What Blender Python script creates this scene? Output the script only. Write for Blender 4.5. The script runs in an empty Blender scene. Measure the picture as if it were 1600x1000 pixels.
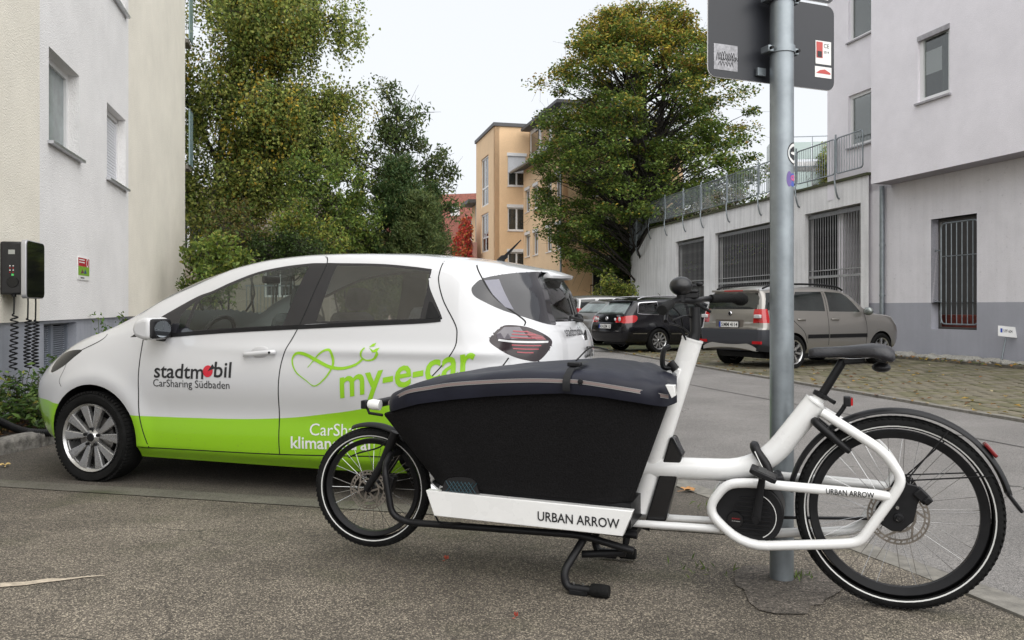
import bpy, bmesh, math, random
import numpy as np
from math import radians, sin, cos, pi, sqrt, atan2
from mathutils import Vector, Matrix, noise

random.seed(7)
rng = np.random.default_rng(7)
scene = bpy.context.scene
col = scene.collection

# ------------------------------------------------------------------ camera, sky, sun, exposure
F = 1300.0           # focal length for a picture 1600 wide
HORIZON = 480.0
CAM_Z = 1.06
cam_d = bpy.data.cameras.new('camera')
cam_d.sensor_width = 36.0
cam_d.lens = 36.0 * F / 1600.0
cam_d.shift_y = (HORIZON - 500.0) / 1600.0
cam_d.clip_start = 0.05
cam_d.clip_end = 600
cam = bpy.data.objects.new('camera', cam_d)
cam.location = (0, 0, CAM_Z)
cam.rotation_euler = (radians(90), 0, 0)
col.objects.link(cam)
scene.camera = cam

SUN_ELEV, SUN_AZ = 52.0, 150.0      # degrees; azimuth clockwise from +Y
world = bpy.data.worlds.new('World')
scene.world = world
world.use_nodes = True
wn, wl = world.node_tree.nodes, world.node_tree.links
bg = wn['Background']
sky = wn.new('ShaderNodeTexSky')
sky.sky_type = 'NISHITA'
sky.sun_disc = False
sky.sun_elevation = radians(SUN_ELEV)
sky.sun_rotation = radians(SUN_AZ)
sky.dust_density = 4.0
hs = wn.new('ShaderNodeHueSaturation'); hs.inputs['Saturation'].default_value = 0.25
mx = wn.new('ShaderNodeMix'); mx.data_type = 'RGBA'
mx.inputs[0].default_value = 0.86
mx.inputs[7].default_value = (4.25, 4.4, 4.6, 1)     # even cloud deck
wl.new(sky.outputs[0], hs.inputs['Color'])
wl.new(hs.outputs[0], mx.inputs[6])
wl.new(mx.outputs[2], bg.inputs['Color'])
bg.inputs['Strength'].default_value = 0.1

sun_d = bpy.data.lights.new('sun', 'SUN')
sun_d.energy = 1.5
sun_d.angle = radians(100)
sun_d.color = (1.0, 0.97, 0.93)
sun = bpy.data.objects.new('sun', sun_d)
_az = radians(SUN_AZ)
_dir = Vector((sin(_az) * cos(radians(SUN_ELEV)), cos(_az) * cos(radians(SUN_ELEV)), sin(radians(SUN_ELEV))))
sun.rotation_euler = _dir.to_track_quat('Z', 'Y').to_euler()
sun.location = _dir * 60
col.objects.link(sun)

scene.view_settings.view_transform = 'Standard'
scene.view_settings.look = 'None'
scene.view_settings.exposure = 1.2
scene.view_settings.gamma = 1.0
scene.view_settings.use_curve_mapping = False
scene.render.engine = 'CYCLES'
scene.cycles.max_bounces = 8
scene.cycles.transparent_max_bounces = 16
scene.cycles.caustics_reflective = False
scene.cycles.caustics_refractive = False

# ------------------------------------------------------------------ helpers
def gz(y):
    """height of the ground: the pavement falls gently towards the street and car park"""
    xs = [-60, 3.3, 4.2, 5.6, 8.5, 16, 30, 300]
    zs = [0, 0, -0.03, -0.10, -0.12, -0.14, -0.14, -0.14]
    return float(np.interp(y, xs, zs))

def P(px, py, d):
    return Vector(((px - 800) / F * d, d, CAM_Z - (py - HORIZON) / F * d))

def tag(o, label=None, cat=None, group=None, kind=None):
    if label: o['label'] = label
    if cat: o['category'] = cat
    if group: o['group'] = group
    if kind: o['kind'] = kind
    return o

def empty(name, loc=(0, 0, 0), rz=0.0):
    o = bpy.data.objects.new(name, None)
    o.empty_display_size = 0.1
    o.location = loc; o.rotation_euler = (0, 0, rz)
    col.objects.link(o)
    return o

def copy_tree(o, parent=None):
    c = o.copy(); col.objects.link(c)
    c.parent = parent
    for ch in list(o.children): copy_tree(ch, c)
    return c

def link_mesh(name, me, m, parent=None, smooth=None):
    if m is not None:
        for mm in (m if isinstance(m, (list, tuple)) else [m]): me.materials.append(mm)
    if smooth is not None:
        me.polygons.foreach_set('use_smooth', [True] * len(me.polygons))
        if smooth < 179: me.set_sharp_from_angle(angle=radians(smooth))
    o = bpy.data.objects.new(name, me)
    col.objects.link(o)
    if parent is not None: o.parent = parent
    return o

def inst(name, src, parent, loc=(0, 0, 0), rot=(0, 0, 0), scale=(1, 1, 1)):
    o = bpy.data.objects.new(name, src.data if hasattr(src, 'data') else src)
    col.objects.link(o); o.parent = parent
    o.location = loc; o.rotation_euler = rot; o.scale = scale
    return o

def catmull(pts, n=6, closed=False):
    pts = [Vector(p) for p in pts]
    out = []
    N = len(pts)
    for i in range(N if closed else N - 1):
        p1, p2 = pts[i], pts[(i + 1) % N]
        p0 = pts[i - 1] if (i > 0 or closed) else p1 * 2 - p2
        p3 = pts[(i + 2) % N] if (i + 2 < N or closed) else p2 * 2 - p1
        for k in range(n):
            t = k / n
            out.append(0.5 * ((2 * p1) + (p2 - p0) * t + (2 * p0 - 5 * p1 + 4 * p2 - p3) * t * t
                              + (3 * p1 - p0 - 3 * p2 + p3) * t ** 3))
    if not closed: out.append(pts[-1])
    return out

def fillet(pts, r, n=5):
    """polyline with rounded corners"""
    pts = [Vector(p) for p in pts]
    out = [pts[0]]
    for i in range(1, len(pts) - 1):
        a, b, c = pts[i - 1], pts[i], pts[i + 1]
        rr = r[i] if isinstance(r, (list, tuple)) else r
        d1, d2 = (a - b), (c - b)
        l = min(rr, d1.length * .49, d2.length * .49)
        q1, q2 = b + d1.normalized() * l, b + d2.normalized() * l
        for k in range(n + 1):
            t = k / n
            out.append(q1 * (1 - t) ** 2 + b * 2 * t * (1 - t) + q2 * t * t)
    out.append(pts[-1])
    return out

class MB:
    def __init__(s): s.v, s.f, s.mi = [], [], []
    def _add(s, vs, fs, mi=0):
        b = len(s.v)
        s.v += [tuple(v) for v in vs]
        s.f += [tuple(b + i for i in f) for f in fs]
        s.mi += [mi] * len(fs)
    def box(s, c, size, M=None, mi=0):
        hx, hy, hz = size[0] / 2, size[1] / 2, size[2] / 2
        vs = [Vector((sx * hx, sy * hy, sz * hz)) for sx in (-1, 1) for sy in (-1, 1) for sz in (-1, 1)]
        if M is not None: vs = [M @ v for v in vs]
        vs = [v + Vector(c) for v in vs]
        s._add(vs, [(0, 1, 3, 2), (4, 6, 7, 5), (0, 4, 5, 1), (2, 3, 7, 6), (0, 2, 6, 4), (1, 5, 7, 3)], mi)
        return s
    def b2(s, x0, x1, y0, y1, z0, z1, mi=0):
        return s.box(((x0 + x1) / 2, (y0 + y1) / 2, (z0 + z1) / 2), (abs(x1 - x0), abs(y1 - y0), abs(z1 - z0)), None, mi)
    def quad(s, a, b, c, d, mi=0): s._add([a, b, c, d], [(0, 1, 2, 3)], mi); return s
    def tube(s, path, r, n=10, closed=False, caps=True, sy=1.0, up=None, mi=0):
        path = [Vector(p) for p in path]
        N = len(path)
        rr = r if isinstance(r, (list, tuple)) else [r] * N
        vs, fs = [], []
        prev = None
        for i in range(N):
            if closed: t = path[(i + 1) % N] - path[i - 1]
            else: t = path[min(i + 1, N - 1)] - path[max(i - 1, 0)]
            if t.length < 1e-9: t = Vector((0, 0, 1))
            t.normalize()
            if prev is None:
                ref = Vector(up) if up is not None else (Vector((0, 0, 1)) if abs(t.z) < .9 else Vector((1, 0, 0)))
                a = ref - t * ref.dot(t)
            else:
                a = prev - t * prev.dot(t)
            if a.length < 1e-6: a = t.orthogonal()
            a.normalize(); prev = a
            b = t.cross(a)
            for k in range(n):
                an = 2 * pi * k / n
                vs.append(path[i] + (a * cos(an) + b * sin(an) * sy) * rr[i])
        M = N if closed else N - 1
        for i in range(M):
            for k in range(n):
                k2 = (k + 1) % n; i2 = (i + 1) % N
                fs.append((i * n + k, i * n + k2, i2 * n + k2, i2 * n + k))
        if caps and not closed:
            fs.append(tuple(range(n - 1, -1, -1)))
            fs.append(tuple((N - 1) * n + k for k in range(n)))
        s._add(vs, fs, mi)
        return s
    def lathe(s, prof, c=(0, 0, 0), axis='y', n=32, M=None, mi=0, closed=True):
        """prof: (radius, offset along axis)"""
        vs, fs = [], []
        for (r, h) in prof:
            for k in range(n):
                a = 2 * pi * k / n
                if axis == 'y': v = Vector((r * cos(a), h, r * sin(a)))
                elif axis == 'z': v = Vector((r * cos(a), r * sin(a), h))
                else: v = Vector((h, r * cos(a), r * sin(a)))
                if M is not None: v = M @ v
                vs.append(v + Vector(c))
        m = len(prof)
        for i in range(m - 1 if not closed else m):
            j = (i + 1) % m
            for k in range(n):
                k2 = (k + 1) % n
                fs.append((i * n + k, i * n + k2, j * n + k2, j * n + k))
        s._add(vs, fs, mi)
        return s
    def disc(s, c, r, axis='y', n=32, M=None, mi=0):
        vs = []
        for k in range(n):
            a = 2 * pi * k / n
            v = Vector((r * cos(a), 0, r * sin(a))) if axis == 'y' else Vector((r * cos(a), r * sin(a), 0))
            if axis == 'x': v = Vector((0, r * cos(a), r * sin(a)))
            if M is not None: v = M @ v
            vs.append(v + Vector(c))
        s._add(vs, [tuple(range(n))], mi)
        return s
    def prism(s, poly, y0, y1, M=None, mi=0):
        """poly in (x,z), extruded along y"""
        n = len(poly)
        vs = [Vector((p[0], y0, p[1])) for p in poly] + [Vector((p[0], y1, p[1])) for p in poly]
        if M is not None: vs = [M @ v for v in vs]
        fs = [tuple(range(n)), tuple(range(2 * n - 1, n - 1, -1))]
        for i in range(n):
            j = (i + 1) % n
            fs.append((i, i + n, j + n, j))
        s._add(vs, fs, mi)
        return s
    def ball(s, c, r, nu=14, nv=9, M=None, mi=0):
        vs, fs = [], []
        rx, ry, rz_ = r if isinstance(r, (list, tuple)) else (r, r, r)
        for j in range(nv + 1):
            th = pi * j / nv
            for i in range(nu):
                ph = 2 * pi * i / nu
                v = Vector((rx * sin(th) * cos(ph), ry * sin(th) * sin(ph), rz_ * cos(th)))
                if M is not None: v = M @ v
                vs.append(v + Vector(c))
        for j in range(nv):
            for i in range(nu):
                i2 = (i + 1) % nu
                fs.append((j * nu + i, (j + 1) * nu + i, (j + 1) * nu + i2, j * nu + i2))
        s._add(vs, fs, mi)
        return s
    def mesh(s, name):
        me = bpy.data.meshes.new(name)
        me.from_pydata(s.v, [], s.f)
        if any(s.mi): me.polygons.foreach_set('material_index', s.mi)
        bm = bmesh.new(); bm.from_mesh(me)
        bmesh.ops.remove_doubles(bm, verts=bm.verts, dist=1e-5)
        bmesh.ops.recalc_face_normals(bm, faces=bm.faces)
        bm.to_mesh(me); bm.free()
        return me
    def build(s, name, m, parent=None, smooth=35, bevel=0, loc=None, rot=None):
        o = link_mesh(name, s.mesh(name), m, parent, smooth)
        if bevel:
            md = o.modifiers.new('bevel', 'BEVEL'); md.width = bevel; md.segments = 2; md.limit_method = 'ANGLE'
            md.angle_limit = radians(40)
        if loc is not None: o.location = loc
        if rot is not None: o.rotation_euler = rot
        return o

# ------------------------------------------------------------------ materials
MATS = {}
def mat(name, c, rough=0.6, metal=0.0, var=0.0, vscale=4.0, bump=0.0, bscale=60.0, coat=0.0, spec=0.5,
        c2=None, dirt=0.0, detail=4.0, bdist=0.01, sheen=0.0):
    if name in MATS: return MATS[name]
    m = bpy.data.materials.new(name); m.use_nodes = True
    nt = m.node_tree; N = nt.nodes; L = nt.links
    b = N['Principled BSDF']
    b.inputs['Base Color'].default_value = (*c, 1)
    b.inputs['Roughness'].default_value = rough
    b.inputs['Metallic'].default_value = metal
    b.inputs['Coat Weight'].default_value = coat
    b.inputs['Coat Roughness'].default_value = 0.04
    b.inputs['Specular IOR Level'].default_value = spec
    if sheen: b.inputs['Sheen Weight'].default_value = sheen
    tc = N.new('ShaderNodeTexCoord')
    if var > 0 or c2 is not None:
        nz = N.new('ShaderNodeTexNoise'); nz.inputs['Scale'].default_value = vscale
        nz.inputs['Detail'].default_value = detail; nz.inputs['Roughness'].default_value = .62
        L.new(tc.outputs['Object'], nz.inputs['Vector'])
        r = N.new('ShaderNodeValToRGB')
        a = tuple(max(0, x * (1 - var)) for x in c)
        d = c2 if c2 is not None else tuple(min(1, x * (1 + var)) for x in c)
        r.color_ramp.elements[0].color = (*a, 1); r.color_ramp.elements[0].position = .32
        r.color_ramp.elements[1].color = (*d, 1); r.color_ramp.elements[1].position = .68
        L.new(nz.outputs['Fac'], r.inputs['Fac'])
        L.new(r.outputs['Color'], b.inputs['Base Color'])
        mr = N.new('ShaderNodeMapRange')
        mr.inputs['To Min'].default_value = max(0, rough - .08); mr.inputs['To Max'].default_value = min(1, rough + .08)
        L.new(nz.outputs['Fac'], mr.inputs['Value']); L.new(mr.outputs[0], b.inputs['Roughness'])
    if bump > 0:
        n2 = N.new('ShaderNodeTexNoise'); n2.inputs['Scale'].default_value = bscale
        n2.inputs['Detail'].default_value = 3
        L.new(tc.outputs['Object'], n2.inputs['Vector'])
        bp = N.new('ShaderNodeBump'); bp.inputs['Strength'].default_value = bump; bp.inputs['Distance'].default_value = bdist
        L.new(n2.outputs['Fac'], bp.inputs['Height']); L.new(bp.outputs[0], b.inputs['Normal'])
    MATS[name] = m
    return m

def glass_mat(name, tint=(.55, .6, .58), ior=1.5, opac=0.0, extra=None, rough=0.0, c=(0.01, 0.012, 0.012)):
    if name in MATS: return MATS[name]
    m = bpy.data.materials.new(name); m.use_nodes = True
    N, L = m.node_tree.nodes, m.node_tree.links
    N.remove(N['Principled BSDF'])
    out = N['Material Output']
    tr = N.new('ShaderNodeBsdfTransparent'); tr.inputs[0].default_value = (*tint, 1)
    gl = N.new('ShaderNodeBsdfGlossy'); gl.inputs['Roughness'].default_value = rough
    fr = N.new('ShaderNodeFresnel')
    ge = N.new('ShaderNodeNewGeometry')         # the same reflectance on both faces of a thin pane
    im = N.new('ShaderNodeMapRange'); im.inputs['To Min'].default_value = ior; im.inputs['To Max'].default_value = 1 / ior
    L.new(ge.outputs['Backfacing'], im.inputs['Value']); L.new(im.outputs[0], fr.inputs['IOR'])
    mxs = N.new('ShaderNodeMixShader')
    L.new(fr.outputs[0], mxs.inputs[0]); L.new(tr.outputs[0], mxs.inputs[1]); L.new(gl.outputs[0], mxs.inputs[2])
    last = mxs
    if opac > 0:
        df = N.new('ShaderNodeBsdfDiffuse'); df.inputs[0].default_value = (*c, 1)
        m2 = N.new('ShaderNodeMixShader'); m2.inputs[0].default_value = opac
        L.new(mxs.outputs[0], m2.inputs[1]); L.new(df.outputs[0], m2.inputs[2]); last = m2
    L.new(last.outputs[0], out.inputs[0])
    MATS[name] = m
    return m

def leaf_mat(name, rough=.55, trans=.35):
    """leaf colour comes from a per-leaf colour attribute"""
    if name in MATS: return MATS[name]
    m = bpy.data.materials.new(name); m.use_nodes = True
    N, L = m.node_tree.nodes, m.node_tree.links
    b = N['Principled BSDF']; b.inputs['Roughness'].default_value = rough
    b.inputs['Specular IOR Level'].default_value = .3
    at = N.new('ShaderNodeAttribute'); at.attribute_name = 'leafcol'
    L.new(at.outputs['Color'], b.inputs['Base Color'])
    t = N.new('ShaderNodeBsdfTranslucent'); L.new(at.outputs['Color'], t.inputs[0])
    ms = N.new('ShaderNodeMixShader'); ms.inputs[0].default_value = trans
    L.new(b.outputs[0], ms.inputs[1]); L.new(t.outputs[0], ms.inputs[2])
    L.new(ms.outputs[0], N['Material Output'].inputs[0])
    MATS[name] = m
    return m

def asphalt_mat(name, base, light, dark, scale=110.0, share=.2, moss=0.0, patch=.35):
    m = bpy.data.materials.new(name); m.use_nodes = True
    N, L = m.node_tree.nodes, m.node_tree.links
    b = N['Principled BSDF']; b.inputs['Roughness'].default_value = .82; b.inputs['Specular IOR Level'].default_value = .35
    tc = N.new('ShaderNodeTexCoord')
    vo = N.new('ShaderNodeTexVoronoi'); vo.inputs['Scale'].default_value = scale
    L.new(tc.outputs['Object'], vo.inputs['Vector'])
    sep = N.new('ShaderNodeSeparateColor'); L.new(vo.outputs['Color'], sep.inputs[0])
    r = N.new('ShaderNodeValToRGB'); cr = r.color_ramp
    cr.elements[0].position = 0.0; cr.elements[0].color = (*dark, 1)
    cr.elements[1].position = 1.0; cr.elements[1].color = (*light, 1)
    e = cr.elements.new(.35); e.color = (*base, 1)
    cr.elements[1].color = tuple(x * 1.55 for x in base) + (1,)
    e = cr.elements.new(.72); e.color = tuple(x * 1.15 for x in base) + (1,)
    L.new(sep.outputs[0], r.inputs['Fac'])
    # sparse pale chippings of their own size
    vs = N.new('ShaderNodeTexVoronoi'); vs.inputs['Scale'].default_value = scale * .52
    L.new(tc.outputs['Object'], vs.inputs['Vector'])
    ss = N.new('ShaderNodeSeparateColor'); L.new(vs.outputs['Color'], ss.inputs[0])
    g1 = N.new('ShaderNodeMath'); g1.operation = 'GREATER_THAN'; g1.inputs[1].default_value = 1 - share * .75
    L.new(ss.outputs[1], g1.inputs[0])
    g2 = N.new('ShaderNodeMapRange'); g2.inputs['From Min'].default_value = .42; g2.inputs['From Max'].default_value = .30
    L.new(vs.outputs['Distance'], g2.inputs['Value'])
    g3 = N.new('ShaderNodeMath'); g3.operation = 'MULTIPLY'; L.new(g1.outputs[0], g3.inputs[0]); L.new(g2.outputs[0], g3.inputs[1])
    sm = N.new('ShaderNodeMix'); sm.data_type = 'RGBA'; sm.inputs[7].default_value = (*light, 1)
    L.new(g3.outputs[0], sm.inputs[0]); L.new(r.outputs[0], sm.inputs[6])
    # large soft stains
    nz = N.new('ShaderNodeTexNoise'); nz.inputs['Scale'].default_value = .9; nz.inputs['Detail'].default_value = 7
    nz.inputs['Roughness'].default_value = .65
    L.new(tc.outputs['Object'], nz.inputs['Vector'])
    mr = N.new('ShaderNodeMapRange'); mr.inputs['From Min'].default_value = .3; mr.inputs['From Max'].default_value = .7
    mr.inputs['To Min'].default_value = 1 - patch; mr.inputs['To Max'].default_value = 1 + patch * .6
    L.new(nz.outputs['Fac'], mr.inputs['Value'])
    mul = N.new('ShaderNodeMix'); mul.data_type = 'RGBA'; mul.blend_type = 'MULTIPLY'; mul.inputs[0].default_value = 1
    L.new(sm.outputs[2], mul.inputs[6]); L.new(mr.outputs[0], mul.inputs[7])
    last = mul.outputs[2]
    if moss > 0:
        n3 = N.new('ShaderNodeTexNoise'); n3.inputs['Scale'].default_value = 1.7; n3.inputs['Detail'].default_value = 8
        L.new(tc.outputs['Object'], n3.inputs['Vector'])
        m3 = N.new('ShaderNodeMapRange'); m3.inputs['From Min'].default_value = .55; m3.inputs['From Max'].default_value = .75
        m3.inputs['To Max'].default_value = moss
        L.new(n3.outputs['Fac'], m3.inputs['Value'])
        mm = N.new('ShaderNodeMix'); mm.data_type = 'RGBA'
        mm.inputs[7].default_value = (.05, .06, .02, 1)
        L.new(m3.outputs[0], mm.inputs[0]); L.new(last, mm.inputs[6]); last = mm.outputs[2]
    # hairline cracks, only in some places
    nw = N.new('ShaderNodeTexNoise'); nw.inputs['Scale'].default_value = 2.5; nw.inputs['Detail'].default_value = 6
    L.new(tc.outputs['Object'], nw.inputs['Vector'])
    wv = N.new('ShaderNodeMix'); wv.data_type = 'RGBA'; wv.inputs[0].default_value = .22
    L.new(tc.outputs['Object'], wv.inputs[6]); L.new(nw.outputs['Color'], wv.inputs[7])
    vc = N.new('ShaderNodeTexVoronoi'); vc.feature = 'DISTANCE_TO_EDGE'; vc.inputs['Scale'].default_value = .75
    L.new(wv.outputs[2], vc.inputs['Vector'])
    c1 = N.new('ShaderNodeMapRange'); c1.inputs['From Min'].default_value = .0035; c1.inputs['From Max'].default_value = .0015
    L.new(vc.outputs['Distance'], c1.inputs['Value'])
    c2_ = N.new('ShaderNodeMapRange'); c2_.inputs['From Min'].default_value = .50; c2_.inputs['From Max'].default_value = .60; c2_.inputs['To Max'].default_value = .75
    L.new(nz.outputs['Fac'], c2_.inputs['Value'])
    c3 = N.new('ShaderNodeMath'); c3.operation = 'MULTIPLY'; L.new(c1.outputs[0], c3.inputs[0]); L.new(c2_.outputs[0], c3.inputs[1])
    ck = N.new('ShaderNodeMix'); ck.data_type = 'RGBA'; ck.inputs[7].default_value = (.02, .018, .016, 1)
    L.new(c3.outputs[0], ck.inputs[0]); L.new(last, ck.inputs[6]); last = ck.outputs[2]
    L.new(last, b.inputs['Base Color'])
    v2 = N.new('ShaderNodeTexVoronoi'); v2.inputs['Scale'].default_value = scale
    L.new(tc.outputs['Object'], v2.inputs['Vector'])
    bp = N.new('ShaderNodeBump'); bp.inputs['Strength'].default_value = .9; bp.inputs['Distance'].default_value = .006
    bp.invert = True
    L.new(v2.outputs['Distance'], bp.inputs['Height']); L.new(bp.outputs[0], b.inputs['Normal'])
    MATS[name] = m
    return m

M_white_frame = mat('white_window_frame', (.72, .72, .72), .4)
M_dark = mat('black_plastic', (.010, .010, .011), .5, var=.25, vscale=20, spec=.22)
M_rubber = mat('tyre_rubber', (.010, .010, .010), .8, var=.35, vscale=12, bump=.3, bscale=90, spec=.15)
M_galv = mat('galvanised_steel', (.27, .30, .32), .42, metal=.75, var=.16, vscale=9, bump=.05, bscale=40)
M_winglass = mat('window_glass', (.025, .03, .03), .03, spec=.9, var=.4, vscale=1.5)
# ------------------------------------------------------------------ the ground
UX, UY = -0.2389, 0.971            # direction of the street, going away
M_asph_near = asphalt_mat('asphalt_worn', (.094, .081, .066), (.46, .40, .31), (.026, .023, .019), 230, .27, moss=.45, patch=.6)
M_asph_road = asphalt_mat('asphalt_street', (.17, .162, .156), (.36, .34, .32), (.08, .076, .073), 240, .12, patch=.25)
M_asph_bay = asphalt_mat('asphalt_bay', (.075, .066, .056), (.26, .23, .19), (.03, .027, .023), 230, .12, patch=.35)
M_conc = mat('kerb_concrete', (.175, .165, .145), .85, var=.35, vscale=14, bump=.5, bscale=140, bdist=.004, detail=7)
M_soil = mat('soil', (.035, .022, .014), .95, var=.6, vscale=25, bump=.9, bscale=40, bdist=.03)
M_moss = mat('moss_joint', (.055, .06, .024), .95, var=.5, vscale=6, bump=.6, bscale=80)

def sheet(name, poly_fn, m, dz, ny=None):
    pass

def strip_sheet(name, rows, m, dz, kind='structure'):
    """rows: list of (y, x0, x1); a ground-following sheet"""
    v, f = [], []
    for (y, xa, xb) in rows:
        v += [(xa, y, gz(y) + dz), (xb, y, gz(y) + dz)]
    for i in range(len(rows) - 1):
        f.append((2 * i, 2 * i + 1, 2 * i + 3, 2 * i + 2))
    me = bpy.data.meshes.new(name); me.from_pydata(v, [], f)
    o = link_mesh(name, me, m, None, None)
    tag(o, kind=kind)
    return o

YS = [-30, -5, 0, 1, 2, 2.5, 3, 3.3, 3.6, 3.9, 4.2, 4.6, 5, 5.6, 6.2, 7, 8.5, 10, 12, 14, 16, 20, 25, 30, 40, 60, 90, 150, 260]
strip_sheet('ground', [(y, -160, 160) for y in YS], M_asph_near, 0)
# street: from the flush kerb (x = kx(y)) to the car park edge (x = ex_(y))
def kx(y): return 1.75 - 0.284 * (y - 2.84)          # flush kerb line on the near side
def ex_(y): return 5.2 - 0.181 * (y - 8.5)           # edge of the car park
strip_sheet('road', [(y, kx(y) + .12, ex_(y)) for y in YS if -30 <= y <= 60], M_asph_road, .004)

# darker parking bay where the white car stands, beyond a seam
bx0, by0, bdx, bdy = -3.28, 5.30, .954, -.300
def seam(t, off=0.0): return (bx0 + bdx * t + .300 * off, by0 + bdy * t + .954 * off)
def free_sheet(name, pts, m, dz, sub=10):
    """quad patch given by 4 corners, subdivided to follow the ground"""
    a, b, c, d = [Vector((p[0], p[1], 0)) for p in pts]
    v, f = [], []
    for i in range(sub + 1):
        for j in range(sub + 1):
            s_, t_ = i / sub, j / sub
            p = a * (1 - s_) * (1 - t_) + b * s_ * (1 - t_) + c * s_ * t_ + d * (1 - s_) * t_
            v.append((p.x, p.y, gz(p.y) + dz))
    for i in range(sub):
        for j in range(sub):
            f.append((i * (sub + 1) + j, (i + 1) * (sub + 1) + j, (i + 1) * (sub + 1) + j + 1, i * (sub + 1) + j + 1))
    me = bpy.data.meshes.new(name); me.from_pydata(v, [], f)
    return tag(link_mesh(name, me, m), kind='structure')
def _tk(off):           # where the seam line meets the kerb line
    # bx0+bdx t+.3off = kx(by0+bdy t+.954off)
    lo, hi = 0, 8
    for _ in range(50):
        mid = (lo + hi) / 2
        p = seam(mid, off)
        if p[0] < kx(p[1]) - .02: lo = mid
        else: hi = mid
    return lo
free_sheet('parking_bay', [seam(-3, .22), seam(_tk(.22), .22), seam(_tk(4.2), 4.2), seam(-3, 4.2)], M_asph_bay, .004, 16)
M_seam = asphalt_mat('concrete_gutter', (.12, .112, .092), (.2, .19, .16), (.07, .066, .055), 150, .1, moss=.8, patch=.5)
free_sheet('gutter_strip', [seam(-3, 0), seam(_tk(0), 0), seam(_tk(.22), .22), seam(-3, .22)], M_seam, .0045, 16)
# repaired asphalt round the sign post
m_ = MB()
_pp = []
for k in range(26):
    a = 2 * pi * k / 26
    r_ = 1 + .16 * sin(3 * a + 1) + .16 * random.random()
    _pp.append((1.04 + .19 * r_ * cos(a) + .05 * sin(a), 3.16 + .25 * r_ * sin(a)))
me = bpy.data.meshes.new('asphalt_patch')
me.from_pydata([(x, y, gz(y) + .005) for x, y in _pp], [], [tuple(range(26))])
tag(link_mesh('asphalt_patch', me, asphalt_mat('asphalt_patch', (.095, .083, .070), (.30, .26, .22), (.035, .031, .027), 150, .16, patch=.6)), kind='structure')

# tar seam in the street
ts = MB()
tp = [(2.62, 13.2), (2.9, 12.0), (3.35, 10.4), (3.72, 9.0), (4.1, 7.5), (4.45, 6.1)]
for (xa, ya), (xb, yb_) in zip(tp[:-1], tp[1:]):
    ts.quad((xa - .012, ya, gz(ya) + .008), (xa + .012, ya, gz(ya) + .008), (xb + .012, yb_, gz(yb_) + .008), (xb - .012, yb_, gz(yb_) + .008))
tag(ts.build('tar_seam', mat('tar', (.05, .047, .045), .7), None, None), kind='structure')
# flush kerb stones along the near side of the street
kerb = tag(empty('kerb'), kind='structure')
klen = 1.0
kv = Vector((-.2732, .962))
kp = Vector((kx(1.2), 1.2))
kmesh = MB().b2(0, .992, 0, .14, -.1, 0).mesh('kerb_stone')
kmesh.materials.append(M_conc)
for i in range(24):
    p = kp + kv * (i * 1.0)
    z0, z1 = gz(p.y), gz(p.y + .962)
    o = inst('kerb_stone', kmesh, kerb, (p.x + .13, p.y, z0 + .009 + random.uniform(-.002, .002)), (0, -math.atan2(z1 - z0, 1.0), atan2(kv.y, kv.x)))
# low kerb at the car park edge
pkerb = tag(empty('car_park_kerb'), kind='structure')
pv = Vector((-.178, .984))
pk0 = Vector((ex_(3), 3.0))
pmesh = MB().b2(0, .992, -.10, 0, -.2, 0).mesh('kerb_stone')
pmesh.materials.append(M_conc)
for i in range(36):
    p = pk0 + pv * i
    z0, z1 = gz(p.y), gz(p.y + .984)
    inst('kerb_stone', pmesh, pkerb, (p.x, p.y, z0 + .035 + random.uniform(-.004, .004)), (0, -math.atan2(z1 - z0, 1.0), atan2(pv.y, pv.x)))
# car park: moss bed with concrete pavers laid in it
lot = strip_sheet('car_park', [(y, ex_(y) + .09, ex_(y) + 26) for y in YS if 2 <= y <= 60], M_moss, .012)
M_paver = mat('paver', (.135, .122, .088), .9, var=.35, vscale=1.3, bump=.5, bscale=120, bdist=.004, detail=8, c2=(.20, .175, .12))
M_paver2 = mat('paver_mossy', (.10, .098, .05), .95, var=.4, vscale=1.1, bump=.6, bscale=110, bdist=.004, detail=8, c2=(.165, .15, .085))
pav = MB().b2(-.098, .098, -.098, .098, -.03, .0)
pvm = pav.mesh('paver'); pvm.materials.append(M_paver)
pvm2 = pav.mesh('paver_b'); pvm2.materials.append(M_paver2)
# directions: along the edge and square to it
qv = Vector((pv.y, -pv.x))
cands = []
for i in range(0, 90):
    for j in range(0, 52):
        p = pk0 + pv * (1.5 + i * .208) + qv * (.12 + j * .208 + (.104 if i % 2 else 0))
        if p.y < 5: continue
        px = 800 + p.x / p.y * F
        cands.append((p.y + (0 if px < 1605 else 100), p, i, j))
cands.sort(key=lambda c: c[0])
rest = MB()
pang = atan2(pv.y, pv.x)
Mrot = Matrix.Rotation(pang, 3, 'Z')
for n_, (dd, p, i, j) in enumerate(cands):
    z = gz(p.y) + .024 + random.uniform(-.004, .004)
    if n_ < 300:
        inst('paver', pvm if random.random() < .6 else pvm2, lot, (p.x, p.y, z), (random.uniform(-.015, .015), random.uniform(-.015, .015), pang))
    else:
        rest.box((p.x, p.y, z - .015), (.196, .196, .03), Mrot, 0 if random.random() < .55 else 1)
tag(rest.build('paving', [M_paver, M_paver2], lot, None), kind='stuff')

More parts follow.
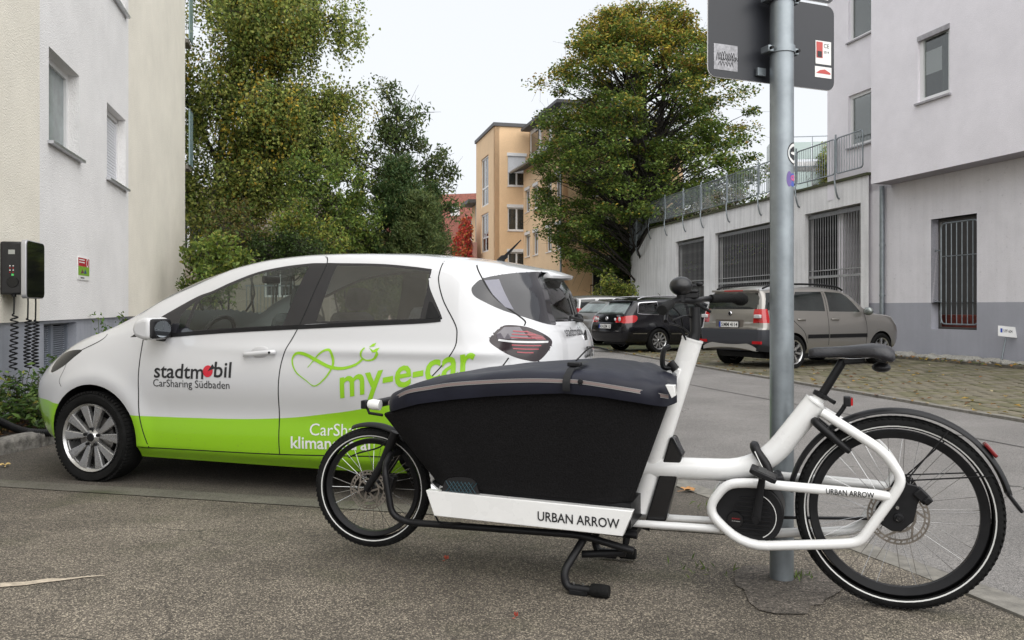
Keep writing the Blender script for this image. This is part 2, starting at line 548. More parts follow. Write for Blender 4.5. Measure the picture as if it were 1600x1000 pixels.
# ------------------------------------------------------------------ wall builder
def wall_mesh(W, H, openings, reveal=.2, x0=0.0, z0=0.0, thick=None, top=None):
    """outer face at y=0 (normal -y); openings (xa,xb,za,zb); reveals go to +y"""
    xs = sorted({x0, x0 + W, *[o[0] for o in openings], *[o[1] for o in openings]})
    zs = sorted({z0, z0 + H, *[o[2] for o in openings], *[o[3] for o in openings]})
    xs = [x for x in xs if x0 <= x <= x0 + W]; zs = [z for z in zs if z0 <= z <= z0 + H]
    mb = MB()
    for i in range(len(xs) - 1):
        for j in range(len(zs) - 1):
            cx, cz = (xs[i] + xs[i + 1]) / 2, (zs[j] + zs[j + 1]) / 2
            if any(o[0] < cx < o[1] and o[2] < cz < o[3] for o in openings): continue
            mb.quad((xs[i], 0, zs[j]), (xs[i + 1], 0, zs[j]), (xs[i + 1], 0, zs[j + 1]), (xs[i], 0, zs[j + 1]))
    for (a, b, c, d) in openings:
        c_ = max(c, z0)
        mb.quad((a, 0, c_), (a, 0, d), (a, reveal, d), (a, reveal, c_))
        mb.quad((b, 0, c_), (b, reveal, c_), (b, reveal, d), (b, 0, d))
        mb.quad((a, 0, d), (b, 0, d), (b, reveal, d), (a, reveal, d))
        mb.quad((a, 0, c_), (a, reveal, c_), (b, reveal, c_), (b, 0, c_))
    t = thick or max(reveal + .05, .3)
    # sides, top and bottom of the slab
    mb.quad((x0, 0, z0), (x0, 0, z0 + H), (x0, t, z0 + H), (x0, t, z0))
    mb.quad((x0 + W, 0, z0), (x0 + W, t, z0), (x0 + W, t, z0 + H), (x0 + W, 0, z0 + H))
    mb.quad((x0, 0, z0 + H), (x0 + W, 0, z0 + H), (x0 + W, t, z0 + H), (x0, t, z0 + H))
    return mb

def raw_build(mb, name, m, parent):
    me = bpy.data.meshes.new(name); me.from_pydata(mb.v, [], mb.f)
    bm = bmesh.new(); bm.from_mesh(me)
    bmesh.ops.remove_doubles(bm, verts=bm.verts, dist=1e-5)
    bm.to_mesh(me); bm.free()
    return link_mesh(name, me, m, parent, None)

def window(parent, xa, xb, za, zb, y, fr=.07, depth=.06, mullions=0, glass=None, frame=None, sill=None, sillm=None, sash=True, trans=None):
    """window part (frame) with panes and sill as its sub-parts, set at depth y in an opening"""
    frame = frame or M_white_frame
    mb = MB()
    mb.b2(xa, xa + fr, y, y + depth, za, zb).b2(xb - fr, xb, y, y + depth, za, zb)
    mb.b2(xa + fr, xb - fr, y, y + depth, za, za + fr).b2(xa + fr, xb - fr, y, y + depth, zb - fr, zb)
    n = mullions + 1
    w = (xb - xa - 2 * fr) / n
    for k in range(1, n):
        x = xa + fr + w * k
        mb.b2(x - fr * .55, x + fr * .55, y + .003, y + depth - .003, za + fr, zb - fr)
    if trans:
        mb.b2(xa + fr, xb - fr, y + .004, y + depth - .004, trans - fr * .45, trans + fr * .45)
    o = mb.build('window', frame, parent, 30)
    for k in range(n):
        xl = xa + fr + w * k
        g = MB().b2(xl + (.012 if k else 0), xl + w - .012, y + depth * .55, y + depth * .7, za + fr, zb - fr)
        g.build('pane', glass or M_winglass, o, None)
    if sill:
        MB().b2(xa - .05, xb + .05, -sill, y + .02, za - .045, za - .008).build('sill', sillm or M_white_frame, o, 30)
    return o

def lathed_pipe(name, pts, r, m, parent, n=12):
    return MB().tube(pts, r, n).build(name, m, parent, 60)

# ------------------------------------------------------------------ left building
def stucco(name, c, bump=.9, bscale=70, var=.05, dirt=.12, streak=0.0, spots=0.0):
    m = bpy.data.materials.new(name); m.use_nodes = True
    N, L = m.node_tree.nodes, m.node_tree.links
    b = N['Principled BSDF']; b.inputs['Roughness'].default_value = .92; b.inputs['Specular IOR Level'].default_value = .25
    tc = N.new('ShaderNodeTexCoord')
    n1 = N.new('ShaderNodeTexNoise'); n1.inputs['Scale'].default_value = bscale; n1.inputs['Detail'].default_value = 3
    n2 = N.new('ShaderNodeTexNoise'); n2.inputs['Scale'].default_value = .7; n2.inputs['Detail'].default_value = 8; n2.inputs['Roughness'].default_value = .7
    mp = N.new('ShaderNodeMapping'); mp.inputs['Scale'].default_value = (3.0, 3.0, .22)
    n3 = N.new('ShaderNodeTexNoise'); n3.inputs['Scale'].default_value = 2.2; n3.inputs['Detail'].default_value = 6
    L.new(tc.outputs['Object'], n1.inputs['Vector']); L.new(tc.outputs['Object'], n2.inputs['Vector'])
    L.new(tc.outputs['Object'], mp.inputs['Vector']); L.new(mp.outputs[0], n3.inputs['Vector'])
    def rng_(node, lo, hi, a=.3, b_=.7):
        r = N.new('ShaderNodeMapRange'); r.inputs['From Min'].default_value = a; r.inputs['From Max'].default_value = b_
        r.inputs['To Min'].default_value = lo; r.inputs['To Max'].default_value = hi
        L.new(node.outputs['Fac'], r.inputs['Value']); return r
    def mulf(a_, b_):
        q = N.new('ShaderNodeMath'); q.operation = 'MULTIPLY'; L.new(a_.outputs[0], q.inputs[0]); L.new(b_.outputs[0], q.inputs[1]); return q
    f = mulf(rng_(n1, 1 - var * 1.6, 1 + var), rng_(n2, 1 - dirt, 1 + dirt * .4))
    if streak: f = mulf(f, rng_(n3, 1 - streak, 1.0, .35, .6))
    if spots:
        n4 = N.new('ShaderNodeTexNoise'); n4.inputs['Scale'].default_value = 9; n4.inputs['Detail'].default_value = 5; n4.inputs['Roughness'].default_value = .75
        L.new(tc.outputs['Object'], n4.inputs['Vector'])
        f = mulf(f, rng_(n4, 1.0, 1 - spots, .60, .74))
    mul = N.new('ShaderNodeMix'); mul.data_type = 'RGBA'; mul.blend_type = 'MULTIPLY'; mul.inputs[0].default_value = 1
    mul.inputs[6].default_value = (*c, 1); L.new(f.outputs[0], mul.inputs[7])
    L.new(mul.outputs[2], b.inputs['Base Color'])
    bp = N.new('ShaderNodeBump'); bp.inputs['Strength'].default_value = bump; bp.inputs['Distance'].default_value = .012
    L.new(n1.outputs['Fac'], bp.inputs['Height']); L.new(bp.outputs[0], b.inputs['Normal'])
    MATS[name] = m
    return m

S_cream = stucco('stucco_cream', (.82, .78, .68), bscale=55)
S_grey = stucco('stucco_pale_grey', (.81, .80, .79), bscale=55)
S_plinth = stucco('plinth_grey', (.36, .375, .42), bump=.25, bscale=90, dirt=.2, streak=.08)
M_alu = mat('aluminium', (.55, .56, .58), .35, metal=.8, var=.08, vscale=6)
M_shutter = mat('shutter_plastic', (.62, .63, .66), .45, var=.06, vscale=8)

LB = empty('apartment_house', (-3.0125, -.718, 0), atan2(.9727, -.2319))
tag(LB, 'cream and pale grey rendered house wall with the charging box', 'house')
ZP = .90
GB = -.3
H_LB = 12.0
W1 = (11.02, 12.36, 3.06, 4.20); W2 = (13.91, 15.21, 3.06, 4.22)
W3 = (11.02, 12.36, 6.0, 7.2); W4 = (13.91, 15.21, 6.0, 7.2)
raw_build(wall_mesh(10.68 - 1, H_LB - ZP, [], x0=1, z0=ZP), 'wall', S_cream, LB)
raw_build(wall_mesh(15.44 - 10.68, H_LB - ZP, [W1, W2, W3, W4], .24, x0=10.68, z0=ZP), 'wall', S_grey, LB)
raw_build(wall_mesh(21.92 - 15.44, H_LB - ZP, [], x0=15.44, z0=ZP), 'wall', S_cream, LB)
B1 = (11.0, 12.42, .30, .86); B2 = (15.25, 16.5, .30, .86)
pl = raw_build(wall_mesh(20.9, ZP - GB, [B1, B2], .22, x0=1, z0=GB), 'plinth', S_plinth, LB)
pl.location = (0, .05, -.001)
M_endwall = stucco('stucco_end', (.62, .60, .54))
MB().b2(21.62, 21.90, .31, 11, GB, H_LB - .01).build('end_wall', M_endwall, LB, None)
MB().b2(1, 21.9, .3, 11, H_LB - .2, H_LB + .1).build('roof', mat('roof_felt', (.1, .1, .1), .9), LB, None)
# window with glass
M_frost = mat('curtain_glass', (.20, .235, .235), .18, spec=.6, var=.25, vscale=3)
window(LB, *W1[:2], W1[2] + .01, W1[3], .14, fr=.075, glass=M_frost, sill=.07, sillm=M_alu)
window(LB, *W3[:2], W3[2], W3[3], .14, fr=.075, glass=M_frost, sill=.07, sillm=M_alu)
for w in (W2, W4):
    sh = MB().b2(w[0] + .001, w[0] + .05, .12, .16, w[2], w[3]).b2(w[1] - .05, w[1] - .001, .12, .16, w[2], w[3]).b2(w[0], w[1], .12, .2, w[3] - .07, w[3] - .002).build('roller_shutter', M_white_frame, LB, 30)
    slat = MB().tube([(w[0] + .05, 0, 0), (w[1] - .05, 0, 0)], .024, 8, sy=.5, up=(0, 0, 1))
    sm = slat.mesh('slat'); sm.materials.append(M_shutter)
    nsl = int((w[3] - .07 - w[2]) / .048)
    for k in range(nsl):
        inst('slat', sm, sh, (0, .145, w[2] + .03 + k * .048))
    MB().b2(w[0] - .05, w[1] + .05, -.07, .2, w[2] - .04, w[2] - .005).build('sill', M_alu, sh, 30)
# louvred cellar windows
for b in (B1, B2):
    lv = MB().b2(b[0], b[0] + .04, .16, .24, b[2], b[3]).b2(b[1] - .04, b[1], .16, .24, b[2], b[3]).b2((b[0] + b[1]) / 2 - .05, (b[0] + b[1]) / 2 + .05, .158, .242, b[2], b[3]).b2(b[0], b[1], .16, .24, b[3] - .03, b[3]).build('cellar_grille', mat('grille_grey', (.18, .2, .235), .5), LB, 30)
    half = (b[1] - b[0]) / 2
    sm = MB().box((half / 2, 0, 0), (half - .1, .045, .005), Matrix.Rotation(radians(-40), 3, 'X')).mesh('louvre')
    sm.materials.append(mat('grille_slat', (.33, .36, .41), .5))
    for hx in (0, 1):
        for k in range(int((b[3] - b[2] - .04) / .028)):
            inst('louvre', sm, lv, (b[0] + .005 + hx * (half - .01), .205, b[2] + .02 + k * .028))
    MB().b2(b[0], b[1], .245, .26, b[2], b[3]).build('dark_back', mat('void_black', (.005, .005, .006), .9), lv, None)
# balcony screens at the far corner
M_teal = mat('balcony_glass', (.23, .33, .35), .12, spec=.7, var=.08, vscale=2)
for (z0, z1) in ((4.6, 5.96), (7.73, 9.2)):
    b = MB().b2(21.95, 22.5, -.11, -.08, z0, z1).build('balcony_screen', M_teal, LB, None)
    MB().b2(21.93, 22.5, -.07, 1.5, z0 - .1, z0 - .01).build('balcony_slab', M_conc, b, 30)
    MB().b2(21.93, 22.5, -.115, -.075, z1, z1 + .03).build('rail', M_galv, b, 30)
raw_build(wall_mesh(3.0, 12, [], x0=21.9, z0=0), 'wall', S_cream, LB).location = (0, 1.5, 0)

# ------------------------------------------------------------------ right building
S_lilac = stucco('stucco_lilac_white', (.87, .84, .885), bump=.6, bscale=60)
S_lilac_low = stucco('stucco_lilac_weathered', (.85, .825, .86), bump=.7, bscale=60, spots=.4, streak=.05)
S_base = stucco('base_paint_grey', (.42, .425, .475), bump=.2, bscale=60, dirt=.12, streak=.04)
RB0 = Vector((13.555, 3.335)) + Vector((.2389, -.971)) * -20.25
RB = tag(empty('town_house', (RB0.x, RB0.y, 0), atan2(-.971, .2389)), 'lilac white rendered house with overhanging upper storey', 'house')
BW = (3.94, 5.29, .56, 3.08)
FW1 = (.92, 2.12, 5.28, 6.66); FW2 = (.92, 2.12, 8.08, 9.46)
UW = (4.19, 5.15, 5.66, 7.15)
RX = 15.0
raw_build(wall_mesh(2.7, 12 - 4.0, [FW1, FW2], .12, x0=0, z0=4.0), 'wall', S_lilac, RB)
raw_build(wall_mesh(RX - 1.75, 4.2 - 1.165, [BW], .24, x0=1.75, z0=1.165), 'wall', S_lilac_low, RB)
bw = raw_build(wall_mesh(RX - 1.75, 1.165 + .4, [BW], .24, x0=1.75, z0=-.4), 'base_wall', S_base, RB)
bw.location = (0, -.004, 0)
ob = raw_build(wall_mesh(RX - 2.59, 8.0, [UW], .16, x0=2.59, z0=4.07), 'upper_wall', S_lilac, RB)
ob.location = (0, -.57, 0)
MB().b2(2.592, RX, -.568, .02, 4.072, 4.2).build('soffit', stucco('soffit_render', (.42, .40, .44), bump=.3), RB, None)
MB().b2(2.59, 2.60, -.3, .3, 4.2, 12).build('return_wall', S_lilac, RB, None)
MB().b2(.01, RX, .31, 9, 11.8, 12.1).build('roof', mat('roof_felt', (.1, .1, .1), .9), RB, None)
MB().b2(.011, .30, .31, 9, -.4, 12).build('end_wall', S_lilac, RB, None)
M_sill = mat('stone_sill', (.34, .33, .35), .7, var=.2, vscale=8)
M_netglass = glass_mat('house_window_glass', (.62, .66, .64), 1.9)
window(RB, *FW1, .07, fr=.085, glass=M_netglass, sill=.06, sillm=M_sill)
window(RB, *FW2, .07, fr=.085, glass=M_netglass, sill=.06, sillm=M_sill)
ww = window(RB, UW[0], UW[1], UW[2], UW[3], .06, fr=.1, depth=.07, glass=M_netglass)
ww.location = (0, -.57, 0)
MB().b2(UW[0] - .06, UW[1] + .05, -.06, .06, UW[2] - .05, UW[2] - .005).build('sill', M_sill, ww, 30)
MB().b2(UW[0] - .01, UW[1] + .01, -.015, .1, UW[3] - .10, UW[3] + .01).build('shutter_box', M_sill, ww, 30)
# rooms behind the clear panes, with curtains
M_room = mat('room_dark', (.05, .045, .04), .9, var=.4, vscale=2)
M_curtain = mat('curtain_white', (.55, .55, .53), .9, var=.1, vscale=5)
M_curtain_d = mat('curtain_grey', (.16, .16, .15), .9, var=.2, vscale=5)
def curtain(parent, x0, x1, z0, z1, y, m, n=26, amp=.03):
    v, f = [], []
    for i in range(n + 1):
        x = x0 + (x1 - x0) * i / n
        yy = y + amp * sin(i * 1.9)
        v += [(x, yy, z0), (x, yy, z1)]
    for i in range(n): f.append((2 * i, 2 * i + 2, 2 * i + 3, 2 * i + 1))
    me = bpy.data.meshes.new('curtain'); me.from_pydata(v, [], f)
    return link_mesh('curtain', me, m, parent, 60)
for (a, b, c, d) in (FW1, FW2):
    MB().b2(a - .4, b + .4, 1.6, 1.65, c - .4, d + .4).build('room', M_room, RB, None)
    curtain(RB, a + (b - a) * .45, b - .05, c + (d - c) * .25, d - .05, .26, M_curtain, 16)
MB().b2(UW[0] - .5, UW[1] + .5, 1.2, 1.25, UW[2] - .4, UW[3] + .4).build('room', M_room, RB, None)
curtain(RB, UW[0] + .5, UW[1] - .08, UW[2] + .05, UW[3] - .1, -.36, M_curtain_d, 14, .02)
# barred cellar window
bwin = MB().b2(BW[0], BW[0] + .04, .2, .25, BW[2], BW[3]).b2(BW[1] - .04, BW[1], .2, .25, BW[2], BW[3]).b2(BW[0], BW[1], .2, .25, BW[3] - .05, BW[3]).b2(BW[0], BW[1], .2, .25, BW[2], BW[2] + .05).build('barred_opening', mat('old_frame', (.09, .085, .08), .7), RB, 30)
MB().b2(BW[0], BW[1], 1.3, 1.35, BW[2] - .5, BW[3] + .2).build('back_wall', mat('brick_dim', (.04, .035, .033), .9, var=.5, vscale=6), bwin, None)
MB().b2(BW[0] - .5, BW[1] + .5, .5, 1.3, BW[2], BW[2] + .32).build('brick_ledge', mat('red_brick', (.23, .055, .04), .85, var=.4, vscale=9), bwin, None)
gr = MB()
gx0, gx1, gz0, gz1 = BW[0] + .24, BW[1] - .02, BW[2] + .12, BW[3] - .12
loop = fillet([(gx0 + .3, .06, gz0), (gx1, .06, gz0), (gx1, .06, gz1), (gx0, .06, gz1), (gx0, .06, gz0), (gx0 + .3, .06, gz0)], .14, 5)
gr.tube(loop[:-1], .017, 8, closed=True)
gr = gr.build('grille_frame', M_galv, bwin, 60)
barm = MB().tube([(0, .06, gz0), (0, .06, gz1)], .011, 6).mesh('bar'); barm.materials.append(M_galv)
for k in range(1, 7): inst('bar', barm, gr, (gx0 + (gx1 - gx0) * k / 7, 0, 0))
MB().tube([(gx0, .055, gz1 - .75), (gx1, .055, gz1 - .75)], .011, 6).tube([(gx0, .055, gz0 + .02), (gx0 - .1, .12, gz0 + .3)], .011, 6).build('cross_bar', M_galv, gr, 60)
for zz in (gz0 + .5, gz1 - .6): MB().tube([(gx0, .06, zz), (BW[0] + .02, .1, zz)], .012, 6).ball((BW[0] + .03, .1, zz), .025).build('hinge', M_galv, gr, 60)
# rain pipe
dp = lathed_pipe('rain_pipe', [(2.37, -.09, -.2), (2.37, -.09, 4.07)], .06, M_galv, RB, 14)
for zz in (.55, 1.35, 2.6): MB().lathe([(.061, -.025), (.069, -.025), (.069, .025), (.061, .025)], (2.37, -.09, zz), 'z', 14).b2(2.36, 2.38, -.03, .0, zz - .01, zz + .01).build('clip', M_galv, dp, 40)
# ------------------------------------------------------------------ parking deck wall with gates
S_deck = stucco('deck_render', (.87, .86, .865), bump=.15, bscale=30, dirt=.15, streak=.16)
u2 = Vector((-.1705, .9854))
DK0 = Vector((9.05, 21.2)) + u2 * ((40.3 - 21.2) / .9854)
DK = tag(empty('parking_deck', (DK0.x, DK0.y, -.14), atan2(-.9854, .1705)), 'whitewashed parking deck wall with three barred gate bays', 'parking deck')
def dtop(x):
    return float(np.interp(x, [0, 2.94, 19.4], [3.62, 4.72, 4.56]))
GT = 3.9
bays = [(5.99, 8.93), (9.95, 14.3), (16.3, 19.1)]
mb = MB()
xs = [0, 1, 2, 2.94, 5.99, 8.93, 9.95, 14.3, 16.3, 19.1, 19.45]
for a, b in zip(xs[:-1], xs[1:]):
    isbay = any(abs(a - q[0]) < .01 for q in bays)
    z0 = GT if isbay else -.3
    mb.quad((a, 0, z0), (b, 0, z0), (b, 0, dtop(b)), (a, 0, dtop(a)))
    mb.quad((a, 0, dtop(a)), (b, 0, dtop(b)), (b, .3, dtop(b)), (a, .3, dtop(a)))
    if isbay:
        mb.quad((a, 0, GT), (b, 0, GT), (b, .3, GT), (a, .3, GT))
        mb.quad((a, 0, -.3), (a, .3, -.3), (a, .3, GT), (a, 0, GT))
        mb.quad((b, 0, -.3), (b, 0, GT), (b, .3, GT), (b, .3, -.3))
mb.quad((0, 0, -.3), (0, 0, dtop(0)), (0, 9, dtop(0)), (0, 9, -.3))
raw_build(mb, 'wall', S_deck, DK)
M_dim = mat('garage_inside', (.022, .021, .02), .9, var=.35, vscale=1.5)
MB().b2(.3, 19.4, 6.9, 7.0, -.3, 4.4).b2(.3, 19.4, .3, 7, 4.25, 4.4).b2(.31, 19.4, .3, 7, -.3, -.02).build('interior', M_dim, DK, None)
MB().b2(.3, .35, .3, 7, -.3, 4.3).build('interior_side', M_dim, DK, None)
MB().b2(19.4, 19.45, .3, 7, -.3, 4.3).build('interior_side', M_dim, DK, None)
M_moss_cap = mat('mossy_coping', (.13, .125, .09), .95, var=.5, vscale=5, bump=.6, bscale=40, c2=(.07, .08, .03))
cop = MB()
for a, b in zip(xs[2:-1], xs[3:]):
    v = []
    for x in (a, b):
        for y, dz in ((-.06, 0), (-.06, .07), (.34, .07), (.34, 0)): v.append((x, y, dtop(x) + dz))
    cop._add(v, [(0, 1, 5, 4), (1, 2, 6, 5), (2, 3, 7, 6), (3, 0, 4, 7), (0, 3, 2, 1), (4, 5, 6, 7)])
cop.build('coping', M_moss_cap, DK, None)
M_gate = mat('gate_steel', (.20, .20, .205), .5, metal=.5, var=.2, vscale=5)
M_gate_l = mat('gate_rail_steel', (.34, .34, .34), .5, metal=.4, var=.2, vscale=5)
for (a, b) in bays:
    g = MB().b2(a, a + .05, .12, .17, -.05, GT - .05).b2(b - .05, b, .12, .17, -.05, GT - .05).b2(a, b, .12, .17, GT - .16, GT - .05).build('gate', M_gate, DK, 30)
    n = int((b - a) / .125)
    bm_ = MB().b2(-.008, .008, .13, .146, 0, GT - .14).mesh('bar'); bm_.materials.append(M_gate_l)
    for k in range(1, n): inst('bar', bm_, g, (a + (b - a) * k / n, 0, 0))
    MB().b2(a + .05, b - .05, .105, .128, 2.02, 2.09).b2(a + .05, b - .05, .11, .128, 2.22, 2.25).build('rail', M_gate_l, g, 30)
# railing along the deck edge
RLt = tag(empty('deck_railing', (DK0.x, DK0.y, -.14), atan2(-.9854, .1705)), 'galvanised bar railing along the top of the parking deck wall', 'railing')
pt = [.15, 1.2, 2.94, 5.0, 7.1, 8.9, 11.2, 13.6, 16.0, 18.1, 19.4]
for a, b in zip(pt[:-1], pt[1:]):
    za, zb = dtop(a) + .22, dtop(b) + .22
    h = .95
    lp = fillet([((a + b) / 2, -.1, (za + zb) / 2), (b - .05, -.1, zb), (b - .05, -.1, zb + h), (a + .05, -.1, za + h), (a + .05, -.1, za), ((a + b) / 2 - .01, -.1, (za + zb) / 2)], .09, 4)
    fr_ = MB().tube(lp[:-1], .019, 7, closed=True).build('rail_panel', M_galv, RLt, 60)
    n = max(3, int((b - a) / .125))
    hm = MB().tube([(0, -.1, 0), (0, -.1, h)], .0085, 5).mesh('bar'); hm.materials.append(M_galv)
    for k in range(1, n):
        x = a + .05 + (b - a - .1) * k / n
        inst('bar', hm, fr_, (x, 0, za + (zb - za) * k / n))
for a in pt[1:-1]:
    z = dtop(a)
    MB().tube(catmull([(a, -.1, z + 1.28), (a, -.1, z + .35), (a, -.13, z + .1), (a + .05, -.13, z - .2), (a + .02, -.05, z - .42), (a + .02, .02, z - .44)], 5), .024, 8).build('post', M_galv, RLt, 60)
# stone strip at the foot of the right house
strip_m = mat('field_stone', (.30, .29, .26), .9, var=.5, vscale=7, bump=.5, bscale=30)
xdir, nrm = Vector((.2389, -.971, 0)), Vector((-.971, -.2389, 0))
rb3 = Vector((RB0.x, RB0.y, 0))
bed = MB()
for i in range(14):
    a = rb3 + xdir * (2.6 + i * .9); b = rb3 + xdir * (2.6 + (i + 1) * .9)
    a2, b2_ = a + nrm * .75, b + nrm * .75
    bed.quad((a.x, a.y, gz(a.y) + .06), (b.x, b.y, gz(b.y) + .06), (b2_.x, b2_.y, gz(b2_.y) + .03), (a2.x, a2.y, gz(a2.y) + .03))
bedo = tag(bed.build('stone_bed', M_soil, None, None), kind='structure')
smeshes = []
for q in range(4):
    b = bmesh.new(); bmesh.ops.create_icosphere(b, subdivisions=2, radius=1)
    for v in b.verts:
        v.co *= 1 + .28 * noise.noise(v.co * 1.6 + Vector((q * 7, 0, 0)))
    me = bpy.data.meshes.new('stone'); b.to_mesh(me); b.free(); me.materials.append(strip_m)
    me.polygons.foreach_set('use_smooth', [True] * len(me.polygons))
    smeshes.append(me)
for i in range(230):
    t = random.uniform(2.8, 11.5); o_ = random.uniform(.06, .66)
    p = rb3 + xdir * t + nrm * o_
    s_ = random.uniform(.05, .13)
    inst('stone', smeshes[i % 4], bedo, (p.x, p.y, gz(p.y) + .05 + s_ * .25), (random.uniform(-.3, .3), random.uniform(-.3, .3), random.uniform(0, 6)), (s_ * random.uniform(1, 1.6), s_, s_ * random.uniform(.45, .7)))
ek = tag(empty('bed_edging'), kind='structure')
em = MB().b2(0, .99, -.05, .05, -.1, .07).mesh('edging_stone'); em.materials.append(mat('edging_dark', (.11, .1, .08), .9, var=.5, vscale=10))
for i in range(12):
    p = rb3 + xdir * (2.3 + i) + nrm * .80
    inst('edging_stone', em, ek, (p.x, p.y, gz(p.y) + .01), (0, 0, atan2(xdir.y, xdir.x)))
# ------------------------------------------------------------------ car body builder
def pchip_slopes(x, y):
    h = np.diff(x); d = np.diff(y, axis=-1) / h
    m = np.zeros_like(y)
    w1 = 2 * h[1:] + h[:-1]; w2 = h[1:] + 2 * h[:-1]
    with np.errstate(divide='ignore', invalid='ignore'):
        hm = (w1 + w2) / (w1 / d[..., :-1] + w2 / d[..., 1:])
    ok = d[..., :-1] * d[..., 1:] > 0
    m[..., 1:-1] = np.where(ok, np.nan_to_num(hm), 0)
    m[..., 0] = d[..., 0]; m[..., -1] = d[..., -1]
    return m
def pchip(x, y, xq):
    x = np.asarray(x, float); y = np.asarray(y, float)
    m = pchip_slopes(x, y)
    xq = np.clip(np.asarray(xq, float), x[0], x[-1])
    i = np.clip(np.searchsorted(x, xq, side='right') - 1, 0, len(x) - 2)
    h = x[i + 1] - x[i]; t = (xq - x[i]) / h
    y0, y1, m0, m1 = y[..., i], y[..., i + 1], m[..., i], m[..., i + 1]
    return (y0 * (2 * t ** 3 - 3 * t ** 2 + 1) + h * m0 * (t ** 3 - 2 * t ** 2 + t) + y1 * (-2 * t ** 3 + 3 * t ** 2) + h * m1 * (t ** 3 - t ** 2))

def in_poly(P_, s, z):
    n = len(P_); c = np.zeros(s.shape, bool)
    for i in range(n):
        x1, y1 = P_[i]; x2, y2 = P_[(i + 1) % n]
        if y1 == y2: continue
        cond = ((y1 > z) != (y2 > z)) & (s < (x2 - x1) * (z - y1) / (y2 - y1) + x1)
        c ^= cond
    return c
def near_poly(P_, s, z, closed=True):
    best = np.full(s.shape, 1e9); bs = s.copy(); bz = z.copy()
    n = len(P_)
    for i in range(n if closed else n - 1):
        x1, y1 = P_[i]; x2, y2 = P_[(i + 1) % n]
        dx, dy = x2 - x1, y2 - y1
        l2 = dx * dx + dy * dy
        if l2 < 1e-12: continue
        t = np.clip(((s - x1) * dx + (z - y1) * dy) / l2, 0, 1)
        qx, qy = x1 + t * dx, y1 + t * dy
        d = np.hypot(s - qx, z - qy)
        m = d < best
        best = np.where(m, d, best); bs = np.where(m, qx, bs); bz = np.where(m, qy, bz)
    return best, bs, bz
def smooth_poly(pts, n=6):
    """pts (x, z) or (x, z, 'c') - corners marked stay sharp; others are rounded by a spline"""
    v = [(p[0], p[1], 0) for p in pts]
    corner = [len(p) > 2 for p in pts]
    if not any(corner):
        return [(q.x, q.y) for q in catmull(v, n, True)]
    k0 = corner.index(True)
    v = v[k0:] + v[:k0]; corner = corner[k0:] + corner[:k0]
    v.append(v[0]); corner.append(True)
    out = []; run = [v[0]]
    for q, c in zip(v[1:], corner[1:]):
        run.append(q)
        if c:
            out += [(w.x, w.y) for w in catmull(run, n)][:-1]
            run = [q]
    return out

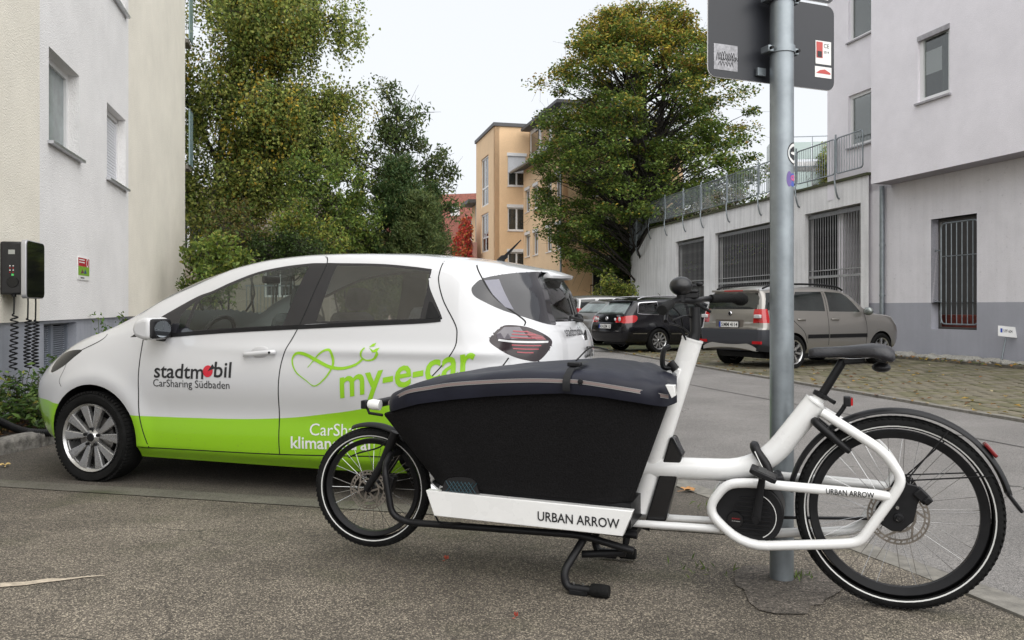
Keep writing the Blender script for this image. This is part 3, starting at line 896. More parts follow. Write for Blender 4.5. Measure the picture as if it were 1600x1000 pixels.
TK = np.array([0, .07, .16, .36, .56, .80, .91, 1.0, 1.09])
T_RAIL = .80
class Car:
    """Local frame: x from nose (0) to tail (L), -y is the side that faces the camera, z up."""
    def __init__(c, spec):
        c.L = spec['L']; c.sp = spec
        c.ctl = spec['ctl']        # list of 7 tables: [(s, w, z), ...]
        c.fz = np.array(spec['front']); c.rz = np.array(spec['rear'])   # (z, s)
        c.fl, c.fk = spec.get('fround', (.5, .5)); c.rl, c.rk = spec.get('rround', (.35, .7))
        c.b0 = spec.get('blend', (.25, .75))
    def send(c, z): return pchip(c.rz[:, 0], c.rz[:, 1], z)
    def sfront(c, z): return pchip(c.fz[:, 0], c.fz[:, 1], z)
    def hfun(c, n):
        q = np.clip((n / c.L - c.b0[1]) / (1 - c.b0[1]), 0, 1)
        r = np.clip((c.b0[0] - n / c.L) / c.b0[0], 0, 1)
        return r, q
    def to_s(c, n, z):
        r, q = c.hfun(n)
        return n + c.sfront(z) * r + (c.send(z) - c.L) * q
    def controls(c, n):
        n = np.asarray(n, float)
        W, Z = [], []
        r, q = c.hfun(n)
        for tab in c.ctl:
            t = np.array(tab)
            s_ = n + float(c.sfront(t[0, 2])) * r + (float(c.send(t[-1, 2])) - c.L) * q
            W.append(pchip(t[:, 0], t[:, 1], s_)); Z.append(pchip(t[:, 0], t[:, 2], s_))
        W, Z = np.array(W), np.array(Z)
        qf = np.clip(n / c.fl, 0, 1); qr = np.clip((c.L - n) / c.rl, 0, 1)
        k = (c.fk + (1 - c.fk) * np.sqrt(np.clip(1 - (1 - qf) ** 2, 0, 1))) * (c.rk + (1 - c.rk) * np.sqrt(np.clip(1 - (1 - qr) ** 2, 0, 1)))
        W = W * k
        W = np.concatenate([W, -W[-3:-1][::-1][:0], ]) if False else W
        # add mirrored points beyond the centre line
        W = np.vstack([W, -W[-2:-1]]); Z = np.vstack([Z, Z[-2:-1]])
        return W, Z                      # (8, m)
    def section(c, n, t):
        """n: (m,), t: (k,) -> W,Z of shape (m,k)"""
        W, Z = c.controls(n)
        knots = c.knots
        w = pchip(knots, W.T, t); z = pchip(knots, Z.T, t)
        # surface features
        for f in c.sp.get('bumps', []): w = w + f(np.asarray(n)[:, None], z)
        return w, z
    knots = np.array([0, .07, .30, .55, .80, .91, 1.0, 1.09])
    def Wof(c, s, z):
        """half width on the side at (s, z)"""
        s = np.asarray(s, float).ravel(); z = np.asarray(z, float).ravel()
        n = s.copy()
        for _ in range(12):
            r, q = c.hfun(n)
            n = np.clip(s - c.sfront(z) * r - (c.send(z) - c.L) * q, 0, c.L)
        tt = np.linspace(0, .86, 90)
        w, zz = c.section(n, tt)
        out = np.empty(len(s))
        for i in range(len(s)):
            out[i] = np.interp(z[i], zz[i], w[i])
        return out
    def grid(c, ns, nt, nr):
        """columns along n, rows along t"""
        q = np.linspace(0, 1, ns)
        n = c.L * (q - .10 * np.sin(2 * np.pi * q) / (2 * np.pi) * 1.0)
        n = np.unique(np.concatenate([n, c.L - np.linspace(0, .3, max(4, ns // 14)), np.linspace(0, .25, max(4, ns // 16))]))
        t = np.concatenate([np.linspace(0, T_RAIL, nt), np.linspace(T_RAIL, 1.0, nr)[1:]])
        w, z = c.section(n, t)
        s = c.to_s(n[:, None] * np.ones_like(z), z)
        w[:, -1] = 0
        return n, t, s, w, z

def car_body(root, car, regions, holes, caps, paint, res=(260, 90, 12), snap=.55):
    """regions: list of dict(name, poly (s,z), mat, trange) on the flanks; caps: list of dict(name, poly (y,z), mat) on the tail.
    holes: polygons cut away (wheel arches). Makes one mesh object for each region on each side."""
    n, t, s, w, z = car.grid(*res)
    nt = res[1]
    m, k = s.shape
    S, Zv, Wv = s.copy(), z.copy(), w.copy()
    side = np.zeros((m, k), bool); side[:, :nt] = True
    ds = np.gradient(s, axis=0); dz = np.gradient(z, axis=1)
    cell = np.maximum(np.abs(ds), np.abs(dz)) * snap
    done = np.zeros((m, k), bool)
    allpolys = [(h, True) for h in holes] + [(r['poly'], True) for r in regions if r.get('snap', True)]
    for poly, cl in allpolys:
        lo = np.min(poly, axis=0) - .05; hi = np.max(poly, axis=0) + .05
        sel = side & ~done & (S > lo[0]) & (S < hi[0]) & (Zv > lo[1]) & (Zv < hi[1])
        idx = np.where(sel)
        if len(idx[0]) == 0: continue
        d, bs, bz = near_poly(poly, S[idx], Zv[idx])
        lim = np.hypot(ds[idx], dz[idx]) * .5
        mm = d < lim
        ii = (idx[0][mm], idx[1][mm])
        S[ii] = bs[mm]; Zv[ii] = bz[mm]; Wv[ii] = car.Wof(bs[mm], bz[mm]); done[ii] = True
    # classify faces
    fs = (S[:-1, :-1] + S[1:, :-1] + S[1:, 1:] + S[:-1, 1:]) / 4
    fz = (Zv[:-1, :-1] + Zv[1:, :-1] + Zv[1:, 1:] + Zv[:-1, 1:]) / 4
    fw = (Wv[:-1, :-1] + Wv[1:, :-1] + Wv[1:, 1:] + Wv[:-1, 1:]) / 4
    ft = ((t[:-1] + t[1:]) / 2)[None, :] * np.ones_like(fs)
    lab = np.full(fs.shape, 0)
    for ri, r in enumerate(regions):
        if r.get('fn') is not None: inn = r['fn'](fs, fw, fz, ft)
        else: inn = in_poly(r['poly'], fs, fz)
        ta, tb = r.get('trange', (0, T_RAIL + 1e-6))
        inn &= (ft >= ta) & (ft <= tb) & (lab == 0)
        lab[inn] = ri + 1
    for h in holes:
        inn = in_poly(h, fs, fz) & (ft < T_RAIL)
        lab[inn] = -1
    out = {}
    PT = np.stack([S, -Wv, Zv], -1)
    fn_ = np.cross(PT[1:, 1:] - PT[:-1, :-1], PT[:-1, 1:] - PT[1:, :-1])
    vn = np.zeros_like(PT)
    vn[:-1, :-1] += fn_; vn[1:, :-1] += fn_; vn[1:, 1:] += fn_; vn[:-1, 1:] += fn_
    vn[:, -1, 1] = 0
    vn /= np.maximum(np.linalg.norm(vn, axis=-1), 1e-12)[..., None]
    if vn[m // 2, nt // 2, 1] > 0: vn = -vn
    vn = vn.reshape(-1, 3)
    def emit(name, mask, sign, m_, parent, offs=0.0):
        fi, fj = np.where(mask)
        if len(fi) == 0: return None
        a = fi * k + fj; b = (fi + 1) * k + fj; c_ = (fi + 1) * k + fj + 1; d = fi * k + fj + 1
        quads = np.stack([a, b, c_, d] if sign < 0 else [a, d, c_, b], 1)
        used, inv = np.unique(quads, return_inverse=True)
        co = np.stack([S.ravel()[used], sign * Wv.ravel()[used], Zv.ravel()[used]], 1)
        me = bpy.data.meshes.new(name)
        me.from_pydata(co.tolist(), [], inv.reshape(quads.shape).tolist())
        o = link_mesh(name, me, m_, parent, 179)
        nn = vn[used] * np.array([1, 1 if sign < 0 else -1, 1])
        me.normals_split_custom_set_from_vertices(nn.tolist())
        return o
    for sign in (-1, 1):
        o = emit('body_shell', lab == 0, sign, paint, root)
        for ri, r in enumerate(regions):
            if r.get('only', sign) != sign: continue
            out[(r['name'], sign)] = emit(r['name'], lab == ri + 1, sign, r['mat'], root)
    # tail and nose caps, rows match the last column of the flank
    for end in (1, 0):
        i = m - 1 if end else 0
        roof_w = Wv[i, nt - 1:]; roof_z = Zv[i, nt - 1:]
        u = roof_w / max(roof_w[0], 1e-6)
        u = np.concatenate([u, -u[:-1][::-1]])
        zc = np.concatenate([roof_z, roof_z[:-1][::-1]]) - roof_z[0]
        if res[2] < 20 and not end: pass
        rows = np.arange(nt)
        f = (rows / (nt - 1.0)) ** 6
        bul = car.sp.get('rbulge', .03) if end else -car.sp.get('fbulge', .08)
        Y = Wv[i, :nt][:, None] * u[None, :]
        Zc = Zv[i, :nt][:, None] + zc[None, :] * f[:, None]
        Sc = S[i, :nt][:, None] + bul * (1 - u[None, :] ** 2) * (1 - f[:, None])
        Zf = (Zc[:-1, :-1] + Zc[1:, 1:]) / 2; Yf = (Y[:-1, :-1] + Y[1:, 1:]) / 2
        # snap to cap polygons
        cl = caps if end else []
        for r in cl:
            d, by, bz = near_poly(r['poly'], Y, Zc)
            lim = .5 * np.hypot(np.gradient(Y, axis=1), np.gradient(Zc, axis=0))
            mm = d < lim
            Sc_new = np.interp(bz, Zv[i, :nt], S[i, :nt])
            wrow = np.interp(bz, Zv[i, :nt], Wv[i, :nt])
            Sc = np.where(mm, Sc_new + bul * (1 - np.clip(by / wrow, -1, 1) ** 2), Sc)
            Y = np.where(mm, by, Y); Zc = np.where(mm, bz, Zc)
        Zf = (Zc[:-1, :-1] + Zc[1:, :-1] + Zc[1:, 1:] + Zc[:-1, 1:]) / 4; Yf = (Y[:-1, :-1] + Y[1:, :-1] + Y[1:, 1:] + Y[:-1, 1:]) / 4
        lb = np.zeros(Zf.shape, int)
        for ri, r in enumerate(cl):
            inn = in_poly(r['poly'], Yf, Zf) & (lb == 0)
            lb[inn] = ri + 1
        co_all = np.stack([Sc.ravel(), Y.ravel(), Zc.ravel()], 1)
        kk = Y.shape[1]
        for ri in range(len(cl) + 1):
            fi, fj = np.where(lb == ri)
            if len(fi) == 0: continue
            a = fi * kk + fj; b = (fi + 1) * kk + fj; c_ = (fi + 1) * kk + fj + 1; d = fi * kk + fj + 1
            quads = np.stack([a, d, c_, b] if not end else [a, b, c_, d], 1)
            used, inv = np.unique(quads, return_inverse=True)
            nm = ('tail_panel' if end else 'nose_panel') if ri == 0 else cl[ri - 1]['name']
            me = bpy.data.meshes.new(nm)
            me.from_pydata(co_all[used].tolist(), [], inv.reshape(quads.shape).tolist())
            mt = paint if ri == 0 else cl[ri - 1]['mat']
            o = link_mesh(nm, me, mt, root, 179)
            if ri: out[(nm, 'cap', ri)] = o
    return out

def side_ribbon(car, pts, width, m, name, parent, off=.0015, closed=False, sides=(-1,), n=6, smooth=True, raw=False):
    """thin strip lying on the flank along (s,z) points"""
    for sg in sides:
        q = [(p.x, p.y) for p in catmull([(a, b, 0) for a, b in pts], n, closed)] if smooth else list(pts)
        if closed: q.append(q[0])
        q = np.array(q)
        tg = np.gradient(q, axis=0); tg /= np.maximum(np.linalg.norm(tg, axis=1), 1e-9)[:, None]
        nn = np.stack([-tg[:, 1], tg[:, 0]], 1)
        wd = width / 2
        A = q + nn * wd; B = q - nn * wd
        wa = car.Wof(A[:, 0], A[:, 1]) + off; wb = car.Wof(B[:, 0], B[:, 1]) + off
        v = [(A[i, 0], sg * wa[i], A[i, 1]) for i in range(len(q))] + [(B[i, 0], sg * wb[i], B[i, 1]) for i in range(len(q))]
        N_ = len(q)
        f = [(i, i + 1, N_ + i + 1, N_ + i) for i in range(N_ - 1)]
        me = bpy.data.meshes.new(name); me.from_pydata(v, [], f)
        o = link_mesh(name, me, m, parent, 179)
    return o

def text_mesh(body, size, bold=0.0, align='LEFT', spacing=1.0, shear=0.0):
    cu = bpy.data.curves.new('lettering', 'FONT')
    cu.body = body; cu.size = size; cu.align_x = align; cu.offset = bold; cu.space_character = spacing; cu.shear = shear
    cu.resolution_u = 3
    o = bpy.data.objects.new('lettering_tmp', cu); col.objects.link(o)
    dg = bpy.context.evaluated_depsgraph_get()
    me = bpy.data.meshes.new_from_object(o.evaluated_get(dg))
    bpy.data.objects.remove(o); bpy.data.curves.remove(cu)
    return me

def refine_mesh(me, maxlen):
    bm = bmesh.new(); bm.from_mesh(me)
    bmesh.ops.triangulate(bm, faces=bm.faces)
    for _ in range(6):
        es = [e for e in bm.edges if e.calc_length() > maxlen]
        if not es: break
        bmesh.ops.subdivide_edges(bm, edges=es, cuts=1, use_grid_fill=False)
        bmesh.ops.triangulate(bm, faces=bm.faces)
    bm.to_mesh(me); bm.free()

def text_on_side(car, body, box, m, parent, bold=0.0, sx=1.0, name='lettering', slope=0.0, shear=0.0, off=.003, sign=-1):
    """box: (s0, z_base, s1, cap_height); text is stretched to the given length; slope = rise per metre"""
    s0, zb, s1, hcap = box
    me = text_mesh(body, 1.0, bold, shear=shear)
    co = np.array([v.co[:] for v in me.vertices])
    x0, x1 = co[:, 0].min(), co[:, 0].max()
    refine_mesh(me, .12)
    co = np.array([v.co[:] for v in me.vertices])
    S_ = s0 + (co[:, 0] - x0) / (x1 - x0) * (s1 - s0)
    Z_ = zb + co[:, 1] * hcap / .729 + slope * (S_ - s0)
    W_ = car.Wof(S_, Z_) + off
    for i, v in enumerate(me.vertices): v.co = (S_[i], sign * W_[i], Z_[i])
    o = link_mesh(name, me, m, parent, None)
    return o

def flat_on_side(car, polys, m, name, parent, off=.003, sign=-1, maxlen=.05):
    """flat print: list of (s,z) polygons laid on the flank as one decal"""
    bm = bmesh.new()
    for poly in polys:
        vs = [bm.verts.new((a, b, 0)) for a, b in poly]
        bm.faces.new(vs)
    me = bpy.data.meshes.new(name); bm.to_mesh(me); bm.free()
    refine_mesh(me, maxlen)
    co = np.array([v.co[:] for v in me.vertices])
    W_ = car.Wof(co[:, 0], co[:, 1]) + off
    for i, v in enumerate(me.vertices): v.co = (co[i, 0], sign * W_[i], co[i, 1])
    return link_mesh(name, me, m, parent, None)

def ribbon_poly(pts, widths, n=8, closed=False):
    """2D stroke polygons of varying width"""
    q = [(p.x, p.y) for p in catmull([(a, b, 0) for a, b in pts], n, closed)]
    q = np.array(q)
    w = np.interp(np.linspace(0, 1, len(q)), np.linspace(0, 1, len(widths)), widths) / 2
    tg = np.gradient(q, axis=0); tg /= np.maximum(np.linalg.norm(tg, axis=1), 1e-9)[:, None]
    nn = np.stack([-tg[:, 1], tg[:, 0]], 1)
    A = q + nn * w[:, None]; B = q - nn * w[:, None]
    return [[tuple(A[i]), tuple(A[i + 1]), tuple(B[i + 1]), tuple(B[i])] for i in range(len(q) - 1)]

# ------------------------------------------------------------------ wheels
M_alloy = mat('alloy', (.56, .56, .56), .27, metal=.85, var=.15, vscale=12)
M_alloy_d = mat('alloy_shadowed_paint', (.10, .10, .105), .4, metal=.7)
M_disc = mat('brake_disc', (.25, .24, .23), .4, metal=.9)
def car_wheel(parent, loc, R, Rr, width, side, style='double5', segs=48, steer=0.0):
    """outer face towards side (-1: -y). wheel > tyre, rim, hub_cap"""
    wh = MB().lathe([(Rr * .93, .02), (Rr * .95, .02), (Rr * .95, width * .8), (Rr * .93, width * .8)], (0, 0, 0), 'y', segs).lathe([(Rr * .93, .0), (Rr * 1.0, -.012), (Rr * 1.0, .0), (Rr * .95, .02)], (0, 0, 0), 'y', segs)
    root = wh.build('wheel', M_alloy, parent, 40)
    root.location = loc
    root.rotation_euler = (0, 0, (0 if side < 0 else pi) + steer)
    b = .045
    prof = [(Rr * .99, .012), (Rr * 1.02, -.002), (Rr + (R - Rr) * .35, -.016), (Rr + (R - Rr) * .72, -.018), (R - .02, -.004), (R - .004, .016), (R, .04), (R, width - .04), (R - .006, width - .015), (Rr + (R - Rr) * .6, width + .012), (Rr * 1.0, width - .01)]
    ty = MB().lathe(prof, (0, 0, 0), 'y', segs, closed=False)
    # tread grooves
    tyre = ty.build('tyre', M_rubber, root, 40)
    if segs > 40:
        tr = MB()
        for k in range(72):
            a = 2 * pi * k / 72
            M3 = Matrix.Rotation(-a, 3, 'Y')
            c = M3 @ Vector((R - .004, .022, 0))
            tr.box(c, (.014, .05, R * 2 * pi / 72 * .62), M3)
        tag(tr.build('tread', M_rubber, tyre, None), kind='stuff')
    MB().lathe([(.02, .05), (Rr * .62, .05), (Rr * .62, .062), (.02, .062)], (0, 0, 0), 'y', 32).build('brake_disc', M_disc, root, 40)
    MB().disc((0, .11, 0), Rr * .96, 'y', 32).build('back_plate', M_dark, root, None)
    def spoke(pts_in, pts_out, depth_in=-.004, depth_out=-.006, th=.03):
        (a0, a1), (b0, b1) = pts_in, pts_out
        mb = MB()
        v = [(a0[0], depth_in, a0[1]), (a1[0], depth_in, a1[1]), (b1[0], depth_out, b1[1]), (b0[0], depth_out, b0[1]),
             (a0[0], depth_in + th, a0[1]), (a1[0], depth_in + th, a1[1]), (b1[0], depth_out + th, b1[1]), (b0[0], depth_out + th, b0[1])]
        mb._add(v, [(0, 1, 2, 3), (7, 6, 5, 4), (0, 4, 5, 1), (1, 5, 6, 2), (2, 6, 7, 3), (3, 7, 4, 0)])
        return mb
    def pol(r, a): return (r * cos(a), r * sin(a))
    if style == 'double5':
        base = []
        for sgn in (-1, 1):
            a_in, a_out = radians(8) * sgn, radians(17) * sgn
            r0, r1 = Rr * .22, Rr * .97
            w0, w1 = radians(15), radians(9)
            base.append(spoke((pol(r0, a_in - w0), pol(r0, a_in + w0)), (pol(r1, a_out - w1), pol(r1, a_out + w1)), .012, -.004, .034))
        ms = [q.mesh('spoke') for q in base]
        for q in ms: q.materials.append(M_alloy)
        for k in range(5):
            for q in ms:
                o = inst('spoke', q, root, (0, 0, 0), (0, -2 * pi * k / 5 - .3, 0))
                md = o.modifiers.new('bevel', 'BEVEL'); md.width = .006; md.segments = 2
    else:
        nsp = {'ten': 10, 'seven': 7, 'five': 5}[style]
        wv = {'ten': .095, 'seven': .13, 'five': .2}[style]
        q = spoke((pol(Rr * .2, -.25), pol(Rr * .2, .25)), (pol(Rr * .97, -wv), pol(Rr * .97, wv)), .0, -.004, .03).mesh('spoke')
        q.materials.append(M_alloy)
        for k in range(nsp): inst('spoke', q, root, (0, 0, 0), (0, -2 * pi * k / nsp + .2, 0))
    hub = MB().lathe([(.001, -.006), (Rr * .14, -.004), (Rr * .17, .004), (Rr * .24, .012), (Rr * .26, .05), (.001, .05)], (0, 0, 0), 'y', 24).build('hub', M_alloy, root, 40)
    MB().lathe([(.001, -.010), (Rr * .115, -.009), (Rr * .125, -.004), (.001, -.004)], (0, 0, 0), 'y', 20).build('hub_cap', M_dark, hub, 40)
    nutm = MB().lathe([(.001, -.004), (Rr * .045, -.004), (Rr * .05, .014), (.001, .014)], (0, 0, 0), 'y', 10).mesh('bolt'); nutm.materials.append(M_dark)
    for k in range(5):
        a = 2 * pi * k / 5 + .3
        inst('bolt', nutm, hub, (Rr * .245 * cos(a), -.001, Rr * .245 * sin(a)))
    return root

def arch_poly(cx, cz, r, zb, n=28, rx=None):
    rx = rx or r
    pts = []
    a0 = math.asin(max(-1, min(1, (zb - cz) / r)))
    for k in range(n + 1):
        a = pi - a0 + (2 * a0 - pi) * k / n
        pts.append((cx + rx * cos(a), cz + r * sin(a)))
    pts += [(pts[-1][0], zb - .25), (pts[0][0], zb - .25)]
    return pts
def arch_liner(root, car, cx, cz, r, zb, depth=.62, sides=(-1, 1), lip=None):
    a0 = math.asin(max(-1, min(1, (zb - cz) / r)))
    n = 22
    for sg in sides:
        mb = MB(); rows = []
        for k in range(n + 1):
            a = pi - a0 + (2 * a0 - pi) * k / n
            s_, z_ = cx + r * cos(a), cz + r * sin(a)
            w_ = float(car.Wof([s_], [z_])[0])
            rows.append(((s_, sg * (w_ - .002), z_), (s_, sg * (w_ - depth), z_), (s_, sg * (w_ + .006), z_)))
        for k in range(n):
            mb.quad(rows[k][0], rows[k + 1][0], rows[k + 1][1], rows[k][1])
        mb._add([r_[1] for r_ in rows], [tuple(range(len(rows)))])
        mb.build('wheel_arch', M_dark, root, 60)
        if lip is not None:
            MB().tube([r_[2] for r_ in rows], .008, 6).build('arch_lip', lip, root, 60)

M_gap = mat('panel_gap', (.008, .008, .008), .8)
M_chrome = mat('chrome', (.6, .6, .62), .12, metal=1.0)
M_seat = mat('seat_fabric', (.06, .063, .067), .9, var=.3, vscale=20)
M_dash = mat('dash_plastic', (.10, .102, .105), .6)
M_redlens = mat('red_lens', (.42, .008, .012), .12, coat=.6, spec=.6)
M_clearlens = mat('clear_lens', (.55, .55, .56), .1, coat=.8, spec=.7)
M_plate = mat('plate_white', (.78, .78, .76), .4)
M_plate_blue = mat('plate_blue', (.01, .05, .35), .4)
M_ink = mat('print_black', (.012, .012, .014), .5)
G_side = glass_mat('car_side_glass', (.80, .87, .84), 1.7)
G_dark = glass_mat('car_tinted_glass', (.34, .38, .37), 1.55)

def car_seat(parent, s, y, zs=.30, rear=False, w=.5):
    mb = MB()
    o = MB().box((s, y, zs + .1), (.5, w, .16), Matrix.Rotation(radians(8), 3, 'Y')).build('seat', M_seat, parent, 40, bevel=.04)
    MB().box((s + .30, y, zs + .42), (.14, w, .62), Matrix.Rotation(radians(17), 3, 'Y')).build('backrest', M_seat, o, 40, bevel=.05)
    for yy in ([y] if not rear else [y - .38, y + .38]):
        MB().box((s + .42, yy, zs + .82), (.10, .26, .17), Matrix.Rotation(radians(12), 3, 'Y')).build('headrest', M_seat, o, 40, bevel=.04)
    return o

def plate(root, s, y, z, text, tilt=0.0, w=.52, h=.11):
    p = MB().box((0, 0, 0), (.012, w, h)).build('number_plate', M_plate, root, None)
    p.location = (s, y, z); p.rotation_euler = (0, tilt, 0)
    MB().b2(.0065, .0085, -w / 2 + .003, -w / 2 + .045, -h / 2 + .003, h / 2 - .003).build('blue_band', M_plate_blue, p, None)
    me = text_mesh(text, h * .95, .002, 'CENTER')
    xs_ = [v.co.x for v in me.vertices]; k = (w - .08) / (max(xs_) - min(xs_))
    for v in me.vertices: v.co = (.0078, v.co.x * k + .022, v.co.y - h * .345)
    link_mesh('lettering', me, M_ink, p, None)
    MB().b2(-.008, .002, -w / 2 - .012, w / 2 + .012, -h / 2 - .012, h / 2 + .012).build('holder', M_dark, p, None)
    return p
# ------------------------------------------------------------------ white electric hatchback
ZTH = radians(17.5)
ZO = Vector((-3.34, 6.573, -.10))
zspec = dict(
    L=4.084,
    ctl=[
        [(.16, .55, .20), (.6, .74, .19), (1.3, .78, .18), (2.8, .78, .175), (3.5, .74, .2), (4.01, .62, .25)],
        [(.05, .68, .30), (.6, .83, .28), (1.3, .842, .27), (2.8, .845, .265), (3.4, .85, .30), (4.06, .76, .36)],
        [(0, .74, .56), (.4, .835, .60), (.85, .868, .64), (1.3, .862, .66), (2.3, .866, .68), (3.2, .878, .72), (3.6, .872, .74), (4.08, .80, .72)],
        [(.06, .64, .725), (.3, .72, .79), (.5, .765, .85), (.8, .80, .905), (1.1, .81, .945), (1.43, .812, .968), (2.4, .808, 1.035), (2.5, .808, 1.05), (3.33, .80, 1.09), (3.6, .80, 1.085), (4.02, .76, 1.0)],
        [(0.115, 0.54, 0.795), (0.3, 0.58, 0.87), (0.5, 0.64, 0.925), (0.7, 0.7, 0.965), (0.9, 0.735, 1.005), (1.1, 0.735, 1.075), (1.25, 0.71, 1.162), (1.5, 0.682, 1.267), (1.76, 0.652, 1.377), (2.1, 0.632, 1.459), (2.4, 0.622, 1.484), (2.6, 0.617, 1.488), (2.9, 0.607, 1.477), (3.2, 0.592, 1.452), (3.45, 0.577, 1.422), (3.6, 0.567, 1.404), (3.775, 0.552, 1.377)],
        [(.14, .30, .815), (.3, .32, .90), (.5, .36, .965), (.7, .38, 1.02), (.93, .39, 1.14), (1.2, .38, 1.275), (1.48, .37, 1.385), (1.74, .36, 1.452), (2.0, .36, 1.49), (2.4, .36, 1.512), (2.9, .35, 1.505), (3.2, .34, 1.48), (3.45, .33, 1.452), (3.76, .31, 1.395)],
        [(.15, 0, .82), (.3, 0, .91), (.5, 0, .985), (.7, 0, 1.055), (.93, 0, 1.185), (1.2, 0, 1.31), (1.48, 0, 1.412), (1.74, 0, 1.475), (2.0, 0, 1.510), (2.4, 0, 1.528), (2.9, 0, 1.520), (3.2, 0, 1.496), (3.45, 0, 1.466), (3.76, 0, 1.405)],
    ],
    front=[(.1, .22), (.2, .17), (.32, .085), (.5, .045), (.62, .05), (.72, .085), (.80, .135), (.9, .2), (1.7, .2)],
    rear=[(0, 3.92), (.2, 3.96), (.35, 3.97), (.55, 3.985), (.8, 3.975), (.93, 3.965), (1.0, 3.94), (1.08, 3.88), (1.25, 3.83), (1.38, 3.765), (1.6, 3.74)],
    fround=(.62, .50), rround=(.58, .44), rbulge=.045, fbulge=.10, blend=(.25, .70),
    bumps=[lambda n, z: -.022 * np.exp(-((z - .50) / .11) ** 2) * np.clip((n - 1.15) / .3, 0, 1) * np.clip((3.1 - n) / .4, 0, 1),
           lambda n, z: .016 * np.exp(-((z - .90) / .035) ** 2) * np.clip((n - 1.5) / 1.5, 0, 1) * np.clip((3.95 - n) / .3, 0, 1),
           lambda n, z: .016 * np.exp(-(((n - .86) ** 2 + (z - .30) ** 2) ** .5 - .40) ** 2 / .0045) * (z > .25),
           lambda n, z: .014 * np.exp(-(((n - 3.43) ** 2 + (z - .30) ** 2) ** .5 - .40) ** 2 / .0045) * (z > .25)],
)
Z = Car(zspec)
zex = (cos(ZTH), -sin(ZTH)); zey = (sin(ZTH), cos(ZTH))
def on_side(car, O, th, pts, y0=-.82, hpix=None):
    """points of the flank seen along given sight lines, as (s, z)"""
    e1 = (cos(th), -sin(th)); e2 = (sin(th), cos(th))
    px = np.array([p[0] for p in pts], float); py = np.array([p[1] for p in pts], float)
    a = (px - 800) / F
    y = np.full(len(px), y0)
    for _ in range(8):
        s = (a * (O.y + y * e2[1]) - O.x - y * e2[0]) / (e1[0] - a * e1[1])
        d = O.y + s * e1[1] + y * e2[1]
        z = CAM_Z - (py - HORIZON) * d / F - O.z
        y = .5 * y + .5 * -car.Wof(s, z)
    out = []
    for i, p in enumerate(pts):
        out.append((float(s[i]), float(z[i])) + (('c',) if len(p) > 2 else ()))
    return out
def zs(pts, n=6): return smooth_poly(on_side(Z, ZO, ZTH, pts), n)
def zl(pts): return [(p[0], p[1]) for p in on_side(Z, ZO, ZTH, pts)]

def paint_mat():
    m = bpy.data.materials.new('car_paint_livery'); m.use_nodes = True
    N, L = m.node_tree.nodes, m.node_tree.links
    b = N['Principled BSDF']; b.inputs['Roughness'].default_value = .38
    b.inputs['Coat Weight'].default_value = .9; b.inputs['Coat Roughness'].default_value = .03
    tc = N.new('ShaderNodeTexCoord'); sp = N.new('ShaderNodeSeparateXYZ'); L.new(tc.outputs['Object'], sp.inputs[0])
    mr = N.new('ShaderNodeMapRange'); mr.inputs['From Max'].default_value = 4.2
    L.new(sp.outputs['X'], mr.inputs['Value'])
    fc = N.new('ShaderNodeFloatCurve')
    pts = [(0, .52), (.447, .53), (.56, .515), (1.16, .462), (1.66, .458), (2.29, .482), (2.6, .52), (2.82, .556), (3.27, .665), (3.8, .62), (4.2, .55)]
    cv = fc.mapping.curves[0]
    while len(cv.points) < len(pts): cv.points.new(.5, .5)
    for p, (x, y) in zip(cv.points, pts): p.location = (x / 4.2, y); p.handle_type = 'AUTO'
    fc.mapping.update()
    L.new(mr.outputs[0], fc.inputs['Value'])
    lt = N.new('ShaderNodeMath'); lt.operation = 'LESS_THAN'
    L.new(sp.outputs['Z'], lt.inputs[0]); L.new(fc.outputs[0], lt.inputs[1])
    mx_ = N.new('ShaderNodeMix'); mx_.data_type = 'RGBA'
    mx_.inputs[6].default_value = (.57, .575, .59, 1); mx_.inputs[7].default_value = (.26, .53, .008, 1)
    L.new(lt.outputs[0], mx_.inputs[0])
    # road grime low on the flanks, in specks
    nz = N.new('ShaderNodeTexNoise'); nz.inputs['Scale'].default_value = 55; nz.inputs['Detail'].default_value = 6; nz.inputs['Roughness'].default_value = .8
    L.new(tc.outputs['Object'], nz.inputs['Vector'])
    zr = N.new('ShaderNodeMapRange'); zr.inputs['From Min'].default_value = .75; zr.inputs['From Max'].default_value = .2
    zr.inputs['To Min'].default_value = 0; zr.inputs['To Max'].default_value = .16
    L.new(sp.outputs['Z'], zr.inputs['Value'])
    ad = N.new('ShaderNodeMath'); ad.operation = 'ADD'; L.new(nz.outputs['Fac'], ad.inputs[0]); L.new(zr.outputs[0], ad.inputs[1])
    gt = N.new('ShaderNodeMapRange'); gt.inputs['From Min'].default_value = .72; gt.inputs['From Max'].default_value = .86; gt.inputs['To Max'].default_value = .65
    L.new(ad.outputs[0], gt.inputs['Value'])
    mx2 = N.new('ShaderNodeMix'); mx2.data_type = 'RGBA'; mx2.inputs[7].default_value = (.13, .11, .085, 1)
    L.new(gt.outputs[0], mx2.inputs[0]); L.new(mx_.outputs[2], mx2.inputs[6]); L.new(mx2.outputs[2], b.inputs['Base Color'])
    return m
M_zpaint = paint_mat()
M_gloss_black = mat('gloss_black_trim', (.014, .014, .018), .12, coat=.4, var=.2, vscale=5)
M_print_green = mat('print_green', (.27, .56, .012), .4, coat=.5)
M_print_white = mat('print_white', (.78, .78, .78), .4, coat=.5)
M_print_red = mat('print_red', (.55, .01, .03), .4, coat=.5)

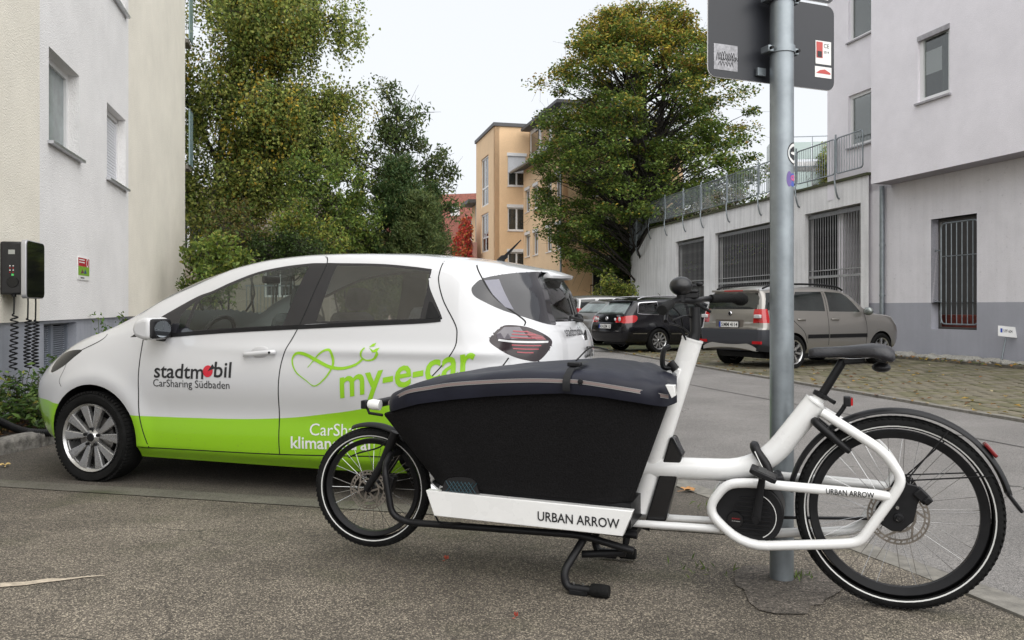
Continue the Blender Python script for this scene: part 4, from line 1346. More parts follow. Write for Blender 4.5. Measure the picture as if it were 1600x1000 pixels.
def build_zoe():
    root = empty('electric_hatchback', ZO, -ZTH)
    tag(root, 'white hatchback with lime green lower stripe and car sharing lettering', 'car')
    arch_f = arch_poly(.868, .30, .352, .12); arch_r = arch_poly(3.43, .30, .350, .12)
    win_f = zs([(294, 516, 1), (312, 470), (332, 459), (360, 446), (400, 430), (440, 421), (483, 416, 1), (442, 508, 1)])
    win_a = zs([(279, 514, 1), (284, 492), (306, 470, 1), (288, 512, 1)], 3)
    black_f = zs([(203, 527, 1), (234, 506), (262, 489), (307, 464), (332, 454.5), (360, 441.5), (400, 426), (440, 417), (484, 411.5), (511, 411, 1), (466.5, 511, 1), (294, 520), (240, 525.5)])
    win_r = zs([(527, 415, 1), (600, 416.5), (671, 424, 1), (667.5, 452), (656, 498, 1), (494, 502.5, 1)])
    black_r = zs([(508, 410.5, 1), (527, 411), (600, 412.5), (668, 419.5), (674, 424), (671, 447), (690, 494), (686, 499), (656, 501.5), (494, 506), (463, 509.5, 1)])
    tail = zs([(764.5, 533), (772.5, 519.5), (786, 509), (804, 508), (828, 512), (852, 523), (863, 534.5), (855, 551), (840, 564.5), (822, 563), (801, 557), (780, 546)])
    quarter = zs([(736.5, 452), (741, 444.5), (753, 435.5), (780, 429.5), (819, 425.5), (851, 428), (872, 464), (902, 510), (870, 508), (819, 495.5), (786, 485), (759, 473), (741, 462.5)])
    head = zs([(80, 582), (85, 566), (96, 554), (109, 548), (128, 547), (116, 558), (98, 573)])
    door_f = zs([(226, 520, 1), (219, 560), (216.5, 610), (218, 650), (233, 699, 1), (437, 709, 1), (436, 640), (438, 575), (447, 545), (467, 510, 1), (511, 409, 1), (430, 412), (350, 437), (300, 464), (260, 486)])
    door_r = zs([(437.5, 709, 1), (436.5, 640), (438.5, 575), (447.5, 545), (467.5, 510, 1), (511.5, 409, 1), (600, 408), (690, 412), (687, 425), (685.5, 440), (693, 470), (711, 506), (714, 524), (708, 548), (690, 572), (667.5, 596), (640, 632), (620, 680), (612, 716, 1), (520, 713)])
    G_r = glass_mat('rear_door_glass', (.62, .66, .67), 2.2)
    regions = [
        dict(name='tail_lamp', poly=tail, mat=mat('lamp_housing', (.022, .014, .016), .16, coat=.15, spec=.4)),
        dict(name='rear_quarter_glass', poly=quarter, mat=M_gloss_black, trange=(0, 1)),
        dict(name='headlamp', poly=head, mat=mat('headlamp_glass', (.012, .013, .015), .25, spec=.3)),
        dict(name='window', poly=win_f, mat=G_side), dict(name='quarter_window', poly=win_a, mat=G_side),
        dict(name='window', poly=win_r, mat=G_r),
        dict(name='pillar_trim', poly=black_f, mat=M_gloss_black), dict(name='pillar_trim', poly=black_r, mat=M_gloss_black),
        dict(name='front_door', poly=door_f, mat=M_zpaint), dict(name='rear_door', poly=door_r, mat=M_zpaint),
        dict(name='windscreen', poly=[(.6, .9), (.7, .9), (.7, 1)], snap=False, mat=G_side, trange=(T_RAIL, 1),
             fn=lambda s, w, z, t: (s > .86 + .26 * (w / .72) ** 2) & (s < 1.80 - .1 * (w / .7) ** 2) & (t > .825)),
    ]
    tg = [(-.5, 1.10), (-.3, 1.085), (.3, 1.085), (.5, 1.10), (.52, 1.22), (.50, 1.34), (.3, 1.37), (-.3, 1.37), (-.50, 1.34), (-.52, 1.22)]
    caps = [dict(name='rear_window', poly=tg, mat=G_side),
            dict(name='window_surround', poly=[(-.9, 1.07), (.9, 1.07), (.9, 1.385), (-.9, 1.385)], mat=M_gloss_black),
            dict(name='bumper_insert', poly=[(-.5, .30), (.5, .30), (.58, .50), (-.58, .50)], mat=M_dark)]
    out = car_body(root, Z, regions, [arch_f, arch_r], caps, M_zpaint, (360, 150, 16))
    for cx, rr in ((.868, .352), (3.43, .350)): arch_liner(root, Z, cx, .30, rr, .17)
    # shut lines
    gaps = [zl([(226, 520), (219, 560), (216.5, 610), (218, 650), (233, 699)]), zl([(511, 396.5), (511.3, 410), (489, 460), (467, 510), (447, 545), (438, 575), (436.5, 640), (437, 709)]),
            zl([(699, 405), (687, 425), (685.5, 440), (693, 470), (711, 506), (714, 524), (708, 548), (690, 572), (667, 597), (640, 632), (620, 680)]),
            zl([(745, 414), (750, 428), (768, 458), (792, 480), (819, 500), (819.5, 509)]), zl([(795, 559), (781, 579), (770, 600)]), zl([(841, 564), (848, 572), (858, 590)])]
    for g in gaps: side_ribbon(Z, g, .007, M_gap, 'shut_line', root, .0012)
    side_ribbon(Z, zl([(96, 604), (93, 594), (100, 578), (104, 568)]), .004, M_gap, 'shut_line', root, .0012)
    side_ribbon(Z, zl([(221, 699), (300, 703), (437, 710), (600, 714)]), .007, M_gap, 'shut_line', root, .0012)
    side_ribbon(Z, zl([(127, 547), (150, 536), (163, 528), (168, 522)]), .006, M_gap, 'shut_line', root, .0012)
    side_ribbon(Z, zl([(240, 526.5), (294, 521.5), (370, 516), (467, 511), (560, 506.5), (655, 502), (689, 499)]), .026, M_dark, 'waist_seal', root, .004)
    rb = zs([(875, 0), ], 1) if False else None
    # sill skirt, under-body
    MB().b2(1.25, 3.05, -.74, .74, .17, .23).build('underbody', M_dark, root, None)
    # lettering and logo
    text_on_side(Z, 'stadtm', (*zl([(241, 589.5)])[0], zl([(318, 589)])[0][0], .095), M_ink, root, .012)
    d0 = zl([(325, 580)])[0]
    flat_on_side(Z, [[(d0[0] + .037 * cos(a), d0[1] + .037 * sin(a)) for a in np.linspace(.9, 2 * pi + .35, 22)] + [d0]], M_print_red, 'logo_dot', root)
    flat_on_side(Z, [[(d0[0], d0[1]), (d0[0] + .030, d0[1] + .045), (d0[0] + .052, d0[1] + .02)]], M_ink, 'logo_wedge', root)
    text_on_side(Z, 'bil', (*zl([(334.5, 589)])[0], zl([(361, 588.5)])[0][0], .1), M_ink, root, .012)
    text_on_side(Z, 'CarSharing S\u00fcdbaden', (*zl([(240, 603.5)])[0], zl([(359, 603.5)])[0][0], .05), M_ink, root, .0)
    a, b = zl([(532, 621.5), (722, 587)])
    text_on_side(Z, 'my-e-car', (a[0], a[1], zl([(743, 585)])[0][0], .185), M_print_green, root, .018, slope=(b[1] - a[1]) / (b[0] - a[0]))
    a = zl([(484, 680), (570, 676), (455, 700), (590, 694)])
    text_on_side(Z, 'CarSharing', (a[0][0], a[0][1], a[1][0] + .10, .075), M_print_white, root, .0, slope=.03)
    text_on_side(Z, 'klimaneutral', (a[2][0], a[2][1], a[3][0] - .05, .075), M_print_white, root, .014, slope=.03)
    # heart-shaped cable with leaf plug
    hp = zl([(481, 574), (500, 552), (515, 547), (521, 565), (517, 578), (507, 592), (492, 603), (478, 594), (462, 580), (457, 562), (464, 552), (478, 554), (495, 563), (515, 573), (535, 575.5), (555, 570), (568, 560)])
    flat_on_side(Z, ribbon_poly(hp, [.004, .012, .018, .012, .008, .005, .008, .012, .02, .022, .02, .016, .012], 8), M_print_green, 'heart_logo', root)
    lp = zl([(570, 543), (564.5, 550), (565, 558), (573, 563), (584, 561), (589, 553), (588, 549)])
    flat_on_side(Z, ribbon_poly(lp, [.008, .013, .01, .008, .012, .02, .004], 6), M_print_green, 'plug_logo', root)
    for lf in ([(577, 542), (583, 537), (588.5, 535.5), (585, 541)], [(582, 548), (588, 544.5), (593.5, 543), (589, 550)], [(577, 543), (584, 548), (588, 550), (582, 551)]):
        flat_on_side(Z, [zl(lf)], M_print_green, 'leaf_logo', root)
    # door handles
    for (p, q) in (((382, 554), (432, 550)), ):
        a, b = zl([p, q]); sm_, zm = (a[0] + b[0]) / 2, (a[1] + b[1]) / 2
        wv = float(Z.Wof([sm_], [zm])[0])
        cup = MB().ball((sm_, -wv + .006, zm), (.075, .012, .045), 20, 10).build('handle_cup', mat('handle_recess', (.5, .5, .51), .4, coat=.5), root, 60)
        h = MB().tube(catmull([(a[0], -wv - .008, a[1]), (a[0] + .05, -wv - .034, a[1] + .004), (b[0] - .04, -wv - .036, b[1] - .002), (b[0], -wv - .012, b[1])], 5), [.008] + [.015] * 14 + [.010], 10, sy=.8).build('door_handle', M_zpaint, root, 60)
        MB().lathe([(.001, 0), (.007, 0), (.007, .006), (.001, .006)], (b[0] - .018, -wv - .056, b[1] - .001), 'y', 12).build('lock', M_dark, h, 40)
    # rear handle hidden in the pillar
    hp = zl([(665, 497), (671, 471), (675, 472), (687, 494), (684, 497)])
    flat_on_side(Z, [hp], M_dark, 'rear_door_handle', root, .006)
    # mirror
    p0 = zl([(262, 512)])[0]; wv = float(Z.Wof([p0[0]], [p0[1]])[0])
    mr_ = MB()
    cx, cy, cz = p0[0] - .02, -wv - .13, p0[1] - .005
    mr_.prism([(cx + .07, cz - .062), (cx + .02, cz - .07), (cx - .05, cz - .05), (cx - .075, cz), (cx - .05, cz + .055), (cx + .02, cz + .075), (cx + .07, cz + .068)], cy - .095, cy + .10)
    mir = mr_.build('door_mirror', M_zpaint, root, 60)
    md = mir.modifiers.new('b', 'BEVEL'); md.width = .034; md.segments = 4
    MB().b2(cx + .05, cx + .088, cy - .085, cy + .092, cz - .06, cz + .064).build('mirror_rim', M_dark, mir, 60, bevel=.02)
    MB().lathe([(.001, 0), (.058, 0), (.058, .006), (.001, .006)], (cx + .084, cy + .003, cz), 'x', 24, Matrix.Diagonal((1, 1.28, .92)).to_3x3()).build('mirror_glass', mat('mirror_glass', (.55, .6, .65), .03, metal=1), mir, 40)
    MB().tube([(cx + .02, -wv + .02, cz - .055), (cx + .0, cy + .05, cz - .045)], [.035, .03], 10, sy=.5).build('mirror_arm', M_dark, mir, 60)
    # tail lamp: light bars inside the dark housing
    tl = zl([(779, 531), (800, 533.5), (830, 534.5), (857, 534)])
    side_ribbon(Z, tl, .011, M_clearlens, 'lamp_bar', root, .004)
    for q, (x0, x1, yy) in enumerate(((800, 846, 540), (802, 842, 545.5), (808, 834, 551), (798, 848, 528), (800, 838, 523), (802, 826, 518))):
        side_ribbon(Z, zl([(x0, yy - 1), ((x0 + x1) / 2, yy), (x1, yy)]), .006, mat('lamp_red_line', (.30, .02, .035), .15, coat=.5), 'lamp_stripe', root, .004)
    flat_on_side(Z, [zl([(822, 516), (848, 525), (854, 531), (838, 530.5), (826, 524)])], mat('lamp_red_dim', (.16, .01, .018), .15, coat=.6), 'reverse_lamp', root, .0025)
    flat_on_side(Z, [zl([(776, 522), (788, 511), (812, 510.5), (826, 527), (800, 530), (777, 529)])], mat('lamp_smoke', (.10, .09, .105), .12, coat=.6), 'indicator_lamp', root, .002)
    # grey film inside the quarter glass
    flat_on_side(Z, [zl([(757, 438), (780, 436), (803, 484), (790, 480), (770, 460)])], mat('grey_film', (.17, .17, .21), .2, coat=.3), 'quarter_panel', root, .002)
    # roof spoiler over the rear window
    sp_ = MB()
    wr, zr_ = Z.section(np.array([Z.L]), np.linspace(T_RAIL + .012, 1.0, 12))
    wr, zr_ = wr[0], zr_[0]; wr[-1] = 0
    arc = [(-w_, z_) for w_, z_ in zip(wr, zr_)] + [(w_, z_) for w_, z_ in list(zip(wr, zr_))[:-1][::-1]]
    wm = wr[0]
    rows = []
    for (yy, zt) in arc:
        u = abs(yy) / wm
        e_ = .02 + .125 * (1 - u ** 3)
        x0 = float(Z.send(zt))
        rows.append([(x0 - .03, yy, zt + .004), (x0 + .04, yy, zt - .004), (x0 + e_, yy * .985, zt - .018 - .3 * e_ * .5), (x0 + e_ - .008, yy * .985, zt - .034 - .3 * e_ * .5), (x0 - .0, yy * .97, zt - .055)])
    for i in range(len(rows) - 1):
        for j in range(4):
            sp_.quad(rows[i][j], rows[i + 1][j], rows[i + 1][j + 1], rows[i][j + 1])
    sp_.build('roof_spoiler', M_zpaint, root, 50)
    # aerial
    MB().tube([(3.42, 0, 1.455), (3.44, 0, 1.49), (3.47, 0, 1.50)], [.035, .02, .01], 10, sy=.5).tube([(3.44, 0, 1.485), (3.565, 0, 1.605)], [.012, .0035], 8).build('aerial', M_dark, root, 60)
    # rear wiper, badges
    MB().tube([(3.955, .0, 1.085), (3.985, -.05, 1.075), (3.985, -.36, 1.10)], [.022, .014, .008], 8).ball((3.95, .02, 1.09), .03).build('rear_wiper', M_dark, root, 60)
    me = text_mesh('stadtmobil', .085, .001, 'CENTER')
    for v in me.vertices: v.co = (3.992 - .42 * v.co.y - .16 * (v.co.x - .22) ** 2, v.co.x - .20, .985 + v.co.y * .9)
    link_mesh('lettering', me, M_ink, root, None)
    me = text_mesh('ZOE', .09, .004, 'CENTER')
    for v in me.vertices: v.co = (4.026, v.co.x * 1.1 - .0, .845 + v.co.y)
    link_mesh('badge', me, M_ink, root, None)
    rhomb = MB().prism([(-.045, 0), (0, .06), (.045, 0), (0, -.06)], 0, .01, Matrix.Rotation(radians(90), 3, 'Z')).build('emblem', M_chrome, root, 30)
    rhomb.location = (4.004, 0, .955)
    # paper stickers in the rear window
    # interior
    MB().b2(1.3, 3.3, -.76, -.72, .3, .93).build('door_card', M_dash, root, None)
    MB().b2(1.3, 3.3, .72, .76, .3, .93).build('door_card', M_dash, root, None)
    MB().b2(.6, 3.85, -.75, .75, .26, .32).build('cabin_floor', M_dash, root, None)
    for y in (-.37, .37): car_seat(root, 1.75, y, .40)
    car_seat(root, 2.72, 0, .44, True, 1.25)
    MB().prism([(.78, .5), (.80, .92), (.95, .97), (1.25, .96), (1.38, .88), (1.32, .5)], -.60, .60).build('dashboard', M_dash, root, 30, bevel=.02)
    st = MB()
    Ms = Matrix.Rotation(radians(-65), 3, 'Y')
    ring = [Ms @ Vector((.18 * cos(a), .18 * sin(a), 0)) + Vector((1.45, -.36, .93)) for a in np.linspace(0, 2 * pi, 33)[:-1]]
    st.tube(ring, .016, 8, closed=True)
    stw = st.build('steering_wheel', M_dark, root, 60)
    MB().tube([(1.40, -.36, .91), (1.15, -.36, .80)], .035, 10).box((1.45, -.36, .93), (.05, .32, .05), Ms).build('steering_column', M_dark, stw, 40)
    MB().box((1.66, 0, 1.36), (.03, .2, .055)).build('rear_view_mirror', M_dark, root, 40, bevel=.01)
    MB().b2(3.35, 3.75, -.62, .62, 1.0, 1.02).build('parcel_shelf', M_seat, root, None)
    hl = MB()
    # wheels
    for s_ in (.86, 3.43):
        for sd in (-1, 1):
            car_wheel(root, (s_, sd * .862, .300), .302, .224, .20, sd, 'double5', 56 if sd < 0 else 32)
    MB().tube([(.86, -.6, .3), (.86, .6, .3)], .05, 8).build('axle', M_dark, root, 60)
    MB().tube([(3.43, -.6, .3), (3.43, .6, .3)], .05, 8).build('axle', M_dark, root, 60)
    return root
zoe_obj = build_zoe()
# ------------------------------------------------------------------ cars in the car park
G_bg = mat('parked_car_glass', (.018, .022, .022), .03, spec=.8, var=.4, vscale=3)
def parked(name, label, O, h, spec, paint, regions, caps, arches, wheel, extras=None, res=(120, 56, 9), cat='car', R=.33, Rr=.235, style='ten'):
    ang = atan2(-h[1], -h[0])
    root = tag(empty(name, (O[0], O[1], gz(O[1])), ang), label, cat)
    car = Car(spec)
    holes = [arch_poly(a, R - .005, R + .045, .15) for a in arches]
    car_body(root, car, regions, holes, caps, paint, res)
    for a in arches: arch_liner(root, car, a, R - .005, R + .045, .2)
    hw = max(t[1] for t in spec['ctl'][2])
    for a in arches:
        for sd in (-1, 1):
            car_wheel(root, (a, sd * (hw - .012), R), R, Rr, .21, sd, style, 32)
    MB().b2(arches[0] + .4, arches[1] - .4, -hw + .12, hw - .12, .2, .3).b2(.3, spec['L'] - .3, -.5, .5, .22, .32).build('underbody', M_dark, root, None)
    for a in arches: MB().tube([(a, -hw + .2, R), (a, hw - .2, R)], .05, 8).build('axle', M_dark, root, 60)
    if extras: extras(root, car)
    return root
H1 = (.872, .490)
def origin(rear_wheel, s_r, y_w, h=H1):
    yx = (h[1], -h[0])
    return (rear_wheel[0] + s_r * h[0] - y_w * yx[0], rear_wheel[1] + s_r * h[1] - y_w * yx[1])

# beige-grey compact SUV
M_ypaint = mat('taupe_metallic', (.28, .265, .245), .32, metal=.55, coat=.8)
yspec = dict(L=4.22,
    ctl=[[(.15, .66, .30), (.8, .80, .30), (3.4, .80, .30), (4.12, .72, .36)],
         [(.05, .76, .42), (.8, .875, .40), (3.4, .875, .40), (4.20, .84, .50)],
         [(.02, .80, .68), (.5, .88, .70), (1.5, .89, .72), (3.4, .895, .74), (4.22, .87, .75)],
         [(.10, .72, .92), (.4, .80, .99), (1.0, .845, 1.05), (1.45, .85, 1.075), (3.4, .85, 1.11), (4.16, .81, 1.10)],
         [(.14, .62, .97), (.4, .68, 1.035), (1.0, .76, 1.085), (1.30, .75, 1.22), (1.65, .70, 1.45), (1.95, .68, 1.535), (2.6, .665, 1.565), (3.5, .65, 1.555), (4.03, .63, 1.51)],
         [(.15, .34, .985), (.4, .36, 1.05), (1.0, .40, 1.105), (1.35, .40, 1.30), (1.72, .38, 1.53), (2.2, .37, 1.615), (3.0, .37, 1.625), (3.7, .36, 1.60), (4.03, .35, 1.555)],
         [(.15, 0, .99), (.4, 0, 1.06), (1.0, 0, 1.115), (1.36, 0, 1.34), (1.74, 0, 1.565), (2.2, 0, 1.635), (3.0, 0, 1.645), (3.7, 0, 1.615), (4.03, 0, 1.565)]],
    front=[(.2, .12), (.5, 0), (.8, .02), (.95, .10), (1.1, .15), (1.7, .15)],
    rear=[(.2, 4.08), (.4, 4.17), (.55, 4.215), (.78, 4.22), (.80, 4.185), (1.08, 4.16), (1.5, 4.045), (1.7, 4.02)],
    fround=(.40, .68), rround=(.16, .88), rbulge=.03, fbulge=.08, blend=(.2, .85))
Ywf = smooth_poly([(1.43, 1.105, 1), (1.62, 1.30), (1.80, 1.445), (1.95, 1.49), (2.36, 1.508, 1), (2.36, 1.115, 1)], 4)
Ywr = smooth_poly([(2.48, 1.12, 1), (2.47, 1.508, 1), (3.18, 1.50, 1), (3.36, 1.30), (3.40, 1.135, 1)], 4)
Ywq = smooth_poly([(3.52, 1.14, 1), (3.34, 1.495, 1), (3.95, 1.475, 1), (4.08, 1.14, 1)], 4)
ylamp = [(4.0, .90), (4.30, .90), (4.30, 1.165), (4.02, 1.165)]
yblk = [(3.72, .2), (4.4, .2), (4.4, .77), (3.86, .77), (3.80, .6)]
ycaps = [dict(name='rear_window', poly=[(-.66, 1.16), (.66, 1.16), (.66, 1.38), (.57, 1.475), (-.57, 1.475), (-.66, 1.38)], mat=G_bg),
         dict(name='tail_lamp', poly=[(.60, .90), (1.0, .90), (1.0, 1.165), (.60, 1.165)], mat=M_redlens),
         dict(name='tail_lamp', poly=[(-1.0, .90), (-.60, .90), (-.60, 1.165), (-1.0, 1.165)], mat=M_redlens),
         dict(name='rear_bumper', poly=[(-1.2, .2), (1.2, .2), (1.2, .775), (-1.2, .775)], mat=mat('bumper_slate', (.035, .038, .047), .5))]
yregs = [dict(name='tail_lamp', poly=ylamp, mat=M_redlens), dict(name='window', poly=Ywf, mat=G_bg), dict(name='window', poly=Ywr, mat=G_bg), dict(name='quarter_window', poly=Ywq, mat=G_bg),
         dict(name='bumper_side', poly=yblk, mat=mat('bumper_slate', (.035, .038, .047), .5)),
         dict(name='headlamp', poly=[(.05, .80), (.30, .84), (.42, .98), (.12, .93)], mat=M_clearlens),
         dict(name='windscreen', poly=[(1, 1), (1.1, 1), (1, 1.1)], snap=False, mat=G_bg, trange=(T_RAIL, 1), fn=lambda s, w, z, t: (s > 1.08 + .2 * w * w) & (s < 1.70) & (t > .83))]
def yextras(root, car):
    for sg in (1, -1):
        rr = [(1.75, sg * .655, 1.545), (1.95, sg * .64, 1.615), (2.6, sg * .63, 1.655), (3.4, sg * .62, 1.645), (3.75, sg * .615, 1.62), (3.95, sg * .615, 1.56)]
        MB().tube(catmull(rr, 5), .02, 8).build('roof_rail', M_dark, root, 60)
        MB().ball((1.36, sg * .98, 1.12), (.07, .11, .085), 12, 8).build('door_mirror', mat('mirror_chrome_grey', (.25, .27, .26), .2, metal=.6), root, 60)
    side_ribbon(car, [(1.28, .63), (2.1, .63), (2.40, .63)], .075, M_dark, 'side_moulding', root, .012, sides=(1, -1))
    side_ribbon(car, [(2.44, .63), (2.8, .63), (3.02, .63)], .075, M_dark, 'side_moulding', root, .012, sides=(1, -1))
    for g in ([(1.33, 1.08), (1.28, .8), (1.30, .45)], [(2.42, 1.52), (2.42, 1.1), (2.42, .45)], [(3.44, 1.12), (3.40, .95), (3.12, .72), (3.03, .5)]):
        side_ribbon(car, g, .012, M_gap, 'shut_line', root, .002, sides=(1, -1))
    side_ribbon(car, [(2.412, 1.51), (2.42, 1.30), (2.425, 1.115)], .11, M_dark, 'pillar_trim', root, .001, sides=(1, -1)) if False else None
    for hx in (2.22, 3.18):
        w_ = float(car.Wof([hx], [.96])[0])
        MB().tube([(hx - .1, w_ + .008, .955), (hx - .06, w_ + .035, .96), (hx + .06, w_ + .035, .962), (hx + .1, w_ + .008, .96)], .017, 8).build('door_handle', M_ypaint, root, 60)
    # tail: plate, emblem, handle bar, skid plate, white lamp insets, third brake lamp, spoiler
    plate(root, 4.232, .0, .865, 'S:MM 4114')
    MB().b2(4.19, 4.212, -.38, .36, .785, .96).build('plate_recess', mat('recess_taupe', (.17, .15, .13), .4, metal=.4), root, None)
    MB().lathe([(.001, .012), (.042, .012), (.05, 0), (.001, 0)], (4.195, 0, 1.075), 'x', 18).build('emblem', M_chrome, root, 40)
    MB().lathe([(.001, .016), (.03, .016), (.03, .01), (.001, .01)], (4.195, 0, 1.075), 'x', 14).build('emblem_centre', M_dark, root, 40)
    for sg in (1, -1):
        MB().b2(4.16, 4.215, sg * .64, sg * .80, .99, 1.06).build('lamp_inset', M_clearlens, root, 30, bevel=.01)
        MB().b2(4.20, 4.235, sg * .62, sg * .84, .50, .555).build('reflector', M_redlens, root, None)
    sk = MB()
    for i, (y0, y1) in enumerate(zip(np.linspace(-.72, .72, 17)[:-1], np.linspace(-.72, .72, 17)[1:])):
        f0, f1 = abs(y0) / .72, abs(y1) / .72
        sk.quad((4.225, y0, .52 - .10 * f0 ** 4), (4.225, y1, .52 - .10 * f1 ** 4), (4.235, y1, .42 - .06 * f1 ** 2), (4.235, y0, .42 - .06 * f0 ** 2))
        sk.quad((4.235, y0, .42 - .06 * f0 ** 2), (4.235, y1, .42 - .06 * f1 ** 2), (4.15, y1, .36), (4.15, y0, .36))
    sk.build('skid_plate', mat('skid_silver', (.4, .39, .37), .45, metal=.5), root, 40)
    MB().b2(4.03, 4.10, -.62, .62, 1.50, 1.545).build('roof_spoiler', M_ypaint, root, 30, bevel=.012)
    MB().b2(4.095, 4.106, -.25, .25, 1.51, 1.532).build('brake_lamp', M_redlens, root, None)
    MB().tube([(4.135, 0, 1.165), (4.13, .1, 1.19), (4.11, .42, 1.24)], .012, 6).build('rear_wiper', M_dark, root, 60)
Oy = origin((5.415, 16.0), 3.40, .88)
parked('compact_suv', 'taupe compact SUV with black roof rails parked beside the barred deck', Oy, H1, yspec, M_ypaint, yregs, ycaps, (.82, 3.40), None, yextras, (150, 70, 10), R=.335, Rr=.235, style='seven')

# black estate
M_ppaint = mat('black_paint', (.005, .005, .007), .2, coat=.35, spec=.35)
def estate_spec(k=1.0, wz=0.0):
    return dict(L=4.77,
    ctl=[[(.15, .64, .22), (.9, .78, .21), (3.7, .78, .21), (4.66, .68, .30)],
         [(.05, .74, .32), (.9, .87, .30), (3.7, .87, .30), (4.74, .80, .40)],
         [(.02, .78, .56), (.5, .88, .60), (1.5, .905, .64), (3.7, .91, .66), (4.77, .84, .64)],
         [(.10, .68, .72), (.4, .78, .80), (1.1, .84, .90), (1.6, .845, .93), (3.7, .84, .985), (4.66, .78, .97)],
         [(.16, .56, .76), (.4, .64, .84), (1.1, .74, .94), (1.45, .72, 1.10), (1.9, .66, 1.31), (2.2, .64, 1.385), (2.8, .625, 1.415), (3.7, .60, 1.395), (4.28, .57, 1.345)],
         [(.18, .32, .78), (.4, .36, .865), (1.1, .40, .965), (1.5, .40, 1.17), (1.95, .38, 1.385), (2.4, .36, 1.455), (3.0, .35, 1.468), (3.8, .34, 1.44), (4.30, .32, 1.385)],
         [(.18, 0, .79), (.4, 0, .875), (1.1, 0, .975), (1.5, 0, 1.20), (1.97, 0, 1.42), (2.4, 0, 1.475), (3.0, 0, 1.485), (3.8, 0, 1.455), (4.30, 0, 1.395)]],
    front=[(.2, .1), (.5, 0), (.65, .03), (.78, .14), (.9, .18), (1.6, .18)],
    rear=[(.2, 4.62), (.35, 4.72), (.55, 4.765), (.70, 4.75), (.80, 4.715), (.97, 4.66), (1.2, 4.45), (1.36, 4.30), (1.6, 4.27)],
    fround=(.5, .62), rround=(.30, .78), rbulge=.05, fbulge=.1, blend=(.2, .78))
pspec = estate_spec()
Pwf = smooth_poly([(1.66, .97, 1), (1.9, 1.16), (2.1, 1.30), (2.3, 1.345), (2.62, 1.365, 1), (2.62, .975, 1)], 4)
Pwr = smooth_poly([(2.72, .98, 1), (2.72, 1.365, 1), (3.48, 1.35, 1), (3.58, 1.0, 1)], 4)
Pwq = smooth_poly([(3.68, 1.005, 1), (3.60, 1.345, 1), (4.12, 1.318), (4.22, 1.26), (4.30, 1.10), (4.27, 1.03)], 4)
plamp = smooth_poly([(4.36, .90), (4.40, .99), (4.70, .965), (4.9, .93), (4.9, .80), (4.5, .80)], 3)
pregs = [dict(name='tail_lamp', poly=plamp, mat=M_redlens), dict(name='window', poly=Pwf, mat=G_bg), dict(name='window', poly=Pwr, mat=G_bg), dict(name='quarter_window', poly=Pwq, mat=G_side),
         dict(name='windscreen', poly=[(1, 1), (1.1, 1), (1, 1.1)], snap=False, mat=G_bg, trange=(T_RAIL, 1), fn=lambda s, w, z, t: (s > 1.2 + .2 * w * w) & (s < 1.93) & (t > .83))]
G_pr = mat('rear_glass_bright', (.12, .15, .145), .04, spec=1.0, var=.5, vscale=2.5)
pcaps = [dict(name='rear_window', poly=[(-.62, 1.02), (.62, 1.02), (.56, 1.18), (.50, 1.315), (-.50, 1.315), (-.56, 1.18)], mat=G_pr),
         dict(name='tail_lamp', poly=[(.36, .83), (.42, .95), (.9, .965), (.9, .80), (.42, .80)], mat=M_redlens),
         dict(name='tail_lamp', poly=[(-.36, .83), (-.42, .80), (-.9, .80), (-.9, .965), (-.42, .95)], mat=M_redlens)]
def pextras(root, car, chrome=True, ptext='KN:ZM 12'):
    if chrome:
        side_ribbon(car, [(p[0], p[1]) for p in Pwq] , .018, M_chrome, 'window_trim', root, .004, closed=True, sides=(1,), smooth=False)
        side_ribbon(car, [(1.35, .50), (2.5, .50), (3.3, .50)], .016, M_chrome, 'side_trim', root, .004, sides=(1, -1))
        side_ribbon(car, [(4.10, .52), (4.3, .52), (4.52, .52)], .016, M_chrome, 'side_trim', root, .004, sides=(1, -1))
        MB().b2(4.775, 4.79, -.60, .60, .575, .59).build('bumper_trim', M_chrome, root, None)
    for sg in (1, -1):
        MB().tube(catmull([(2.1, sg * .60, 1.415), (2.35, sg * .595, 1.475), (3.2, sg * .57, 1.49), (3.9, sg * .55, 1.465), (4.15, sg * .54, 1.40)], 5), .018, 8).build('roof_rail', M_chrome if chrome else M_dark, root, 60)
        MB().ball((1.62, sg * .97, 1.0), (.08, .10, .07), 12, 8).build('door_mirror', M_dark, root, 60)
        MB().lathe([(.001, .02), (.045, .015), (.06, 0), (.001, 0)], (4.71, sg * .52, .885), 'x', 16).build('lamp_ring', M_clearlens, root, 50)
        MB().lathe([(.001, .02), (.030, .015), (.042, 0), (.001, 0)], (4.745, sg * .38, .88), 'x', 16).build('lamp_ring', M_clearlens, root, 50)
    for g in ([(1.5, .96), (1.45, .7), (1.5, .32)], [(2.67, 1.37), (2.67, .97), (2.66, .32)], [(3.64, 1.0), (3.60, .8), (3.38, .6), (3.30, .4)]):
        side_ribbon(car, g, .010, M_gap, 'shut_line', root, .002, sides=(1, -1))
    plate(root, 4.80, .0, .70, ptext, radians(-6))
    MB().lathe([(.001, .012), (.048, .012), (.055, 0), (.001, 0)], (4.735, 0, .90), 'x', 18).build('emblem', M_chrome, root, 40)
    MB().b2(4.26, 4.40, -.52, .52, 1.345, 1.37).build('roof_spoiler', M_ppaint if chrome else root_paint, root, 30, bevel=.01)
    MB().tube([(4.655, 0, 1.02), (4.66, .06, 1.03), (4.55, .35, 1.10)], .010, 6).build('rear_wiper', M_dark, root, 60)
    MB().tube([(2.9, 0, 1.48), (3.02, 0, 1.59)], [.012, .004], 6).build('aerial', M_dark, root, 60)
    for y in (-.37, .37): car_seat(root, 2.2, y, .33)
    car_seat(root, 3.15, 0, .36, True, 1.25)
Op = origin((3.84, 21.7), 3.71, .90)
